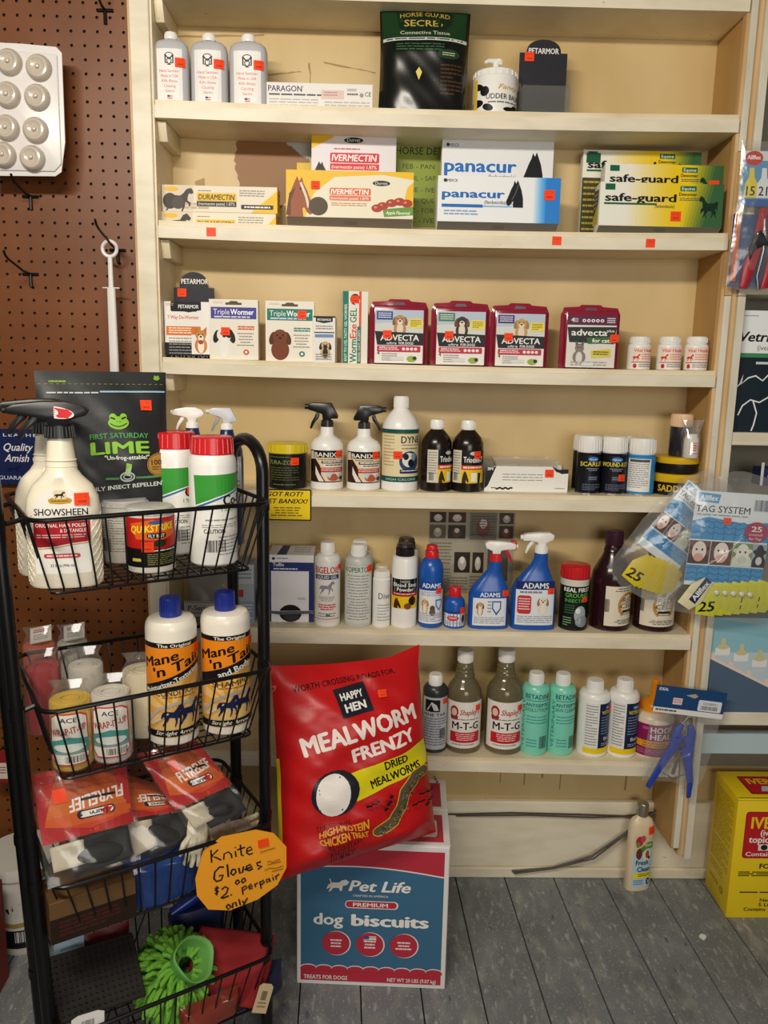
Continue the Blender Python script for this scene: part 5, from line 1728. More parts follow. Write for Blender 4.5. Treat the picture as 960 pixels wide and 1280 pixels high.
def bagpt(u, v, side):
    e = max(0.0, 1 - abs(2 * u - 1) ** 3.4) ** .62
    vv = (min(1, v / .10) ** .7) * (1 - max(0, (v - .62) / .38) ** 1.5)
    b = e * vv
    base = (bl * (1 - u) + br * u) * (1 - v) + (tl * (1 - u) + tr * u) * v
    n = (br - bl).cross(tl - bl).normalized()
    nar = .004 * math.sin(math.pi * v) * (2 * u - 1)
    x = base - (br - bl).normalized() * nar
    if side > 0:
        wr = .0035 * math.sin(9 * u + 14 * v) * e + .0022 * math.sin(31 * v - 11 * u) + .0016 * math.sin(23 * u + 41 * v)
        wr += .004 * math.exp(-((u - .72 + .25 * (v - .6)) / .05) ** 2) * max(0, v - .35) * 2
        x = x + n * (.058 * b + wr * (.25 + .75 * min(1, b * 2)))
    else:
        x = x - n * (.040 * b)
    if v > .93 and u > .8:       # folded upper corner
        x = x + Vector((0.004, .012, .012)) * ((u - .8) / .2) * ((v - .93) / .07)
    x = x - Vector((0, 0, .008)) * math.sin(math.pi * min(1, u)) * (v > .9) * (v - .9) * 10
    return x - O


RED = mat('#bf1519', .36, 0, 0, .35)
mb = MB()
mb.grid(lambda i, j: bagpt(i, j, 1), 36, 44, RED)
mb.grid(lambda i, j: bagpt(1 - i, j, -1), 36, 44, RED)
mb.build('bag_body', t, weld=True)
# yellow gusset strip on the left edge
mb = MB().grid(lambda i, j: bagpt(.001 + .014 * i, .04 + .52 * j, 1) + Vector((-.002, -.0006, 0)), 3, 20, mat('#e0c81e', .3))
mb.build('gusset_strip', t)
W1, H1 = (br - bl).length, (tl - bl).length
fs = Func(lambda s, tt: bagpt(s / W1, tt / H1, 1), (.006, .006))
# artwork in the frame of a close-up crop: u 60..820, v 60..1180
a = Art(0, 0, 760, 1120)
X = lambda x: x - 70
a.t('WORTH CROSSING ROADS FOR.', 350, 128, 34, '#2b1414', 530, b=.03, rot=-5)
a.poly([(276, 160), (440, 132), (464, 296), (300, 316)], '#23242e').t('HAPPY', 366, 216, 40, '#f2efe8', 118, b=.05, rot=-7).t('HEN', 376, 280, 46, '#f2efe8', 112, b=.07, rot=-7)
a.t('MEALWORM', 400, 436, 100, '#f4e4dc', 600, b=.08, rot=-10).t('FRENZY', 500, 530, 78, '#f4e4dc', 330, b=.08, rot=-11)
a.poly([(300, 618), (540, 570), (724, 512), (738, 590), (722, 650), (560, 710), (350, 766), (300, 770)], '#e0d31c')
a.t('DRIED', 548, 622, 48, '#1c1a10', 124, b=.06, rot=-10).t('MEALWORMS', 546, 694, 50, '#1c1a10', 270, b=.06, rot=-12)
a.e(238, 700, 112, 120, '#23242e').e(226, 706, 80, 112, '#efe9e2')
wp = [(430, 952), (500, 925), (548, 860), (580, 780), (640, 706), (690, 690)]
a.stroke(wp, 66, '#e3b62c').e(430, 952, 33, 33, '#e3b62c').e(690, 690, 33, 33, '#e3b62c').stroke(wp, 56, '#5f5440').e(430, 952, 28, 28, '#5f5440').e(690, 690, 28, 28, '#5f5440')
rn = random.Random(4)
for k in range(90):
    j = rn.randrange(len(wp) - 1)
    f_ = rn.random()
    x, y = wp[j][0] + (wp[j + 1][0] - wp[j][0]) * f_ + rn.uniform(-14, 14), wp[j][1] + (wp[j + 1][1] - wp[j][1]) * f_ + rn.uniform(-14, 14)
    an = rn.uniform(0, 3.1)
    a.stroke([(x, y), (x + 13 * math.cos(an), y + 13 * math.sin(an))], 4, rn.choice(['#8a7a58', '#3d3424', '#a08e66']))
for x, y, r_ in ((400, 800, -20), (470, 810, -55), (670, 792, 5), (730, 770, 70), (620, 862, 0), (676, 872, -55)):
    for k in range(5):
        d_ = (k - 2) * 15
        a.e(x + d_ * math.cos(math.radians(r_)), y + d_ * math.sin(math.radians(r_)) + 5 * (k % 2), 9, 7, '#241416')
a.t('THE ORIGINAL', 140, 862, 24, '#3a1214', 160, 'L', .03, rot=-3).t('HIGH-PROTEIN', 160, 908, 34, '#e0a52c', 210, 'L', .05, rot=-5).t('CHICKEN TREAT', 160, 950, 34, '#e0a52c', 210, 'L', .05, rot=-5).t('SURE TO START', 164, 980, 24, '#3a1214', 170, 'L', .03, rot=-4).t('A FRENZY!', 182, 1010, 24, '#3a1214', 120, 'L', .03, rot=-4)
a.build('front_print', fs, (.0, .0, W1, H1), t, .0005, .00013, .3)
sticker(fs, W1 * .685, H1 * .81, .019, t, .004)

# yellow carton at the right edge
f0, b0 = atz(907, 1147, 0), atz(881, 1104, 0)
rz = .03
yh, yd, yw = .305, (b0 - f0).length, .26
t = thing('bulk_paste_box', 'large bright yellow carton with red panels at the right edge of the floor', 'box', (f0.x, f0.y, 0), 0)
YC = mat('#efcf18', .4)
MB().prism([(0, 0), (yw, 0), (yw, yd), (b0.x - f0.x, yd)], 'z', 0, yh, YC, .0015).build('carton', t)
sf = Flat((0, 0, 0))
a = Art(0, 0, 260, 305)
a.r(0, 3, 260, 5, '#c9a411').rr(22, 32, 250, 150, 8, '#8f141c').rr(24, 34, 248, 148, 7, '#c4202a').t('IVERMECTIN', 36, 74, 30, '#f2d21e', 196, 'L', .045).t('(ivermectin', 60, 92, 15, '#f6f2ea', 90, 'L', .04).t('topical solution)', 34, 110, 17, '#f6f2ea', 150, 'L', .05)
a.r(58, 114, 110, 130, '#e8e4dc').e(72, 122, 8, 7, '#222').t('Contains 12 display', 30, 144, 11, '#f6f2ea', 150, 'L', .02)
a.t('FOR CATTLE', 66, 176, 13, '#1c1a14', 110, 'L', .05).fp(18, 184, 240, 198, 3, '#3a3410', .5).fp(26, 236, 220, 242, 1, '#3a3410', .5).t('Net contents', 76, 262, 9, '#1c1a14', 80, 'L', .02).t('5 Liters', 74, 274, 9, '#1c1a14', 50, 'L', .02).t('Contains 1 box', 40, 286, 9, '#1c1a14', 90, 'L', .02)
a.build('front_print', sf, (0, 0, yw, yh), t)
ux = Vector((f0.x - b0.x, -yd, 0)).normalized()
a = Art(0, 0, 100, 280).fp(12, 20, 88, 130, 22, '#a58a10', .4, 1).fp(12, 135, 88, 190, 11, '#a58a10', .4, 2).fp(14, 196, 70, 216, 3, '#a58a10', .4).e(70, 238, 8, 8, '#a58a10').e(70, 238, 5, 5, '#c9ad14').fp(16, 232, 56, 242, 2, '#8a7410')
a.build('side_print', Flat((b0.x - f0.x, yd, 0), ux, (0, 0, 1)), (0, 0, yd, yh), t)
a = Art(0, 0, 260, 100).r(2, 96, 258, 98, '#4a3a0c').rr(40, 20, 258, 84, 4, '#8f141c').rr(44, 24, 258, 80, 3, '#c4202a').t('IVERMECTIN', 56, 48, 20, '#f2d21e', 160, 'L', .04).poly([(80, 56), (200, 52), (220, 72), (70, 74)], '#c8ccd8')
a.build('top_print', Flat((0, 0, yh + .0002), (1, 0, 0), (0, 1, 0)), (0, 0, yw, yd), t)

# ------------------------------------------------------------------ right-hand bay goods
z2 = at(945, 541, 0).z
x0 = W + .0485
zt = at(940, 388, .02).z
t = thing('vaccine_carton', 'white and dark navy carton with a white horse outline in right bay', 'box', (x0, .02, z2))
bw, bh = .22, zt - z2
MB().box(0, bw, 0, .05, 0, bh, card('#e9edf0'), .001).build('carton', t)
a = Art(0, 0, 220, 200 * bh / .2 if False else 220 * bh / bw)
H = 220 * bh / bw
a.r(0, 0, 220, H, '#eef0f2').r(0, H * .36, 220, H, '#15242f').r(0, H * .345, 220, H * .38, '#3f8a5a').t('Vetrimec', 4, H * .25, 21, '#1a1c20', 120, 'L', .05, sh=.2).t('(ivermectin)', 44, H * .32, 11, '#556', 70, 'L').fp(10, 10, 40, 14, 1, '#889').r(44, H * .415, 120, H * .435, '#cfd6da')
a.stroke([(4, H * .64), (14, H * .60), (20, H * .52), (17, H * .60), (30, H * .55), (46, H * .53), (62, H * .57), (78, H * .50)], 3, '#eef0f2')
a.stroke([(16, H * .86), (24, H * .78), (40, H * .73), (60, H * .75), (80, H * .70)], 3, '#eef0f2').stroke([(46, H * .74), (56, H * .84), (52, H * .94), (48, H * .99)], 3, '#eef0f2')
a.build('front_print', Flat((0, 0, 0)), (0, 0, bw, bh), t)

# milk bottle picture carton lying on the low shelf of the bay
z3 = at(945, 891, 0).z
t = thing('nursing_bottle_carton', 'blue-grey carton picturing a row of nursing bottles, low in the right bay', 'box', (W + .0485, .004, z3))
bh = at(900, 772, .004).z - z3
bw = .26
MB().box(0, bw, 0, .09, 0, bh, card('#5d6f86'), .001).build('carton', t)
s = bw / 170
a = Art(0, 0, 170, bh / s)
H = bh / s
a.r(0, 0, 170, H, '#8fc0cf').r(0, H * .38, 170, H, '#53667f').poly([(0, H * .36), (0, H * .42), (170, H * .98), (170, H * .90)], '#e9d3c0').poly([(0, H * .36), (170, H * .36), (170, H * .9)], '#b9d0d6')
for k in range(5):
    x, y = 18 + k * 28, H * (.36 + .06 * k)
    a.rr(x - 11, y, x + 11, y + 26 + 8 * k, 3, '#c3cfd6').rr(x - 11, y - 7, x + 11, y + 5, 2, '#e6e8e6').e(x, y - 8, 9, 4, '#cfc795').rr(x - 3.4, y - 22, x + 3.4, y - 8, 3, '#cfc795')
a.poly([(0, H * .42), (170, H * .98), (170, H), (0, H)], '#53667f')
a.poly([(0, H * .40), (0, H * .43), (170, H * .99), (170, H * .96)], '#e9d3c0')
a.build('front_print', Flat((0, 0, 0)), (0, 0, bw, bh), t)
p = at(950, 607, .01)
MBn = thing('small_dark_box', 'small navy box barely in view at right edge above the ear tags', 'box', (p.x, .012, p.z))
MB().box(0, .05, 0, .04, 0, at(950, 585, .01).z - p.z, card('#1e2350'), .001).build('carton', MBn)
Art(0, 0, 10, 10).r(0, 0, 1.2, 10, '#d8d6d8').fp(3, 3, 9, 8, 2, '#8a8fc0').build('front_print', Flat((0, 0, 0)), (0, 0, .05, .05), MBn)

# ------------------------------------------------------------------ hanging bags at the right
BAGF = film('clear_bag', gloss=.07, rough=.16, haze=.07)


def nail(u, v, y, lab):
    p = at(u, v, y)
    o = MB().tube([(p.x, .0, p.z - .002), (p.x, y, p.z), (p.x, y - .003, p.z)], .0022, mat('#5a5a58', .3, .8), 8).tube([(p.x, y - .003, p.z), (p.x, y - .0045, p.z)], .0045, mat('#8a8a88', .3, .8), 10).build('nail')
    return tag(o, lab, 'nail')


def sheet_bag(par, name, pts, th, m, rag_=0.0):
    """flat clear bag with the outline pts (x, z), front and back sheets meeting at the edge"""
    cx = sum(p[0] for p in pts) / len(pts)
    cz = sum(p[1] for p in pts) / len(pts)
    mb = MB()
    n = len(pts)
    K = 5
    for sgn in (-1, 1):
        rings = []
        for k in range(K + 1):
            f_ = k / K
            rings.append([mb.bm.verts.new((cx + (x - cx) * f_, sgn * th / 2 * (1 - f_ ** 3) * (1 + .25 * math.sin(7 * i + k * 2.1)), cz + (z - cz) * f_)) for i, (x, z) in enumerate(pts)])
        for a_, b_ in zip(rings, rings[1:]):
            for i in range(n):
                mb.face((a_[i], a_[(i + 1) % n], b_[(i + 1) % n], b_[i]), m)
    return mb.build(name, par, weld=True)


def dense(pts, k=4):
    return [(a + (c - a) * i / k, b + (d - b) * i / k) for (a, b), (c, d) in zip(pts, pts[1:] + pts[:1]) for i in range(k)]


def tagcard(art):
    art.r(0, 0, 100, 138, '#e6edf2')
    art.poly([(3, 2), (32, 4), (30, 17), (4, 15)], '#4aa3d6').t('Allflex', 17, 13.5, 8, '#f2f6fa', 24, b=.05, sh=.1)
    art.t('TAG SYSTEM', 2, 30, 10, '#2a3440', 70, 'L', .01).fp(4, 33, 70, 36, 1, '#8aa', .6)
    art.poly([(0, 44), (20, 37), (40, 40), (70, 44), (100, 40), (100, 70), (0, 70)], '#3f97d0').r(0, 108, 100, 132, '#3f97d0')
    for y0_ in (44, 52, 60, 112, 120, 128):
        art.stroke([(x, y0_ + 1.6 * math.sin(x * .55)) for x in range(0, 101, 3)], 1.3, '#2470ac')
    for x in (14, 28, 42, 56, 70, 84):
        art.r(x, 46, x + .8, 70, '#2470ac').r(x, 108, x + .8, 132, '#2470ac')
    cow(art, 0, 72, 27, 34, '#f0e2dc', '#3a2420', '#7a4a40', '#e0a898')
    cow(art, 28, 72, 28, 34, '#efe4dc', '#6a4038', '#5a3a34', '#e4c0b4')
    cow(art, 57, 72, 25, 34, '#e9ece0', '#dfe4d6', '#7f9a5a', '#d2d6c8')
    cow(art, 83, 72, 17, 34, '#20242c', '#20242c', '#9ab0c4', '#d8d8dc')
    art.e(83, 55, 15, 15, '#a83a5c').t('25', 83, 54, 8, '#f2eaea', 14, b=.04).t('Livestock', 83, 60, 3.6, '#f2eaea', 18).t('Ear Tags', 83, 66, 3.6, '#f2eaea', 16)
    return art


YT = mat('#d6d63a', .35)
YT2 = mat('#e0c81c', .35)


def tag_bag(nm, lab, org, rot, second=False):
    t = thing(nm, lab, 'bag of tags', org, 0, 'clear bags of yellow ear tags')
    t.rotation_euler = (0, rot, 0)
    if not second:
        out = [(.018, .022), (.042, .024), (.13, .006), (.155, -.02), (.158, -.27), (.148, -.312), (.13, -.305), (-.06, -.285), (-.10, -.29), (-.092, -.2), (-.075, -.06), (-.07, -.02)]
    else:
        out = [(-.03, .016), (.03, .014), (.085, -.02), (.090, -.26), (.07, -.285), (-.02, -.295), (-.07, -.28), (-.075, -.15), (-.06, -.03)]
    sheet_bag(t, 'clear_bag', dense(out), .026, BAGF)
    # stacked yellow tags, printed 25
    for k in range(7):
        x0, z0 = (-.02 + k * .019, -.287 + .0022 * k) if not second else (-.035 + k * .010, -.275 + .003 * k)
        y = -.0070 + .0012 * k
        shp = [(x0, z0), (x0 + .04, z0 - .003), (x0 + .055, z0 + .02), (x0 + .050, z0 + .062), (x0 + .016, z0 + .07), (x0 - .002, z0 + .04)]
        tg = MB().prism(shp, 'y', y, y + .0011, YT2 if second else YT, .0003).build('ear_tag', t)
        if k == 0:
            Art(0, 0, 40, 30).t('25', 20, 26, 24, '#1a1a14', 36, b=.05, rot=-6, sh=.15).build('tag_number', Flat((0, y, 0)), (x0 + .002, z0 + .004, x0 + .044, z0 + .032), tg)
        elif k in (3, 5):
            Art(0, 0, 10, 30).stroke([(5, 2), (4, 12)], 2.4, '#1a1a14').stroke([(4, 18), (3, 27)], 2.2, '#1a1a14').build('tag_number', Flat((0, y, 0)), (x0 + .036, z0 + .006, x0 + .046, z0 + .036), tg)
    if not second:
        MB().box(-.05, .115, .0012, .002, -.225, -.022, card('#e6edf2')).build('header_card', t)
        a = tagcard(Art(0, 0, 100, 138))
        a.barcode(76, 8, 98, 24, 5, '#7a838c')
        sf = Flat((0, .0011, 0))
        a.build('card_print', sf, (-.05, -.225, .115, -.022), t)
        sticker(sf, .022, -.083, .016, t, .003)
        # white button backs in a row and one pale printed tag
        for k in range(5):
            MB().loft([(0, .006, .006, 2), (.004, .0055, .0055, 2), (.006, .003, .003, 2)], mat('#d8d6cc', .35), 14).build('tag_button', t).location = (.018 + k * .018, -.0075, -.236)
        for o in t.children:
            if o.name.startswith('tag_button'):
                o.rotation_euler = (1.57, 0, 0)
        pl = MB().prism([(-.062, -.262), (-.035, -.278), (-.012, -.262), (.008, -.22), (-.012, -.205), (-.038, -.222)], 'y', -.009, -.0075, mat('#e6dfb4', .35), .0004).build('applicator_card', t)
        Art(0, 0, 60, 22).poly([(0, 3), (60, 0), (60, 18), (0, 22)], '#1c2f5c').t('Allflex', 30, 17, 13, '#f2f2ea', 50, b=.05).build('card_print', Flat((-.031, -.0091, -.260), (.55, 0, .83), (-.83, 0, .55)), (0, -.008, .058, .012), pl)
    else:
        MB().box(-.05, .06, .0012, .002, -.20, -.03, card('#dfe8ee')).build('header_card', t)
        a = tagcard(Art(0, 0, 100, 138))
        a.build('card_print', Flat((0, .0011, 0)), (-.05, -.19, .06, -.03), t)
    return t


nz = at(920, 600, -.03)
nail(919, 600, -.034, 'dark nail head holding the bags of yellow tags')
tag_bag('ear_tag_bag', 'clear bag of yellow ear tags with blue header card, hanging in front of another', Vector((nz.x - .040, -.055, nz.z)), .05)
n2 = at(905, 596, -.02)
tag_bag('ear_tag_bag', 'tilted clear bag of yellow ear tags behind the front one, fanned to its left', Vector((n2.x - .018, -.024, n2.z - .012)), .62, True)

# pliers bag with a blue header
o = at(864, 866, -.03)
t = thing('pliers_bag', 'clear bag with a blue header holding blue-handled pliers, nailed to the stiles', 'bagged pliers', o)
t.rotation_euler = (0, .115, 0)
nail(870, 868, -.027, 'silver nail holding the blue-headed pliers bag')
hw, hh = .079, .058
MB().box(-hw, hw, -.004, .0, -hh + .006, .010, card('#1d4577'), .0006).build('header_card', t)
sf = Flat((0, -.004, 0))
a = Art(0, 0, 90, 36, '#1d4577').r(0, 29, 90, 36, '#e9e7e2').fp(3, 31, 30, 34, 1, '#556', .8).t('IDEAL', 9, 6, 4, '#e9eef4', 12, b=.03).rr(56, 13, 86, 28, 2, '#dfe0e6').t('GD08001', 71, 19, 3.4, '#444', 18).barcode(60, 20.5, 82, 26, 4, '#444').r(23, 14, 35, 23, '#e6c8cc').fp(24, 16, 34, 22, 2, '#b08a90').poly([(38, 9), (50, 6), (54, 9), (50, 12)], '#b9a58a')
a.build('header_print', sf, (-hw, -hh + .006, hw, .010), t)
out = [(-hw, -.04), (hw, -.04), (hw - .002, -.10), (hw - .010, -.20), (hw - .022, -.225), (0, -.215), (-hw + .01, -.222), (-hw + .003, -.15)]
sheet_bag(t, 'clear_bag', dense(out), .022, BAGF)
PB = mat('#2744a8', .35)
STL = mat('#9a9a9c', .3, .9)
mb = MB()
mb.prism([(-.022, -.086), (-.010, -.072), (-.002, -.076), (-.006, -.096), (.006, -.106), (-.004, -.128), (-.012, -.145), (-.030, -.185), (-.050, -.236), (-.058, -.232), (-.050, -.200), (-.034, -.150), (-.026, -.128)], 'y', -.008, .001, PB, .0015)
mb.build('plier_handle', t)
mb = MB()
mb.prism([(.018, -.072), (.028, -.088), (.030, -.128), (.034, -.160), (.046, -.205), (.048, -.246), (.040, -.250), (.034, -.210), (.014, -.160), (.004, -.136), (.002, -.110), (.012, -.100), (.008, -.080)], 'y', -.006, .003, PB, .0015)
mb.build('plier_handle', t)
MB().tube([(0, -.011, -.118), (0, .005, -.118)], .007, STL, 14).tube([(.001, -.003, -.135), (-.004, -.003, -.195)], .004, STL, 8).tube([(-.026, -.003, -.195), (-.003, -.003, -.205), (.026, -.003, -.192)], .0014, STL, 6).build('pivot_and_spring', t)
MB().tube([(-.004, -.002, -.070), (.004, -.002, -.056)], .004, STL, 8).tube([(.014, -.002, -.074), (.010, -.002, -.058)], .004, STL, 8).build('jaws', t)

# upper right: clear bag with red pliers and a printed card
o = at(935, 180, -.03)
t = thing('pliers_bag', 'clear bag with red and black pliers hanging at the upper right edge', 'bagged pliers', o)
zb = at(935, 362, -.03).z - o.z
out = [(-.012, .008), (.14, .0), (.14, zb), (.02, zb - .004), (-.018, zb + .004), (-.010, -.1)]
sheet_bag(t, 'clear_bag', dense(out), .022, BAGF)
MB().box(-.005, .13, .001, .002, -.115, -.012, card('#7fb4d8')).build('header_card', t)
a = Art(0, 0, 60, 46, '#c8dcea').r(0, 8, 60, 42, '#5a9ac8').r(0, 0, 60, 8, '#d9e2e6').e(9, 6, 8, 6, '#c8342c').t('Allflex', 9, 7, 3.6, '#fff', 12, b=.04).r(0, 40, 60, 46, '#2e5fa8')
for k, (x, c, n_) in enumerate(((3, '#e6d23c', '15'), (14, '#e8ecee', '21'), (26, '#e9c83a', '17'), (40, '#e8ecee', '30'))):
    a.poly([(x + 3, 14), (x + 7, 14), (x + 8, 22), (x + 11, 27), (x + 11, 39), (x, 39), (x, 27), (x + 3, 22)], c).t(n_, x + 5.5, 37, 8, '#1a1a1a', 8, b=.03)
a.build('card_print', Flat((0, .001, 0)), (-.005, -.115, .13, -.012), t)
RP = mat('#a81f2e', .3)
h_ = -zb
MB().prism([(.035, -.12), (.048, -.118), (.05, -.17), (.034, -.24), (.022, -.275), (.008, -.272), (.012, -.23), (.028, -.17)], 'y', -.008, .002, RP, .0015).build('plier_handle', t)
MB().prism([(.075, -.12), (.09, -.122), (.088, -.18), (.078, -.23), (.066, -.272), (.05, -.275), (.056, -.24), (.066, -.18)], 'y', -.008, .002, RP, .0015).build('plier_handle', t)
MB().prism([(.016, -.20), (.03, -.165), (.06, -.158), (.085, -.17), (.085, -.21), (.07, -.195), (.05, -.19), (.03, -.2), (.022, -.22)], 'y', -.011, -.001, mat('#1b1b20', .4), .0015).build('plier_jaw', t)
MB().tube([(.045, -.006, -.14), (.048, -.008, -.2), (.040, -.008, -.25), (.046, -.006, -.275)], .0026, STL, 8).build('spring', t)
MB().box(-.01, .0, -.002, .004, -.26, -.13, card('#c8602a')).box(-.014, .06, .003, .0035, -.27, -.13, card('#2b4a7a')).build('backing_card', t)

# ------------------------------------------------------------------ on the pegboard
HK = mat('#2a2724', .35, .7)


def peg_hook(bu, bv, tu, tv, lab, tip_y=None):
    b = at(bu, bv, YP - .003)
    best, by = 9, -.08
    for k in range(60):
        y = -.02 - .003 * k
        q = at(tu, tv, y)
        if abs(q.x - b.x) < best:
            best, by = abs(q.x - b.x), y
    by = max(by, -.13) if tip_y is None else tip_y
    e = at(tu, tv, by)
    t = thing('peg_hook', lab, 'hook', b, 0, 'black wire pegboard hooks')
    d = e - b
    dv = Vector((d.x, d.y, d.z))
    MB().tube([(0, .012, .0), (0, -.002, 0), dv * .3 + Vector((0, 0, -.004)), dv * .85, dv * .95 + Vector((0, 0, .003)), dv + Vector((0, 0, .010))], .0024, HK, 8).build('arm', t)
    MB().tube([(-.016, .0, -.001), (.016, .0, -.001)], .0030, HK, 8).tube([(-.014, .016, .0), (-.014, .0, -.001)], .0022, HK, 6).tube([(.014, .016, .0), (.014, .0, -.001)], .0022, HK, 6).build('crossbar', t)
    MB().tube([(0, .0, 0), (0, -.001, -.026)], .0032, HK, 8).build('prong', t)
    return t, b, e


peg_hook(38, 245, 14, 224, 'black wire hook on brown pegboard under the white blister card')
peg_hook(38, 342, 5, 320, 'empty black wire hook on brown pegboard left of the white plastic stirrer')
peg_hook(131, 12, 118, -14, 'black wire hook at the very top of the brown pegboard')
t_, hb, he = peg_hook(147, 312, 119, 281, 'black wire hook holding the white ring-ended tool')
# white ring-ended plastic tool
f_ = .30
p = hb + (he - hb) * f_
c = at(137, 311, p.y)
t = thing('ring_handled_tool', 'white plastic rod with ring end and crossguard hung from a pegboard hook', 'tool', (c.x, p.y, c.z))
WT = mat('#e6e3e0', .35)
rr_ = .0140
MB().tube([(rr_ * math.cos(2 * math.pi * k / 24), 0, rr_ * 1.05 * math.sin(2 * math.pi * k / 24)) for k in range(24)], .0036, WT, 8, True).build('ring', t)
zc, ze = at(140, 360, p.y).z - c.z, at(145, 480, p.y).z - c.z
MB().loft([(ze, .0092, .006, 3), (zc, .0080, .005, 3), (zc + .001, .0050, .0036, 2.5), (-rr_, .0044, .0032, 2.5)], WT, 16).build('shaft', t)
MB().box(-.017, .017, -.003, .003, zc - .0012, zc + .0012, WT, .0008).build('crossguard', t)

# white blister card with clear domed discs
pl = -.055
c0 = at(74, 57, pl)
cbm = at(68, 219, pl)
t = thing('blister_card', 'white card of round grey domed plastic cups at the top left', 'blister card', (c0.x, pl, cbm.z))
hh = c0.z - cbm.z
pts = [(-.16, -.004), (-.02, -.002), (-.008, .006), (.002, .06), (.004, hh - .012), (-.006, hh - .002), (-.07, hh + .002), (-.16, hh + .004)]
MB().prism(pts, 'y', 0, .003, mat('#e9e6e4', .4), .001).prism([(-.15, .006), (-.02, .006), (-.006, .02), (-.004, hh - .016), (-.15, hh - .008)], 'y', -.004, .0002, mat('#e4e0de', .3), .0025).build('card', t)
CUPM = mat('#cfc3b4', .18, 0, .1)
for k, (u, v) in enumerate([(12, 78), (49, 85), (10, 119), (47, 122), (9, 160), (45, 163), (5, 194), (41, 198)]):
    q = at(u, v, pl - .006)
    mb = MB()
    r = .0235
    mb.loft([(0, r, r, 2), (.006, r * .99, r * .99, 2), (.011, r * .90, r * .90, 2), (.014, r * .78, r * .78, 2), (.0145, r * .62, r * .62, 2), (.0125, r * .5, r * .5, 2), (.0122, r * .22, r * .22, 2), (.016, r * .16, r * .16, 2), (.0165, r * .08, r * .08, 2)], CUPM, 28)
    o = mb.build('domed_cup', t)
    o.rotation_euler = (math.pi / 2, 0, 0)
    o.location = (q.x - c0.x, -.004, q.z - cbm.z)

# blue leash sign on the pegboard
p0, p1 = at(-30, 536, -.004), at(58, 606, -.004)
t = thing('leash_sign', 'navy blue sign with white script about leashes, low on the pegboard', 'sign', (p0.x, -.002, p1.z))
sw, sh_ = p1.x - p0.x, p0.z - p1.z
MB().box(0, sw, 0, .012, 0, sh_, card('#1b2553'), .0008).build('board', t)
a = Art(0, 0, 88, 70, '#1b2553').t('PET LEASHES', 85, 9, 4, '#dfe2ee', 78, 'R', .01, spc=1.3).t('Quality for', 34, 27, 10, '#f0f0f4', 58, 'L', .01, sh=.35).t('Amish Craft', 34, 41, 10, '#f0f0f4', 64, 'L', .01, sh=.35).t('GUARANTEED', 85, 64, 5, '#cfd4e6', 60, 'R', .01)
shape(a, HORSE_RUN, 36, 46, 20, 9, '#0f1638')
a.build('sign_print', Flat((0, 0, 0)), (0, 0, sw, sh_), t)

# lower left behind the cart: pail, red box, wrapped things
p = atz(22, 1190, 0)
t = thing('white_pail', 'white plastic pail with black and red label on floor behind the cart', 'pail', (p.x, -.10, 0))
MB().loft([(0, .058, .058, 2), (.01, .062, .062, 2), (.185, .072, .072, 2), (.187, .078, .078, 2), (.20, .079, .079, 2), (.212, .077, .077, 2)], mat('#d6d2c8', .4), 36).build('body', t)
Art(0, 0, 80, 70, '#d8d4ca').poly([(20, 0), (80, 0), (66, 22), (50, 10), (36, 24)], '#17171b').poly([(40, 4), (60, 4), (50, 18)], '#b8282c').r(0, 30, 80, 36, '#d8d4ca').stroke([(0, 34), (40, 40), (80, 36)], 6, '#a08a4a').r(0, 46, 80, 70, '#1a1a1e').barcode(40, 48, 66, 62, 3, '#e8e8e8').build('label', Round(.0665, taper=lambda z: .93 + z * .75), (-.08, .02, .09, .15), t)
p = atz(15, 1222, 0)
t = thing('red_feed_box', 'dark red carton with white drips at the far left on the floor', 'box', (p.x - .105, p.y - .05, 0), .04)
MB().box(0, .10, 0, .05, 0, .225, card('#7c1f1a'), .001).build('carton', t)
Art(0, 0, 60, 120).r(0, 40, 60, 70, '#2b3a5c').poly([(30, 70), (60, 70), (60, 110), (55, 80), (50, 104), (46, 78), (40, 96), (36, 76)], '#d8d4cc').build('front_print', Flat((0, 0, 0)), (0, 0, .10, .225), t)
p = at(4, 960, -.2)
t = thing('red_hang_card', 'small red card with pale label hanging left of the wire cart', 'card', (p.x, -.05, p.z - .03))
z9 = at(8, 960, -.05)
t.location = (z9.x - .02, -.05, z9.z - .035)
MB().box(-.02, .026, 0, .002, 0, .075, card('#8c1f22'), .0005).build('card', t)
Art(0, 0, 10, 16).r(4, 6, 9, 14, '#d9cfc4').fp(4.5, 8, 8.5, 12, 3, '#a0302a').build('card_print', Flat((0, 0, 0)), (-.02, .0, .026, .075), t)
peg = MB().tube([(z9.x - .017, .02, z9.z + .034), (z9.x - .017, -.052, z9.z + .036)], .002, HK, 8).build('peg_pin')
tag(peg, 'short black pin holding the small red card to the pegboard', 'hook')

# ------------------------------------------------------------------ black wire rack cart, turned about 31 degrees
TH = math.radians(31)
CL, CD = .36, .27
FLc = Vector((-.030, -.605, 0))
EX, EY = Vector((math.cos(TH), math.sin(TH), 0)), Vector((-math.sin(TH), math.cos(TH), 0))
CO = FLc + EX * CL / 2 + EY * CD / 2
RIM = [1.043, .762, .480, .222]
FLO = [.930, .640, .375, .105]


def cp(u, v, b):
    """photo pixel -> point on the upright plane parallel to the cart's front, b metres behind it"""
    g = RIGHT * ((u - 480) / F_PX) + DOWN * ((v - 640) / F_PX) + FWD
    o = FLc + EY * b
    k = (o - CAM).dot(EY) / g.dot(EY)
    return CAM + g * k


def loc_(p):
    d = p - CO
    return Vector((d.dot(EX), d.dot(EY), p.z))


POW = mat('#0d0d0f', .32, .2)
cart = thing('wire_rack_cart', 'black wire display rack with four tiers of baskets standing left of the shelves', 'display rack', CO, TH)


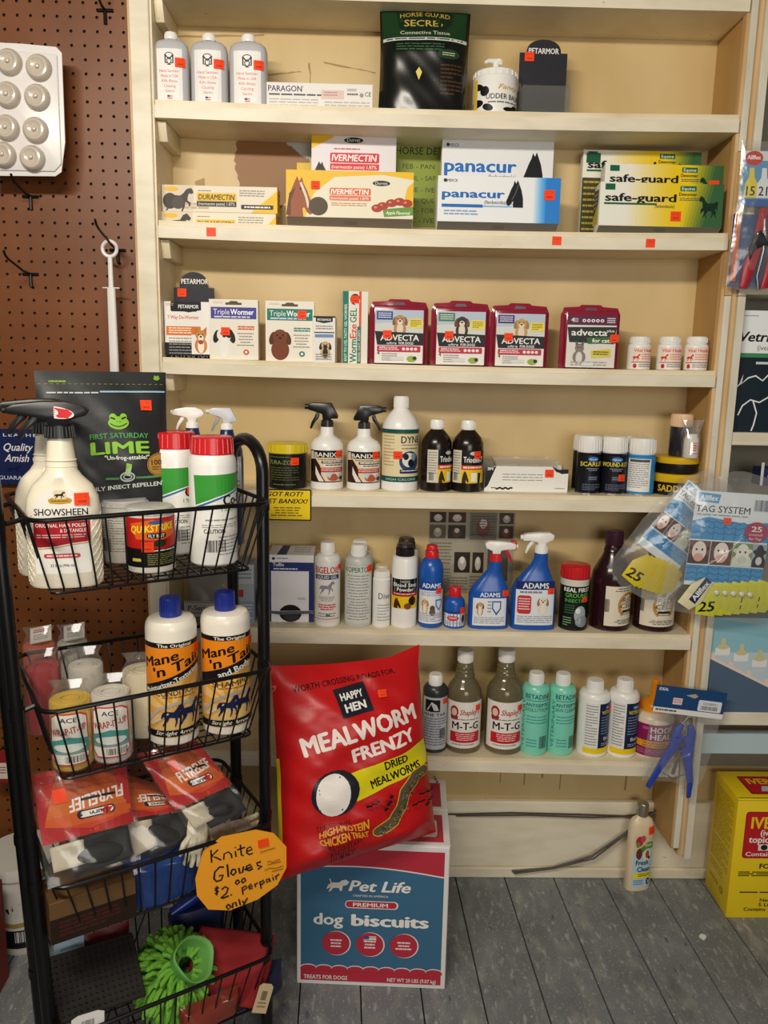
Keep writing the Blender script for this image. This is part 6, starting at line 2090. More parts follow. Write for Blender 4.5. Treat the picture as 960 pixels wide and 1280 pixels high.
def rrect(hx, hy, r, z):
    pts = []
    for cx, cy, a0 in ((hx - r, hy - r, 0), (-hx + r, hy - r, 90), (-hx + r, -hy + r, 180), (hx - r, -hy + r, 270)):
        for k in range(5):
            an = math.radians(a0 + k * 22.5)
            pts.append((cx + r * math.cos(an), cy + r * math.sin(an), z))
    return pts


for k in range(4):
    zr, zf = RIM[k], FLO[k]
    hx, hy, ins = CL / 2, CD / 2, .030
    mb = MB()
    n = 13
    for q in range(n):
        f_ = (q + .5) / n * 2 - 1
        xt, xb = f_ * (hx - .006), f_ * (hx - ins - .002)
        mb.tube([(xt, -hy, zr), (xb, -hy + ins * .85, zf + .008), (xb, -hy + ins, zf), (xb, hy - ins, zf), (xb, hy - ins * .85, zf + .008), (xt, hy, zr)], .0015, POW, 6)
    m = 9
    for q in range(m):
        f_ = (q + .5) / m * 2 - 1
        yt, yb = f_ * (hy - .006), f_ * (hy - ins - .002)
        mb.tube([(-hx, yt, zr), (-hx + ins * .85, yb, zf + .008), (-hx + ins, yb, zf - .003), (hx - ins, yb, zf - .003), (hx - ins * .85, yb, zf + .008), (hx, yt, zr)], .0015, POW, 6)
    mb.tube(rrect(hx - ins + .002, hy - ins + .002, .012, zf), .0022, POW, 6, True)
    bk = mb.build('basket', cart)
    MB().tube(rrect(hx, hy, .026, zr), .0036, POW, 10, True).build('rim', bk)
for s in (-1, 1):
    x = CL / 2 + .004 if s > 0 else -CL / 2 - .022
    ya, yb, zt = (-.085, .055, 1.135)
    lean = (lambda z: -.0135 + (1.03 - z) * .031) if s < 0 else (lambda z: 0.0)
    pts = [(x, ya, .02), (x, ya, zt - .05)]
    for q in range(1, 12):
        an = math.pi * q / 12
        pts.append((x, (ya + yb) / 2 - (yb - ya) / 2 * math.cos(an), zt - .05 + .05 * math.sin(an)))
    pts += [(x, yb, zt - .05), (x, yb, .02)]
    pts = [(q[0] + lean(q[2]), q[1], q[2]) for q in pts]
    fr = MB().tube(pts, .0105, POW, 14).build('end_frame', cart)
    for y in (ya, yb):
        MB().loft([(0, .013, .013, 2), (.02, .013, .013, 2), (.024, .0108, .0108, 2)], mat('#1c1c1e', .6), 16, cx=x + lean(.01), cy=y).build('foot', fr)
    for k in range(4):
        for y in (ya, yb):
            c = MB()
            xl = x + lean(RIM[k])
            c.tube([(xl, y, RIM[k] - .012), (s * (CL / 2 - .001), y, RIM[k] - .004)], .004, POW, 6)
            c.loft([(RIM[k] - .02, .0118, .0118, 2), (RIM[k] - .004, .0118, .0118, 2)], POW, 14, cx=xl, cy=y)
            c.build('bracket', fr)

# ---- tier one
def stand(u, v, z, r):
    """centre of something round of radius r whose front foot shows at pixel (u, v) on a floor at height z"""
    p = atz(u, v, z)
    d = Vector((p.x - CAM.x, p.y - CAM.y, 0)).normalized()
    return p + d * r * .8


z1 = FLO[0] + .002
SHOW = mat('#efe6d0', .3)
for k in range(2):
    c = stand(85, 736, z1, .04) if k == 0 else stand(85, 736, z1, .04) + EY * .078 - EX * .004
    hh = at(70, 497, stand(85, 736, z1, .04).y).z - z1
    w = .104
    t = thing('spray_bottle', ['large cream quilted spray bottle with black head, at the left of the top basket', 'second cream spray bottle with black head, half hidden behind the big front one'][k], 'spray bottle', c, .22, 'cream quilted spray bottles')
    d = .55
    hb = hh * .80
    mb = MB().loft([(0, w * .47, w * .47 * d, 2.6), (.004, w * .5, w * .5 * d, 2.6), (hb * .52, w * .5, w * .5 * d, 2.6), (hb * .60, w * .475, w * .475 * d, 2.5), (hb * .68, w * .40, w * .40 * d * 1.05, 2.3), (hb * .74, w * .27, w * .25, 2), (hb * .78, w * .215, w * .20, 2),
                    (hb * .97, w * .165, w * .165, 2), (hb, w * .16, w * .16, 2)], SHOW, 48)
    for zz in (.80, .84):
        mb.loft([(hb * zz, w * .206, w * .195, 2), (hb * zz + .0012, w * .214, w * .203, 2), (hb * zz + .0024, w * .204, w * .195, 2)], SHOW, 32)
    for sgn in (-1, 1):     # quilting ridges on the flanks
        sfq = Round(w / 2, w / 2 * d, 2.6)
        for q in range(9):
            for dr in (-1, 1):
                pts = []
                for i in range(7):
                    s = sgn * (w * .40 + (w * .20) * i / 6)
                    tt = hb * (.02 + .06 * q) + dr * (i - 3) * .0042
                    if .006 < tt < hb * .5:
                        pts.append(sfq.P(s, tt, .0001))
                if len(pts) > 2:
                    mb.tube(pts, .0009, SHOW, 5)
    mb.build('body', t)
    n0 = len(t.children)
    sprayer(t, hb - .002, w * .98, mat('#17171a', .35), mat('#17171a', .35), -1, 1, yaw=.1, vs=.68)
    if k == 0:
        for o in t.children:
            if o.name.startswith('spray_head'):
                hd = o
        Art(0, 0, 60, 20).e(30, 10, 30, 9.5, '#efe9e4').poly([(14, 2), (50, 3), (58, 8), (50, 17), (34, 18)], '#d2383c').e(20, 10, 15, 7, '#efe9e4').fp(8, 6, 30, 15, 3, '#c23a3c', .6).build('head_sticker', Flat((0, -w * .98 * .152, hb + w * .98 * .37), (1, -.1, -.12)), (-.028, -.012, .024, .006), hd, .0006)
    sf = Round(w / 2, w / 2 * d, 2.6)
    a = Art(0, 0, 80, 118)
    if k == 0:
        a.poly([(4, 118), (4, 36), (10, 14), (26, 3), (54, 3), (70, 14), (76, 36), (76, 118)], '#f3efe8')
        a.e(40, 18, 15, 5, '#c99a35').rr(32, 4, 48, 18, 3, '#e6d6b4')
        shape(a, HORSE_RUN, 33, 6, 14, 10, '#3a2418').rr(26, 16, 54, 22, 3, '#c99a35').fp(29, 18, 51, 20.5, 1, '#5a3a10')
        a.t('SHOWSHEEN', 40, 38, 9.5, '#1f1b18', 68, b=.02).poly([(4, 46), (76, 46), (76, 74), (52, 76), (30, 80), (4, 82)], '#a81f2a').stroke([(4, 84), (30, 82), (52, 78), (76, 76)], 1.2, '#c99a35')
        a.t('ORIGINAL HAIR POLISH', 40, 54, 5, '#f0e6dc', 66, b=.01).t('& DETANGLER', 56, 61, 5, '#f0e6dc', 36, b=.01).fp(8, 64, 70, 70, 2, '#e0b8b4', .45)
        a.rr(16, 90, 62, 96, 3, '#c8484c').fp(20, 92, 58, 94.5, 1, '#f4dada', .8).t('32 fl oz (946 mL)', 40, 108, 4, '#333', 32)
        a.build('label', sf, (-w * .42, hb * .10, w * .42, hb * .68), t)
        sticker(sf, w * .28, hb * .60, .020, t)

# black lime pouch
pc = cp(136, 600, .202)
ztop = cp(136, 464, .218).z
hh = ztop - z1
wl = (cp(219, 560, .185) - cp(56, 560, .185)).length
t = thing('repellent_pouch', 'tall matt black pouch with green lettering and frog head, standing in top basket', 'pouch', Vector((pc.x, pc.y, z1)), TH - .06)
t.rotation_euler = (-.06, 0, TH - .06)
sf = pouch(t, 'pouch_body', wl, hh, .056, mat('#26282a', .38), base=1, wob=.003, seed=4, top=.5)
a = Art(0, 0, 163, 243)
a.fp(16, 12, 36, 15, 1, '#8fae3a', .7)
for q in range(22):
    a.r(3 + q * 7.2, 16, 6.5 + q * 7.2, 16.8, '#7f8a3a')
a.r(76, 25, 160, 27, '#9ec3d4').fp(12, 26.5, 74, 29, 1, '#c8d0d0', .7)
G1, G2 = '#8cc63f', '#57a05c'


def frog(a, x, y, s, c, k='#1d2010'):
    a.e(x, y + s * .15, s, s * .62, c).e(x - s * .5, y - s * .42, s * .34, s * .34, c).e(x + s * .5, y - s * .42, s * .34, s * .34, c)
    a.stroke([(x - s * .8, y + s * .2), (x - s * .4, y + s * .42), (x, y + s * .5), (x + s * .4, y + s * .42), (x + s * .8, y + s * .2)], s * .1, k)
    a.stroke([(x - s * .72, y - s * .38), (x - s * .3, y - s * .22)], s * .16, k).stroke([(x + s * .72, y - s * .38), (x + s * .3, y - s * .22)], s * .16, k)
    a.e(x - s * .14, y + .0 * s, s * .05, s * .05, k).e(x + s * .14, y, s * .05, s * .05, k)
    return a


frog(a, 150, 8, 4, G1)
frog(a, 96, 64, 13, G1)
a.t('FIRST SATURDAY', 96, 87, 7, G2, 76, b=.03, arc=2).t('LIME', 96, 106, 16, G1, 76, b=.055, arc=1).t('"Un-frog-ettable!"', 104, 113, 5.5, '#e9efe4', 58, b=.02)
a.ring(103, 135, 10, 6.5, 2, '#c8d4d0').ring(103, 135, 6, 3.8, 1.4, '#c8d4d0').r(101, 119, 108, 134, '#b9d4a8', 14).r(102, 118, 109, 125, G1, 14)
a.r(74, 135, 92, 138, '#57905c').r(114, 135, 160, 138, '#57905c').t('HIGHLY INSECT REPELLENT', 98, 150, 5.5, '#e9efe4', 112, b=.03, rot=-2)
a.e(146, 121, 17, 15, '#b98a45').ring(146, 121, 16, 14, .8, '#6a4a1c').t('100%', 146, 121, 7, '#3a2810', 22, b=.02).fp(136, 123, 156, 129, 2, '#6a4a1c', .5)
a.build('front_print', sf, (-wl / 2, 0, wl / 2, hh), t, .0006)
sticker(sf, wl * .32, hh * .82, .019, t, .003)

# two tubs of fly bait
for k, (u, v) in enumerate(((190, 716), (176, 703))):
    w, h = .076, .104
    c = stand(u, v, z1, w / 2)
    if k:
        c = c + EY * .008 - EX * .022
    t = bottle('bait_can', ['white can with a red, yellow and black label, nearer one in the top basket', 'white can behind and left of the red-labelled can'][k], 'can', (c, w, h), [(0, .94), (.02, 1), (.90, 1), (.91, .97)], plastic('#d9d4c8'),
               [('lid', .89, .97, 1.03, 1.02, mat('#d5d3cd', .25, 0, .1)), ('lid_rim', .965, 1.0, .96, .94, mat('#d5d3cd', .25, 0, .1))], group='bait cans', rotz=.3)
    sf = Round(w / 2)
    if k == 0:
        a = Art(0, 0, 80, 66, '#141416').poly([(0, 0), (80, 0), (80, 38), (60, 42), (0, 40)], '#c21f1e').poly([(12, 8), (40, 2), (70, 8), (74, 24), (50, 30), (20, 28)], '#e0641e').t('QUIKSTRIKE', 42, 18, 9.5, '#f2dc3c', 58, b=.05, sh=.2, rot=-4).rr(34, 20, 58, 27, 3, '#17171a').t('FLY BAIT', 46, 25.8, 4.5, '#f2efe8', 20, b=.02).e(50, 34, 8, 5, '#2a3418').stroke([(40, 38), (60, 30)], 1, '#141416')
        a.e(46, 6, 10, 2.6, '#3c5a8c').fp(30, 43, 76, 45, 1, '#eee', .7).fp(34, 48, 76, 64, 6, '#8a8a4a', .4).r(14, 54, 26, 58, '#d8c84a')
        a.build('label', sf, (-w * .66, h * .10, w * .68, h * .86), t)
        sticker(sf, -w * .08, h * .42, .018, t)
    else:
        Art(0, 0, 80, 66, '#ddd8cc').fp(4, 10, 60, 60, 14, '#9a958a', .35).barcode(8, 40, 30, 58).build('label', sf, (-w * .7, h * .10, w * .3, h * .86), t)

# two white shaker bottles with red lids
for k, (u, v) in enumerate(((268, 707), (234, 700))):
    w = .078
    c = stand(u, v, z1, w / 2)
    if k:
        c = c + EY * .05
    h = at(268, 545, stand(268, 707, z1, w / 2).y).z - z1
    t = bottle('dust_shaker', ['white shaker bottle with red lid and green swoosh, nearer of the pair', 'white shaker bottle with red lid, behind and left of its twin'][k], 'bottle', (c, w, h), [(0, .93), (.015, 1), (.78, 1), (.83, .97), (.865, .88)], WHITE,
               [('lid', .86, 1.0, .90, .86, REDP)], group='red-lidded shaker bottles', rotz=.3)
    sf = Round(w / 2)
    a = Art(0, 0, 70, 100).poly([(6, 4), (70, 2), (70, 18), (34, 28), (8, 38)], '#3d9a3c').stroke([(8, 41), (36, 30), (70, 20)], 2.2, '#3a6fae').t('Co-Ral', 60, 38, 12, '#17171b', 40, b=.06).t('1% Livestock', 60, 45, 5, '#5aa04c', 44).fp(20, 54, 64, 58, 1, '#999').fp(34, 74, 70, 98, 6, '#a9a59c', .35)
    a.t('CAUTION', 30, 70, 5, '#2a2a2a', 24, b=.03).barcode(20, 78, 42, 92).fp(16, 60, 60, 65, 2, '#a9a59c', .4)
    a.build('label', sf, (-w * .6, h * .06, w * .72, h * .74), t)
    if k:
        sticker(sf, w * .28, h * .53, .014, t)

# two navy spray bottles at the back
for k, (u, v) in enumerate(((241, 497), (284, 500))):
    c = cp(u, 560, .228)
    if k == 1:
        c = cp(u, 560, .218)
    h = cp(u, v, .21).z - z1
    w = .058
    t = bottle('spray_bottle', ['navy spray bottle with rounded white head at the back of the top basket', 'navy spray bottle with grey-white head at the back right of the top basket'][k], 'spray bottle', (Vector((c.x, c.y, z1)), w, h), [(0, .94), (.012, 1), (.60, 1), (.66, .95), (.72, .75), (.76, .45), (.80, .38)], plastic('#1d2a5e'), group='navy spray bottles', rotz=TH * .3)
    sprayer(t, h * .79, h * .19, plastic(['#eceae4', '#c9cbd0'][k]), plastic(['#eceae4', '#8f9298'][k]), -1, [1, 0][k], plastic('#eceae4'))
    if k:
        Art(0, 0, 40, 40, '#e9ecef').t('Vet', 20, 14, 11, '#1d2a5e', 26, b=.03).fp(4, 20, 36, 36, 4, '#9aa').build('label', Round(w / 2), (-w * .4, h * .3, w * .5, h * .62), t)

# ---- tier two
z2_ = FLO[1] + .002
for k, (u, v, vt, tx) in enumerate(((218, 930, 746, 'CONDITIONER'), (284, 917, 739, 'SHAMPOO'))):
    w = .083
    c = stand(u, v, z2_, w / 2)
    h = at(u - 3, vt, c.y).z - z2_
    t = bottle('hair_care_bottle', ['white bottle with navy cap and orange label, left one reading CONDITIONER', 'white bottle with navy cap and orange label, right one reading SHAMPOO'][k], 'bottle', (c, w, h), [(0, .93), (.012, 1), (.80, 1), (.835, .97), (.86, .88), (.872, .6)], plastic('#f1eadb'),
               [('cap', .868, 1.0, .42, .40, plastic('#1c2f8c'))], group='orange-labelled horse hair bottles', rotz=.2)
    sf = Round(w / 2, rot=[3, 4][k])
    a = Art(0, 0, 70, 116, '#ecc47a')
    for q in range(9):
        an = math.radians(150 + q * 26)
        a.poly([(36, 84), (36 + 70 * math.cos(an), 84 + 70 * math.sin(an)), (36 + 70 * math.cos(an + .2), 84 + 70 * math.sin(an + .2))], '#e3a648')
    a.it = [i for i in a.it]
    for vs, fs_, col_ in a.it[1:]:
        for j, (x, y) in enumerate(vs):
            vs[j] = (min(70, max(0, x)), min(116, max(40, y)))
    a.poly([(0, 6), (70, 4), (70, 34), (0, 58)], '#ee8a1c').poly([(0, 0), (70, 0), (70, 6), (0, 6)], '#15151a').t('The Original', 38, 5, 4, '#f2efe8', 36, b=.02)
    a.t('Mane', 23, 25.5, 12, '#17140f', 42, b=.045, rot=-17, sh=.2).t("'n Tail", 43, 33, 12, '#17140f', 54, b=.045, rot=-20, sh=.2)
    if k == 0:
        a.poly([(0, 55), (70, 25), (70, 33), (0, 64)], '#15151a').t('Moisturizer-Texturizer', 36, 49, 6, '#f2efe8', 70, b=.04, rot=-23.5)
    else:
        a.poly([(0, 50), (70, 25), (70, 34), (0, 62)], '#15151a').t('and Body', 44, 46, 8, '#f2efe8', 40, b=.05, rot=-19)
    a.t(tx, 44, 63, 7, '#6a4a1c', 54, b=.03, rot=-3).fp(24, 65, 60, 68, 1, '#8a6a34')
    a.stroke([(6, 96), (20, 80), (40, 73), (66, 74)], 4, '#b9b0a4').stroke([(10, 100), (30, 86), (66, 82)], 3, '#d8d0c0')
    for (x, y, ww, h2) in ((22, 74, 24, 28), (40, 71, 26, 30)):
        shape(a, HORSE_RUN, x, y, ww, h2, '#1a2352')
    a.poly([(0, 107), (70, 105), (70, 113), (0, 115)], '#15151a').t('Straight Arrow', 38, 112, 5, '#f2efe8', 44, b=.02, sh=.3)
    a.build('label', sf, (-w * .66, h * .06, w * .66, h * .73), t)
    sticker(sf, w * .58, h * .66, .016, t)

# bandage rolls in clear wraps
WRAP = film('roll_wrap', gloss=.16, rough=.09, haze=.06)
rolls = [(92, 962, '#e2b91c', .030, .108, 0, 'yellow bandage roll with teal oval label, at the front left of the second basket', 1),
         (142, 952, '#e6dfd2', .030, .108, 0, 'white bandage roll with teal oval label, at the front right of the yellow one', 1),
         (64, 930, '#b3242c', .028, .112, .050, 'red bandage roll in clear wrap behind the yellow one', 0), (66, 915, '#e0602a', .027, .118, .108, 'orange bandage roll in clear wrap at the back left corner', 0),
         (122, 935, '#e2dccf', .028, .114, .072, 'white bandage roll in clear wrap, behind the labelled white one', 0), (172, 935, '#e6d9b8', .034, .110, .036, 'fat cream bandage roll in clear wrap left of the orange-labelled bottles', 0),
         (112, 915, '#d9d6c8', .026, .118, .128, 'pale bandage roll in clear wrap with a red-lettered card, at the back', 0)]
for k, (u, v, col, r, h, db, lab, lb) in enumerate(rolls):
    c = stand(u, v, z2_, r) + EY * db * .9
    if k in (4, 5):
        c = c + EX * [.0, .022][k - 4]
    t = thing('bandage_roll', lab, 'bandage roll', c, .25, 'bandage rolls in clear wraps')
    FAB = mat(col, .8)
    mb = MB().loft([(0, r * .95, r * .95, 2), (.003, r, r, 2), (h - .003, r, r, 2), (h, r * .96, r * .96, 2), (h + .0004, r * .55, r * .55, 2), (h - .004, r * .30, r * .30, 2)], FAB, 32)
    for q in range(3):
        mb.loft([(h, r * (.9 - q * .2), r * (.9 - q * .2), 2), (h + .0012, r * (.87 - q * .2), r * (.87 - q * .2), 2), (h, r * (.84 - q * .2), r * (.84 - q * .2), 2)], FAB, 28, (0, 0))
    mb.build('bandage', t)
    wr = MB().loft([(0.0, r * 1.04, r * 1.04, 2.2), (h * .5, r * 1.07, r * 1.05, 2.1), (h * 1.0, r * 1.05, r * 1.03, 2.1), (h * 1.08, r * .9, r * .7, 2), (h * 1.16, r * .75, r * .22, 2), (h * 1.28, r * 1.0, r * .06, 2)], WRAP, 24, (0, 0)).build('clear_wrap', t)
    if lb:
        sf = Round(r * 1.08)
        a = Art(0, 0, 60, 84).poly([(4, 10), (14, 4), (46, 4), (56, 10), (58, 70), (50, 80), (10, 80), (2, 70)], '#c8484a').poly([(6, 12), (15, 6), (45, 6), (54, 12), (56, 69), (49, 78), (11, 78), (4, 69)], '#ece6da').t('ACE', 30, 17, 7, '#2a3a4a', 22, b=.03).t('WRAP-IT-UP', 30, 34, 10, '#b32a34', 48, b=.03, rot=-10).poly([(4, 46), (30, 38), (56, 44), (56, 60), (4, 60)], '#4f9a94').e(30, 54, 22, 6, '#dfe4dc').r(4, 60, 56, 64, '#8a9a9a').barcode(24, 66, 52, 76)
        a.build('label', sf, (-r * 1.15, h * .06, r * 1.15, h * .92), t)
    if k in (3, 6):
        Art(0, 0, 40, 30, '#e2dac8').r(2, 2, 38, 28, '#ece6da').fp(6, 5, 34, 12, 2, '#b32a34', .6).fp(6, 15, 34, 26, 3, '#8a9a9a').build('header_card', Flat((.004, -.004, h * 1.04), (1, 0, .15), (0, .3, 1)), (-.018, 0, .018, .028), t)

# ---- tier three: fly mask packs heaped on the front rim
PKO = mat('#c8421c', .3)
PKF = film('pack_film', gloss=.05, rough=.14, haze=.02)


def quad_surf(tl, tr, bl, br, bow):
    n = (tr - tl).cross(bl - tl).normalized()
    if n.dot(CAM - tl) < 0:
        n = -n

    def f(u, v):       # v up
        p = (bl * (1 - u) + br * u) * (1 - v) + (tl * (1 - u) + tr * u) * v
        return p + n * (bow * (4 * u * (1 - u)) * (4 * v * (1 - v)) ** .6 + .0022 * math.sin(13 * u + 9 * v))
    return f, n


def mask_pack(lab, TL, TR, BR, BL, split, txt, rotx, stick, seed):
    O = (TL + TR + BL + BR) / 4
    t = thing('fly_mask_pack', lab, 'pack', O, 0, 'red-orange fly mask packs in the third basket')
    f, n = quad_surf(TL, TR, BL, BR, .012)
    mb = MB().grid(lambda i, j: f(i, j) - O, 18, 22, PKF)
    mb.grid(lambda i, j: f(1 - i, j) - n * (.010 + .02 * (4 * i * (1 - i))) - O, 10, 10, PKF)
    mb.build('clear_bag', t)
    g = lambda u, v: f(.02 + .96 * u, split + (1 - split) * .97 * v) - n * .003 - O
    mb = MB().grid(g, 12, 10, PKO)
    cd = mb.build('header_card', t, solid=.0008)
    W_, H_ = (TR - TL).length, (TL - BL).length * (1 - split)
    a = Art(0, 0, 120, 80)
    for q in range(6):
        a.poly([(0, q * 13.4), (120, q * 13.4), (120, q * 13.4 + 13.4), (0, q * 13.4 + 13.4)], ['#8a3a1c', '#a9481e', '#c05a22', '#cf6a28', '#d05a24', '#c8421c'][q])
    a.poly([(0, 0), (30, 0), (10, 50), (0, 80)], '#b01f20').poly([(120, 0), (96, 0), (112, 50), (120, 80)], '#b01f20').poly([(0, 80), (120, 80), (120, 66), (60, 74), (0, 60)], '#b01f20')
    a.fp(8, 6, 40, 16, 4, '#5a1a14', .35)
    R180 = 180 if rotx else 0
    a.t('FLYRELIEF', 74, 34 if rotx else 48, 15, '#efe9e6', 76, b=.05, rot=R180 - 6, sh=.2).rr(46, 52, 96, 62, 5, '#17171a').rr(48, 53.5, 94, 60.5, 4, '#efe9e6').t('Durvet', 71, 55 if rotx else 59.5, 6, '#17171a', 30, b=.05, rot=R180).poly([(84, 50), (88, 55), (94, 55), (89, 59), (91, 64), (84, 61), (78, 64), (80, 59), (75, 55), (81, 55)], '#c8321e').r(54, 38, 100, 41, '#17171a')
    a.build('card_print', Func(lambda s, tt: g(s, tt), (.08, .1)), (0, 0, 1, 1), cd, .0009)
    if stick:
        a = Art(0, 0, 10, 10, ORANGE)
        a.build('price_sticker', Func(lambda s, tt: g(s, tt), (.05, .05)), (stick[0] - .07, stick[1] - .10, stick[0] + .07, stick[1] + .10), t, .0016)
    # black mesh mask with dark eye cups folded inside the clear lower half
    BMK = mat('#17181b', .75)
    gm = lambda u, v: f(.08 + .84 * u, .04 + (split - .06) * v) - n * (.007 + .010 * math.sin(3.1 * u) * math.sin(3.1 * v)) - O
    MB().grid(lambda i, j: gm(.25 + .75 * i, j) + n * .004 * math.sin(9 * i) * math.sin(5 * j), 14, 8, BMK).build('folded_mask', t, solid=.002)
    MB().grid(lambda i, j: gm(.0 + .40 * i, .25 + .7 * j) + n * (.004 + .004 * math.sin(3 * i)), 8, 6, mat('#c9bfa8', .9)).build('fleece_trim', t, solid=.003)
    cup = MB()
    c0_ = gm(.60, .42)
    ux, uz = (TR - TL).normalized(), (TL - BL).normalized()
    rings = []
    cup.grid(lambda i, j: c0_ + n * (.010 * math.cos(j * 1.5) + .004) + (ux * math.cos(2 * math.pi * i) * W_ * .24 + uz * math.sin(2 * math.pi * i) * W_ * .10) * math.sin(j * 1.5 + .05), 20, 5, BMK, True)
    cup.build('eye_cup', t)
    return t


mask_pack('red-orange fly mask pack lying leftmost in the third basket, lettering upside down', cp(36, 966, .085), cp(158, 946, .085), cp(176, 1074, -.006), cp(60, 1112, -.006), .36, 'FLYRELIEF', True, (.24, .62), 1)
mask_pack('red-orange fly mask pack half covered between the two other packs', cp(128, 960, .11), cp(222, 985, .11), cp(248, 1040, .035), cp(168, 1095, .02), .50, 'FLYRELIEF', True, None, 2)
mask_pack('red-orange fly mask pack tilted to the right, its corner under the white bottles', cp(170, 942, .080), cp(244, 922, .080), cp(318, 1012, .012), cp(246, 1052, -.002), .36, 'RELIEF', False, (.38, .66), 3)

# knitted gloves and packets below them
KN = noisy('cream_knit', '#e6ddc6', '#cbbf9f', 160, .9, 2, .5, (1, 1, .3))


def glove(lab, base, direc, up, sc, cat='glove'):
    t = thing('knit_glove', lab, cat, base, 0, 'cream knitted gloves')
    d = direc.normalized()
    s = d.cross(up).normalized()
    n = s.cross(d)
    mb = MB()
    P = lambda a, b, c=0: s * a * sc + d * b * sc + n * c * sc
    for i, (x, l, sp) in enumerate(((-.033, .062, -.12), (-.011, .074, -.03), (.011, .070, .05), (.032, .055, .14))):
        a0 = P(x, .085)
        mb.tube([P(x * .8, .06), a0, P(x + sp * l * .5, .085 + l * .55, .004), P(x + sp * l, .085 + l * .92, -.004), P(x + sp * l, .085 + l, -.008)], [.008 * sc, .0105 * sc, .0105 * sc, .009 * sc, .004 * sc], KN, 10)
    mb.tube([P(.03, .03), P(.05, .055, .003), P(.062, .085, .006), P(.064, .097, .006)], [.010 * sc, .0115 * sc, .010 * sc, .004 * sc], KN, 10)
    mb.grid(lambda i, j: P((.042 - .006 * abs(j - .6)) * math.cos(2 * math.pi * i), -.05 + .15 * j, .011 * math.sin(2 * math.pi * i)), 20, 8, KN, True)
    mb.build('knitted_body', t)
    mb = MB().grid(lambda i, j: P(.038 * math.cos(2 * math.pi * i), -.07 + .03 * j, .0125 * math.sin(2 * math.pi * i)), 20, 3, mat('#d9cfb4', .9), True)
    mb.build('cuff', t)


NF = -EY
glove('cream knitted glove with fingers hanging over the front rim by the orange sign', cp(247, 1034, .02), cp(243, 1090, .01) - cp(246, 1040, .015), NF, .44)
glove('cream knitted glove lying at the right end of the third basket', cp(282, 1044, .055), cp(335, 1030, .075) - cp(282, 1044, .055), NF + Vector((0, 0, .4)), .5)
z3_ = FLO[2] + .002
c = cp(205, 1128, .055)
t = thing('blue_packet', 'shiny blue plastic packet behind the wires low in the third basket', 'packet', Vector((c.x, c.y, z3_)), TH)
pouch(t, 'packet_body', .13, .085, .05, mat('#26407c', .2), base=1, seed=9, wob=.004)
c = cp(112, 1140, .06)
t = thing('brown_carton', 'tan and dark cardboard carton low at the left of the third basket', 'box', Vector((c.x, c.y, z3_)), TH)
MB().box(-.065, .065, -.04, .06, 0, .07, card('#6a4d2c'), .001).build('carton', t)
Art(0, 0, 10, 6, '#2a1c14').fp(1, 1, 8, 5, 4, '#4a201a', .5).build('front_print', Flat((0, -.04, 0)), (-.065, 0, .065, .042), t)

# orange price sign
ctr = cp(302, 1088, -.012)
t = thing('price_sign', 'orange cut card sign with black handwriting about gloves, hung on the cart rim', 'sign', ctr, TH - .22)
outp = [(310, 390), (455, 385), (530, 415), (585, 490), (585, 590), (545, 665), (460, 715), (340, 740), (250, 715), (205, 640), (200, 560), (235, 440)]
k_ = ((cp(353, 1090, -.012) - cp(252, 1090, -.012)).length) / 385 / math.cos(.06)
MB().prism([((x - 392) * k_, -(y - 562) * k_) for x, y in outp], 'y', 0, .0009, mat('#f5a31c', .6)).build('card', t)
a = Art(200, 385, 585, 740)
INK = '#1b1a17'


def pen(chs, w=9, col=INK):
    for c_ in chs:
        a.stroke(c_, w, col)


pen([[(266, 440), (268, 500)], [(296, 445), (268, 470), (284, 478), (308, 496)], [(318, 496), (320, 470), (338, 464), (350, 478), (352, 496)], [(366, 466), (370, 494)], [(366, 448), (368, 452)], [(388, 440), (392, 490), (402, 494)], [(374, 462), (408, 456)], [(414, 478), (438, 472), (430, 458), (416, 464), (414, 484), (426, 494), (440, 490)]], 7)
pen([[(318, 530), (300, 526), (280, 545), (276, 575), (286, 590), (306, 588), (314, 566), (296, 566)], [(332, 520), (336, 580)], [(352, 548), (346, 565), (356, 576), (368, 564), (364, 550), (352, 548)], [(380, 546), (384, 572), (396, 570), (400, 544)], [(404, 560), (436, 552), (428, 540), (412, 546), (412, 562), (424, 568), (440, 562)], [(474, 536), (456, 540), (460, 552), (478, 560), (460, 570)]], 8)
pen([[(296, 622), (280, 620), (280, 630), (294, 638), (278, 646)], [(288, 612), (286, 654)], [(306, 632), (322, 622), (334, 632), (326, 654), (302, 672), (312, 674), (336, 668)], [(344, 664), (348, 668)], [(372, 602), (364, 612), (370, 622), (382, 614), (378, 604), (370, 602)], [(396, 600), (390, 612), (396, 620), (408, 612), (404, 600), (396, 600)]], 7)
pen([[(392, 640), (396, 676)], [(394, 642), (408, 636), (414, 646), (398, 656)], [(420, 648), (436, 642), (430, 632), (420, 640), (424, 656), (438, 652)], [(446, 634), (450, 652)], [(448, 640), (460, 632)], [(468, 628), (474, 664)], [(470, 632), (484, 626), (488, 636), (474, 646)], [(508, 624), (496, 626), (498, 640), (510, 634), (508, 622), (514, 638)], [(524, 620), (528, 636)], [(522, 610), (524, 612)], [(536, 616), (540, 634)], [(538, 620), (552, 610)]], 6)
pen([[(334, 706), (324, 716), (332, 730), (344, 720), (334, 706)], [(350, 728), (352, 706), (364, 704), (368, 724)], [(378, 692), (384, 722)], [(392, 704), (400, 714)], [(414, 694), (402, 716), (392, 734)]], 7)
pen([[(500, 545), (512, 540), (524, 548), (556, 540)], [(502, 556), (560, 552)], [(490, 580), (512, 574), (540, 580), (572, 574)], [(520, 592), (570, 588)], [(470, 492), (500, 486), (536, 482)]], 3, '#7a5216')
a.r(462, 432, 508, 468, ORANGE, -4)
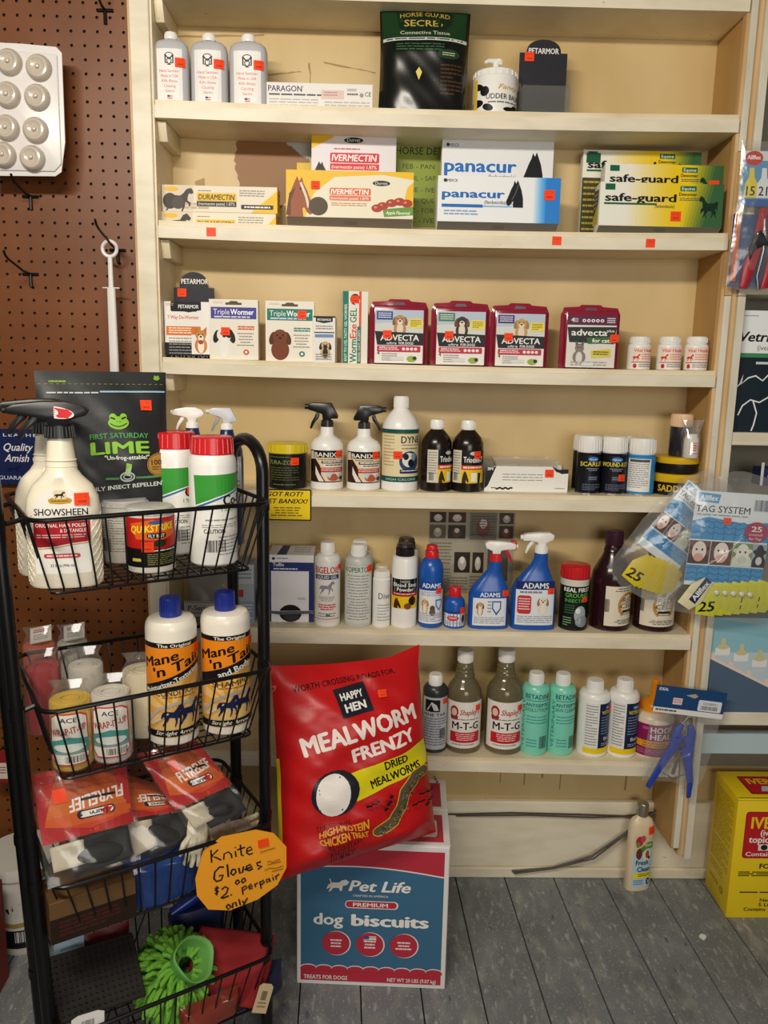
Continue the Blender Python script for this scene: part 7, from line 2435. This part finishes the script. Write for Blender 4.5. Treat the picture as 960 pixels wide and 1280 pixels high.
a.build('handwriting', Flat((0, 0, 0)), ((200 - 392) * k_, -(740 - 562) * k_, (585 - 392) * k_, -(385 - 562) * k_), t, .0003)

# ---- tier four
z4 = FLO[3] + .002
# green noodle wash mitt
mc = cp(224, 1212, .10)
ax = (cp(250, 1182, .03) - cp(206, 1212, .11)).normalized()     # where the cuff points
t = thing('wash_mitt', 'lime green noodle chenille wash mitt with its open cuff towards the viewer', 'wash mitt', mc)
GN = mat('#79b83e', .75)
GC = mat('#6fae58', .6)
rn = random.Random(11)
e1 = ax.orthogonal().normalized()
e2 = ax.cross(e1)
MB().grid(lambda i, j: (e1 * math.cos(2 * math.pi * i) + e2 * math.sin(2 * math.pi * i)) * (.046 * math.sin(math.pi * (.04 + .9 * j)) ** .7) + ax * (-.06 + .085 * j), 20, 10, GC, True).build('mitt_body', t)
mb = MB()
cnt = 0
for k in range(330):
    j = rn.random()
    an = rn.uniform(0, 2 * math.pi)
    dirv = e1 * math.cos(an) + e2 * math.sin(an)
    base = dirv * (.042 * math.sin(math.pi * (.06 + .86 * j)) ** .7) + ax * (-.06 + .083 * j)
    out = (dirv * 1.0 - ax * (.55 - .9 * j) + Vector((rn.uniform(-.35, .35), rn.uniform(-.35, .35), rn.uniform(-.35, .35)))).normalized()
    L = rn.uniform(.034, .046)
    tip = base + out * L + Vector((0, 0, -.010))
    mid = base + out * L * .55 + Vector((0, 0, .002))
    mb.tube([base, mid, base + out * L * .92 + Vector((0, 0, -.006)), tip], [.0036, .0044, .0044, .002], GN, 7)
nd = mb.build('noodle_fringe', t)
nd['kind'] = 'stuff'
mb = MB()
NC = 24
mb.grid(lambda i, j: (e1 * math.cos(2 * math.pi * i) * (1 + .12 * math.sin(6 * math.pi * i)) + e2 * math.sin(2 * math.pi * i)) * (.026 + .012 * j) + ax * (.012 + .048 * j), NC, 4, GC, True)
mb.build('cuff', t, solid=.0024)
# black rubber mat
c = cp(118, 1222, .10)
t = thing('rubber_mat', 'black nubbed rubber grooming mat lying at the left of the bottom basket', 'mat', Vector((c.x, c.y, c.z)), TH)
t.rotation_euler = (.55, .06, TH)
RB = mat('#1b1613', .7)
mb = MB().box(-.075, .075, -.055, .055, -.003, .003, RB, .002)
for i in range(15):
    for j in range(10):
        mb.loft([(.003, .0028, .0028, 2), (.006, .0018, .0018, 2)], RB, 6, cx=-.066 + i * .0094, cy=-.045 + j * .010)
mb.build('mat_sheet', t)
# red cloth
tl, tr, bl, br = cp(252, 1158, .14), cp(338, 1168, .05), cp(228, 1245, .08), cp(322, 1262, .0)
O = (tl + tr + bl + br) / 4
t = thing('red_cloth', 'folded dark red cloth at the right of the bottom basket beside the green mitt', 'cloth', O)
RC = mat('#8c1418', .8)
nn = (tr - tl).cross(bl - tl).normalized()
nn = nn if nn.dot(CAM - O) > 0 else -nn
for q in range(2):
    MB().grid(lambda i, j: ((bl * (1 - i) + br * i) * (1 - j) + (tl * (1 - i) + tr * i) * j) - O - nn * (.012 * q) + nn * (.005 * math.sin(7 * i + 3 * j + q) + .003 * math.sin(15 * j - 4 * i)) + EX * .006 * q, 20, 20, RC).build(['top_fold', 'under_fold'][q], t, solid=.004)
# blue handled things behind
c = cp(246, 1150, .22)
t = thing('blue_brush', 'blue plastic handle sticking up at the back of the bottom basket', 'brush', Vector((c.x, c.y, z4)), TH)
MB().tube([(-.05, 0, .10), (0, 0, .12), (.02, 0, .155), (.035, 0, .185)], [.010, .012, .010, .008], plastic('#1f3a9a'), 12).build('handle', t)
MB().loft([(0, .05, .03, 3), (.09, .055, .03, 3), (.105, .045, .022, 3)], mat('#1b2a5e', .5), 24).build('head', t)
c = cp(86, 1168, .17)
t = thing('pale_blue_carton', 'pale blue carton standing at the left end of the bottom basket', 'box', Vector((c.x, c.y, z4)), TH)
MB().box(-.025, .025, 0, .04, 0, .17, card('#a9c0d0'), .001).build('carton', t)
Art(0, 0, 10, 20).fp(2, 3, 8, 10, 5, '#7f96aa').build('front_print', Flat((0, 0, 0)), (-.025, 0, .025, .17), t)
c = cp(130, 1165, .19)
t = thing('dark_red_packet', 'dark red packet between pale blue carton and green mitt', 'packet', Vector((c.x, c.y, z4)), TH)
pouch(t, 'packet_body', .09, .14, .04, mat('#7c1a1c', .35), base=1, seed=5)
# hang tags
for k, (u, v, w_, h_, rot, col, lab) in enumerate(((329, 1248, .030, .048, .5, '#cdb48e', 'beige hang tag with barcode at the front right of the bottom basket'), (110, 1283, .05, .04, .1, '#e4e2de', 'white hang tag at the front left of the bottom basket'))):
    c = cp(u, v, .004 if k else -.006)
    t = thing('hang_tag', lab, 'hang tag', c, TH)
    t.rotation_euler = (-.25, rot, TH)
    MB().prism([(-w_ / 2, -h_ / 2), (w_ / 2, -h_ / 2), (w_ / 2, h_ * .4), (w_ * .3, h_ / 2), (-w_ * .3, h_ / 2), (-w_ / 2, h_ * .4)], 'y', 0, .0008, card(col)).build('card', t)
    Art(0, 0, 10, 16).barcode(3, 4, 7, 9, 3).fp(2, 10, 8, 14, 2, '#8a7a64').build('card_print', Flat((0, 0, 0)), (-w_ / 2, -h_ / 2, w_ / 2, h_ / 2), t, .0003)
c = cp(262, 1258, .03)
t = thing('clear_packet', 'crinkled clear packet with reddish contents at the front of the bottom basket', 'packet', Vector((c.x, c.y, c.z - .03)), TH)
pouch(t, 'packet_body', .11, .05, .03, mat('#8a3a2c', .15), base=1, seed=3, wob=.006)
c = cp(310, 1275, .06)
t = thing('dark_blue_bag', 'dark blue fabric bag beneath the red cloth, bottom right basket', 'bag', Vector((c.x, c.y, z4)), TH)
pouch(t, 'bag_body', .14, .05, .06, mat('#1a2140', .6), base=1, seed=6)
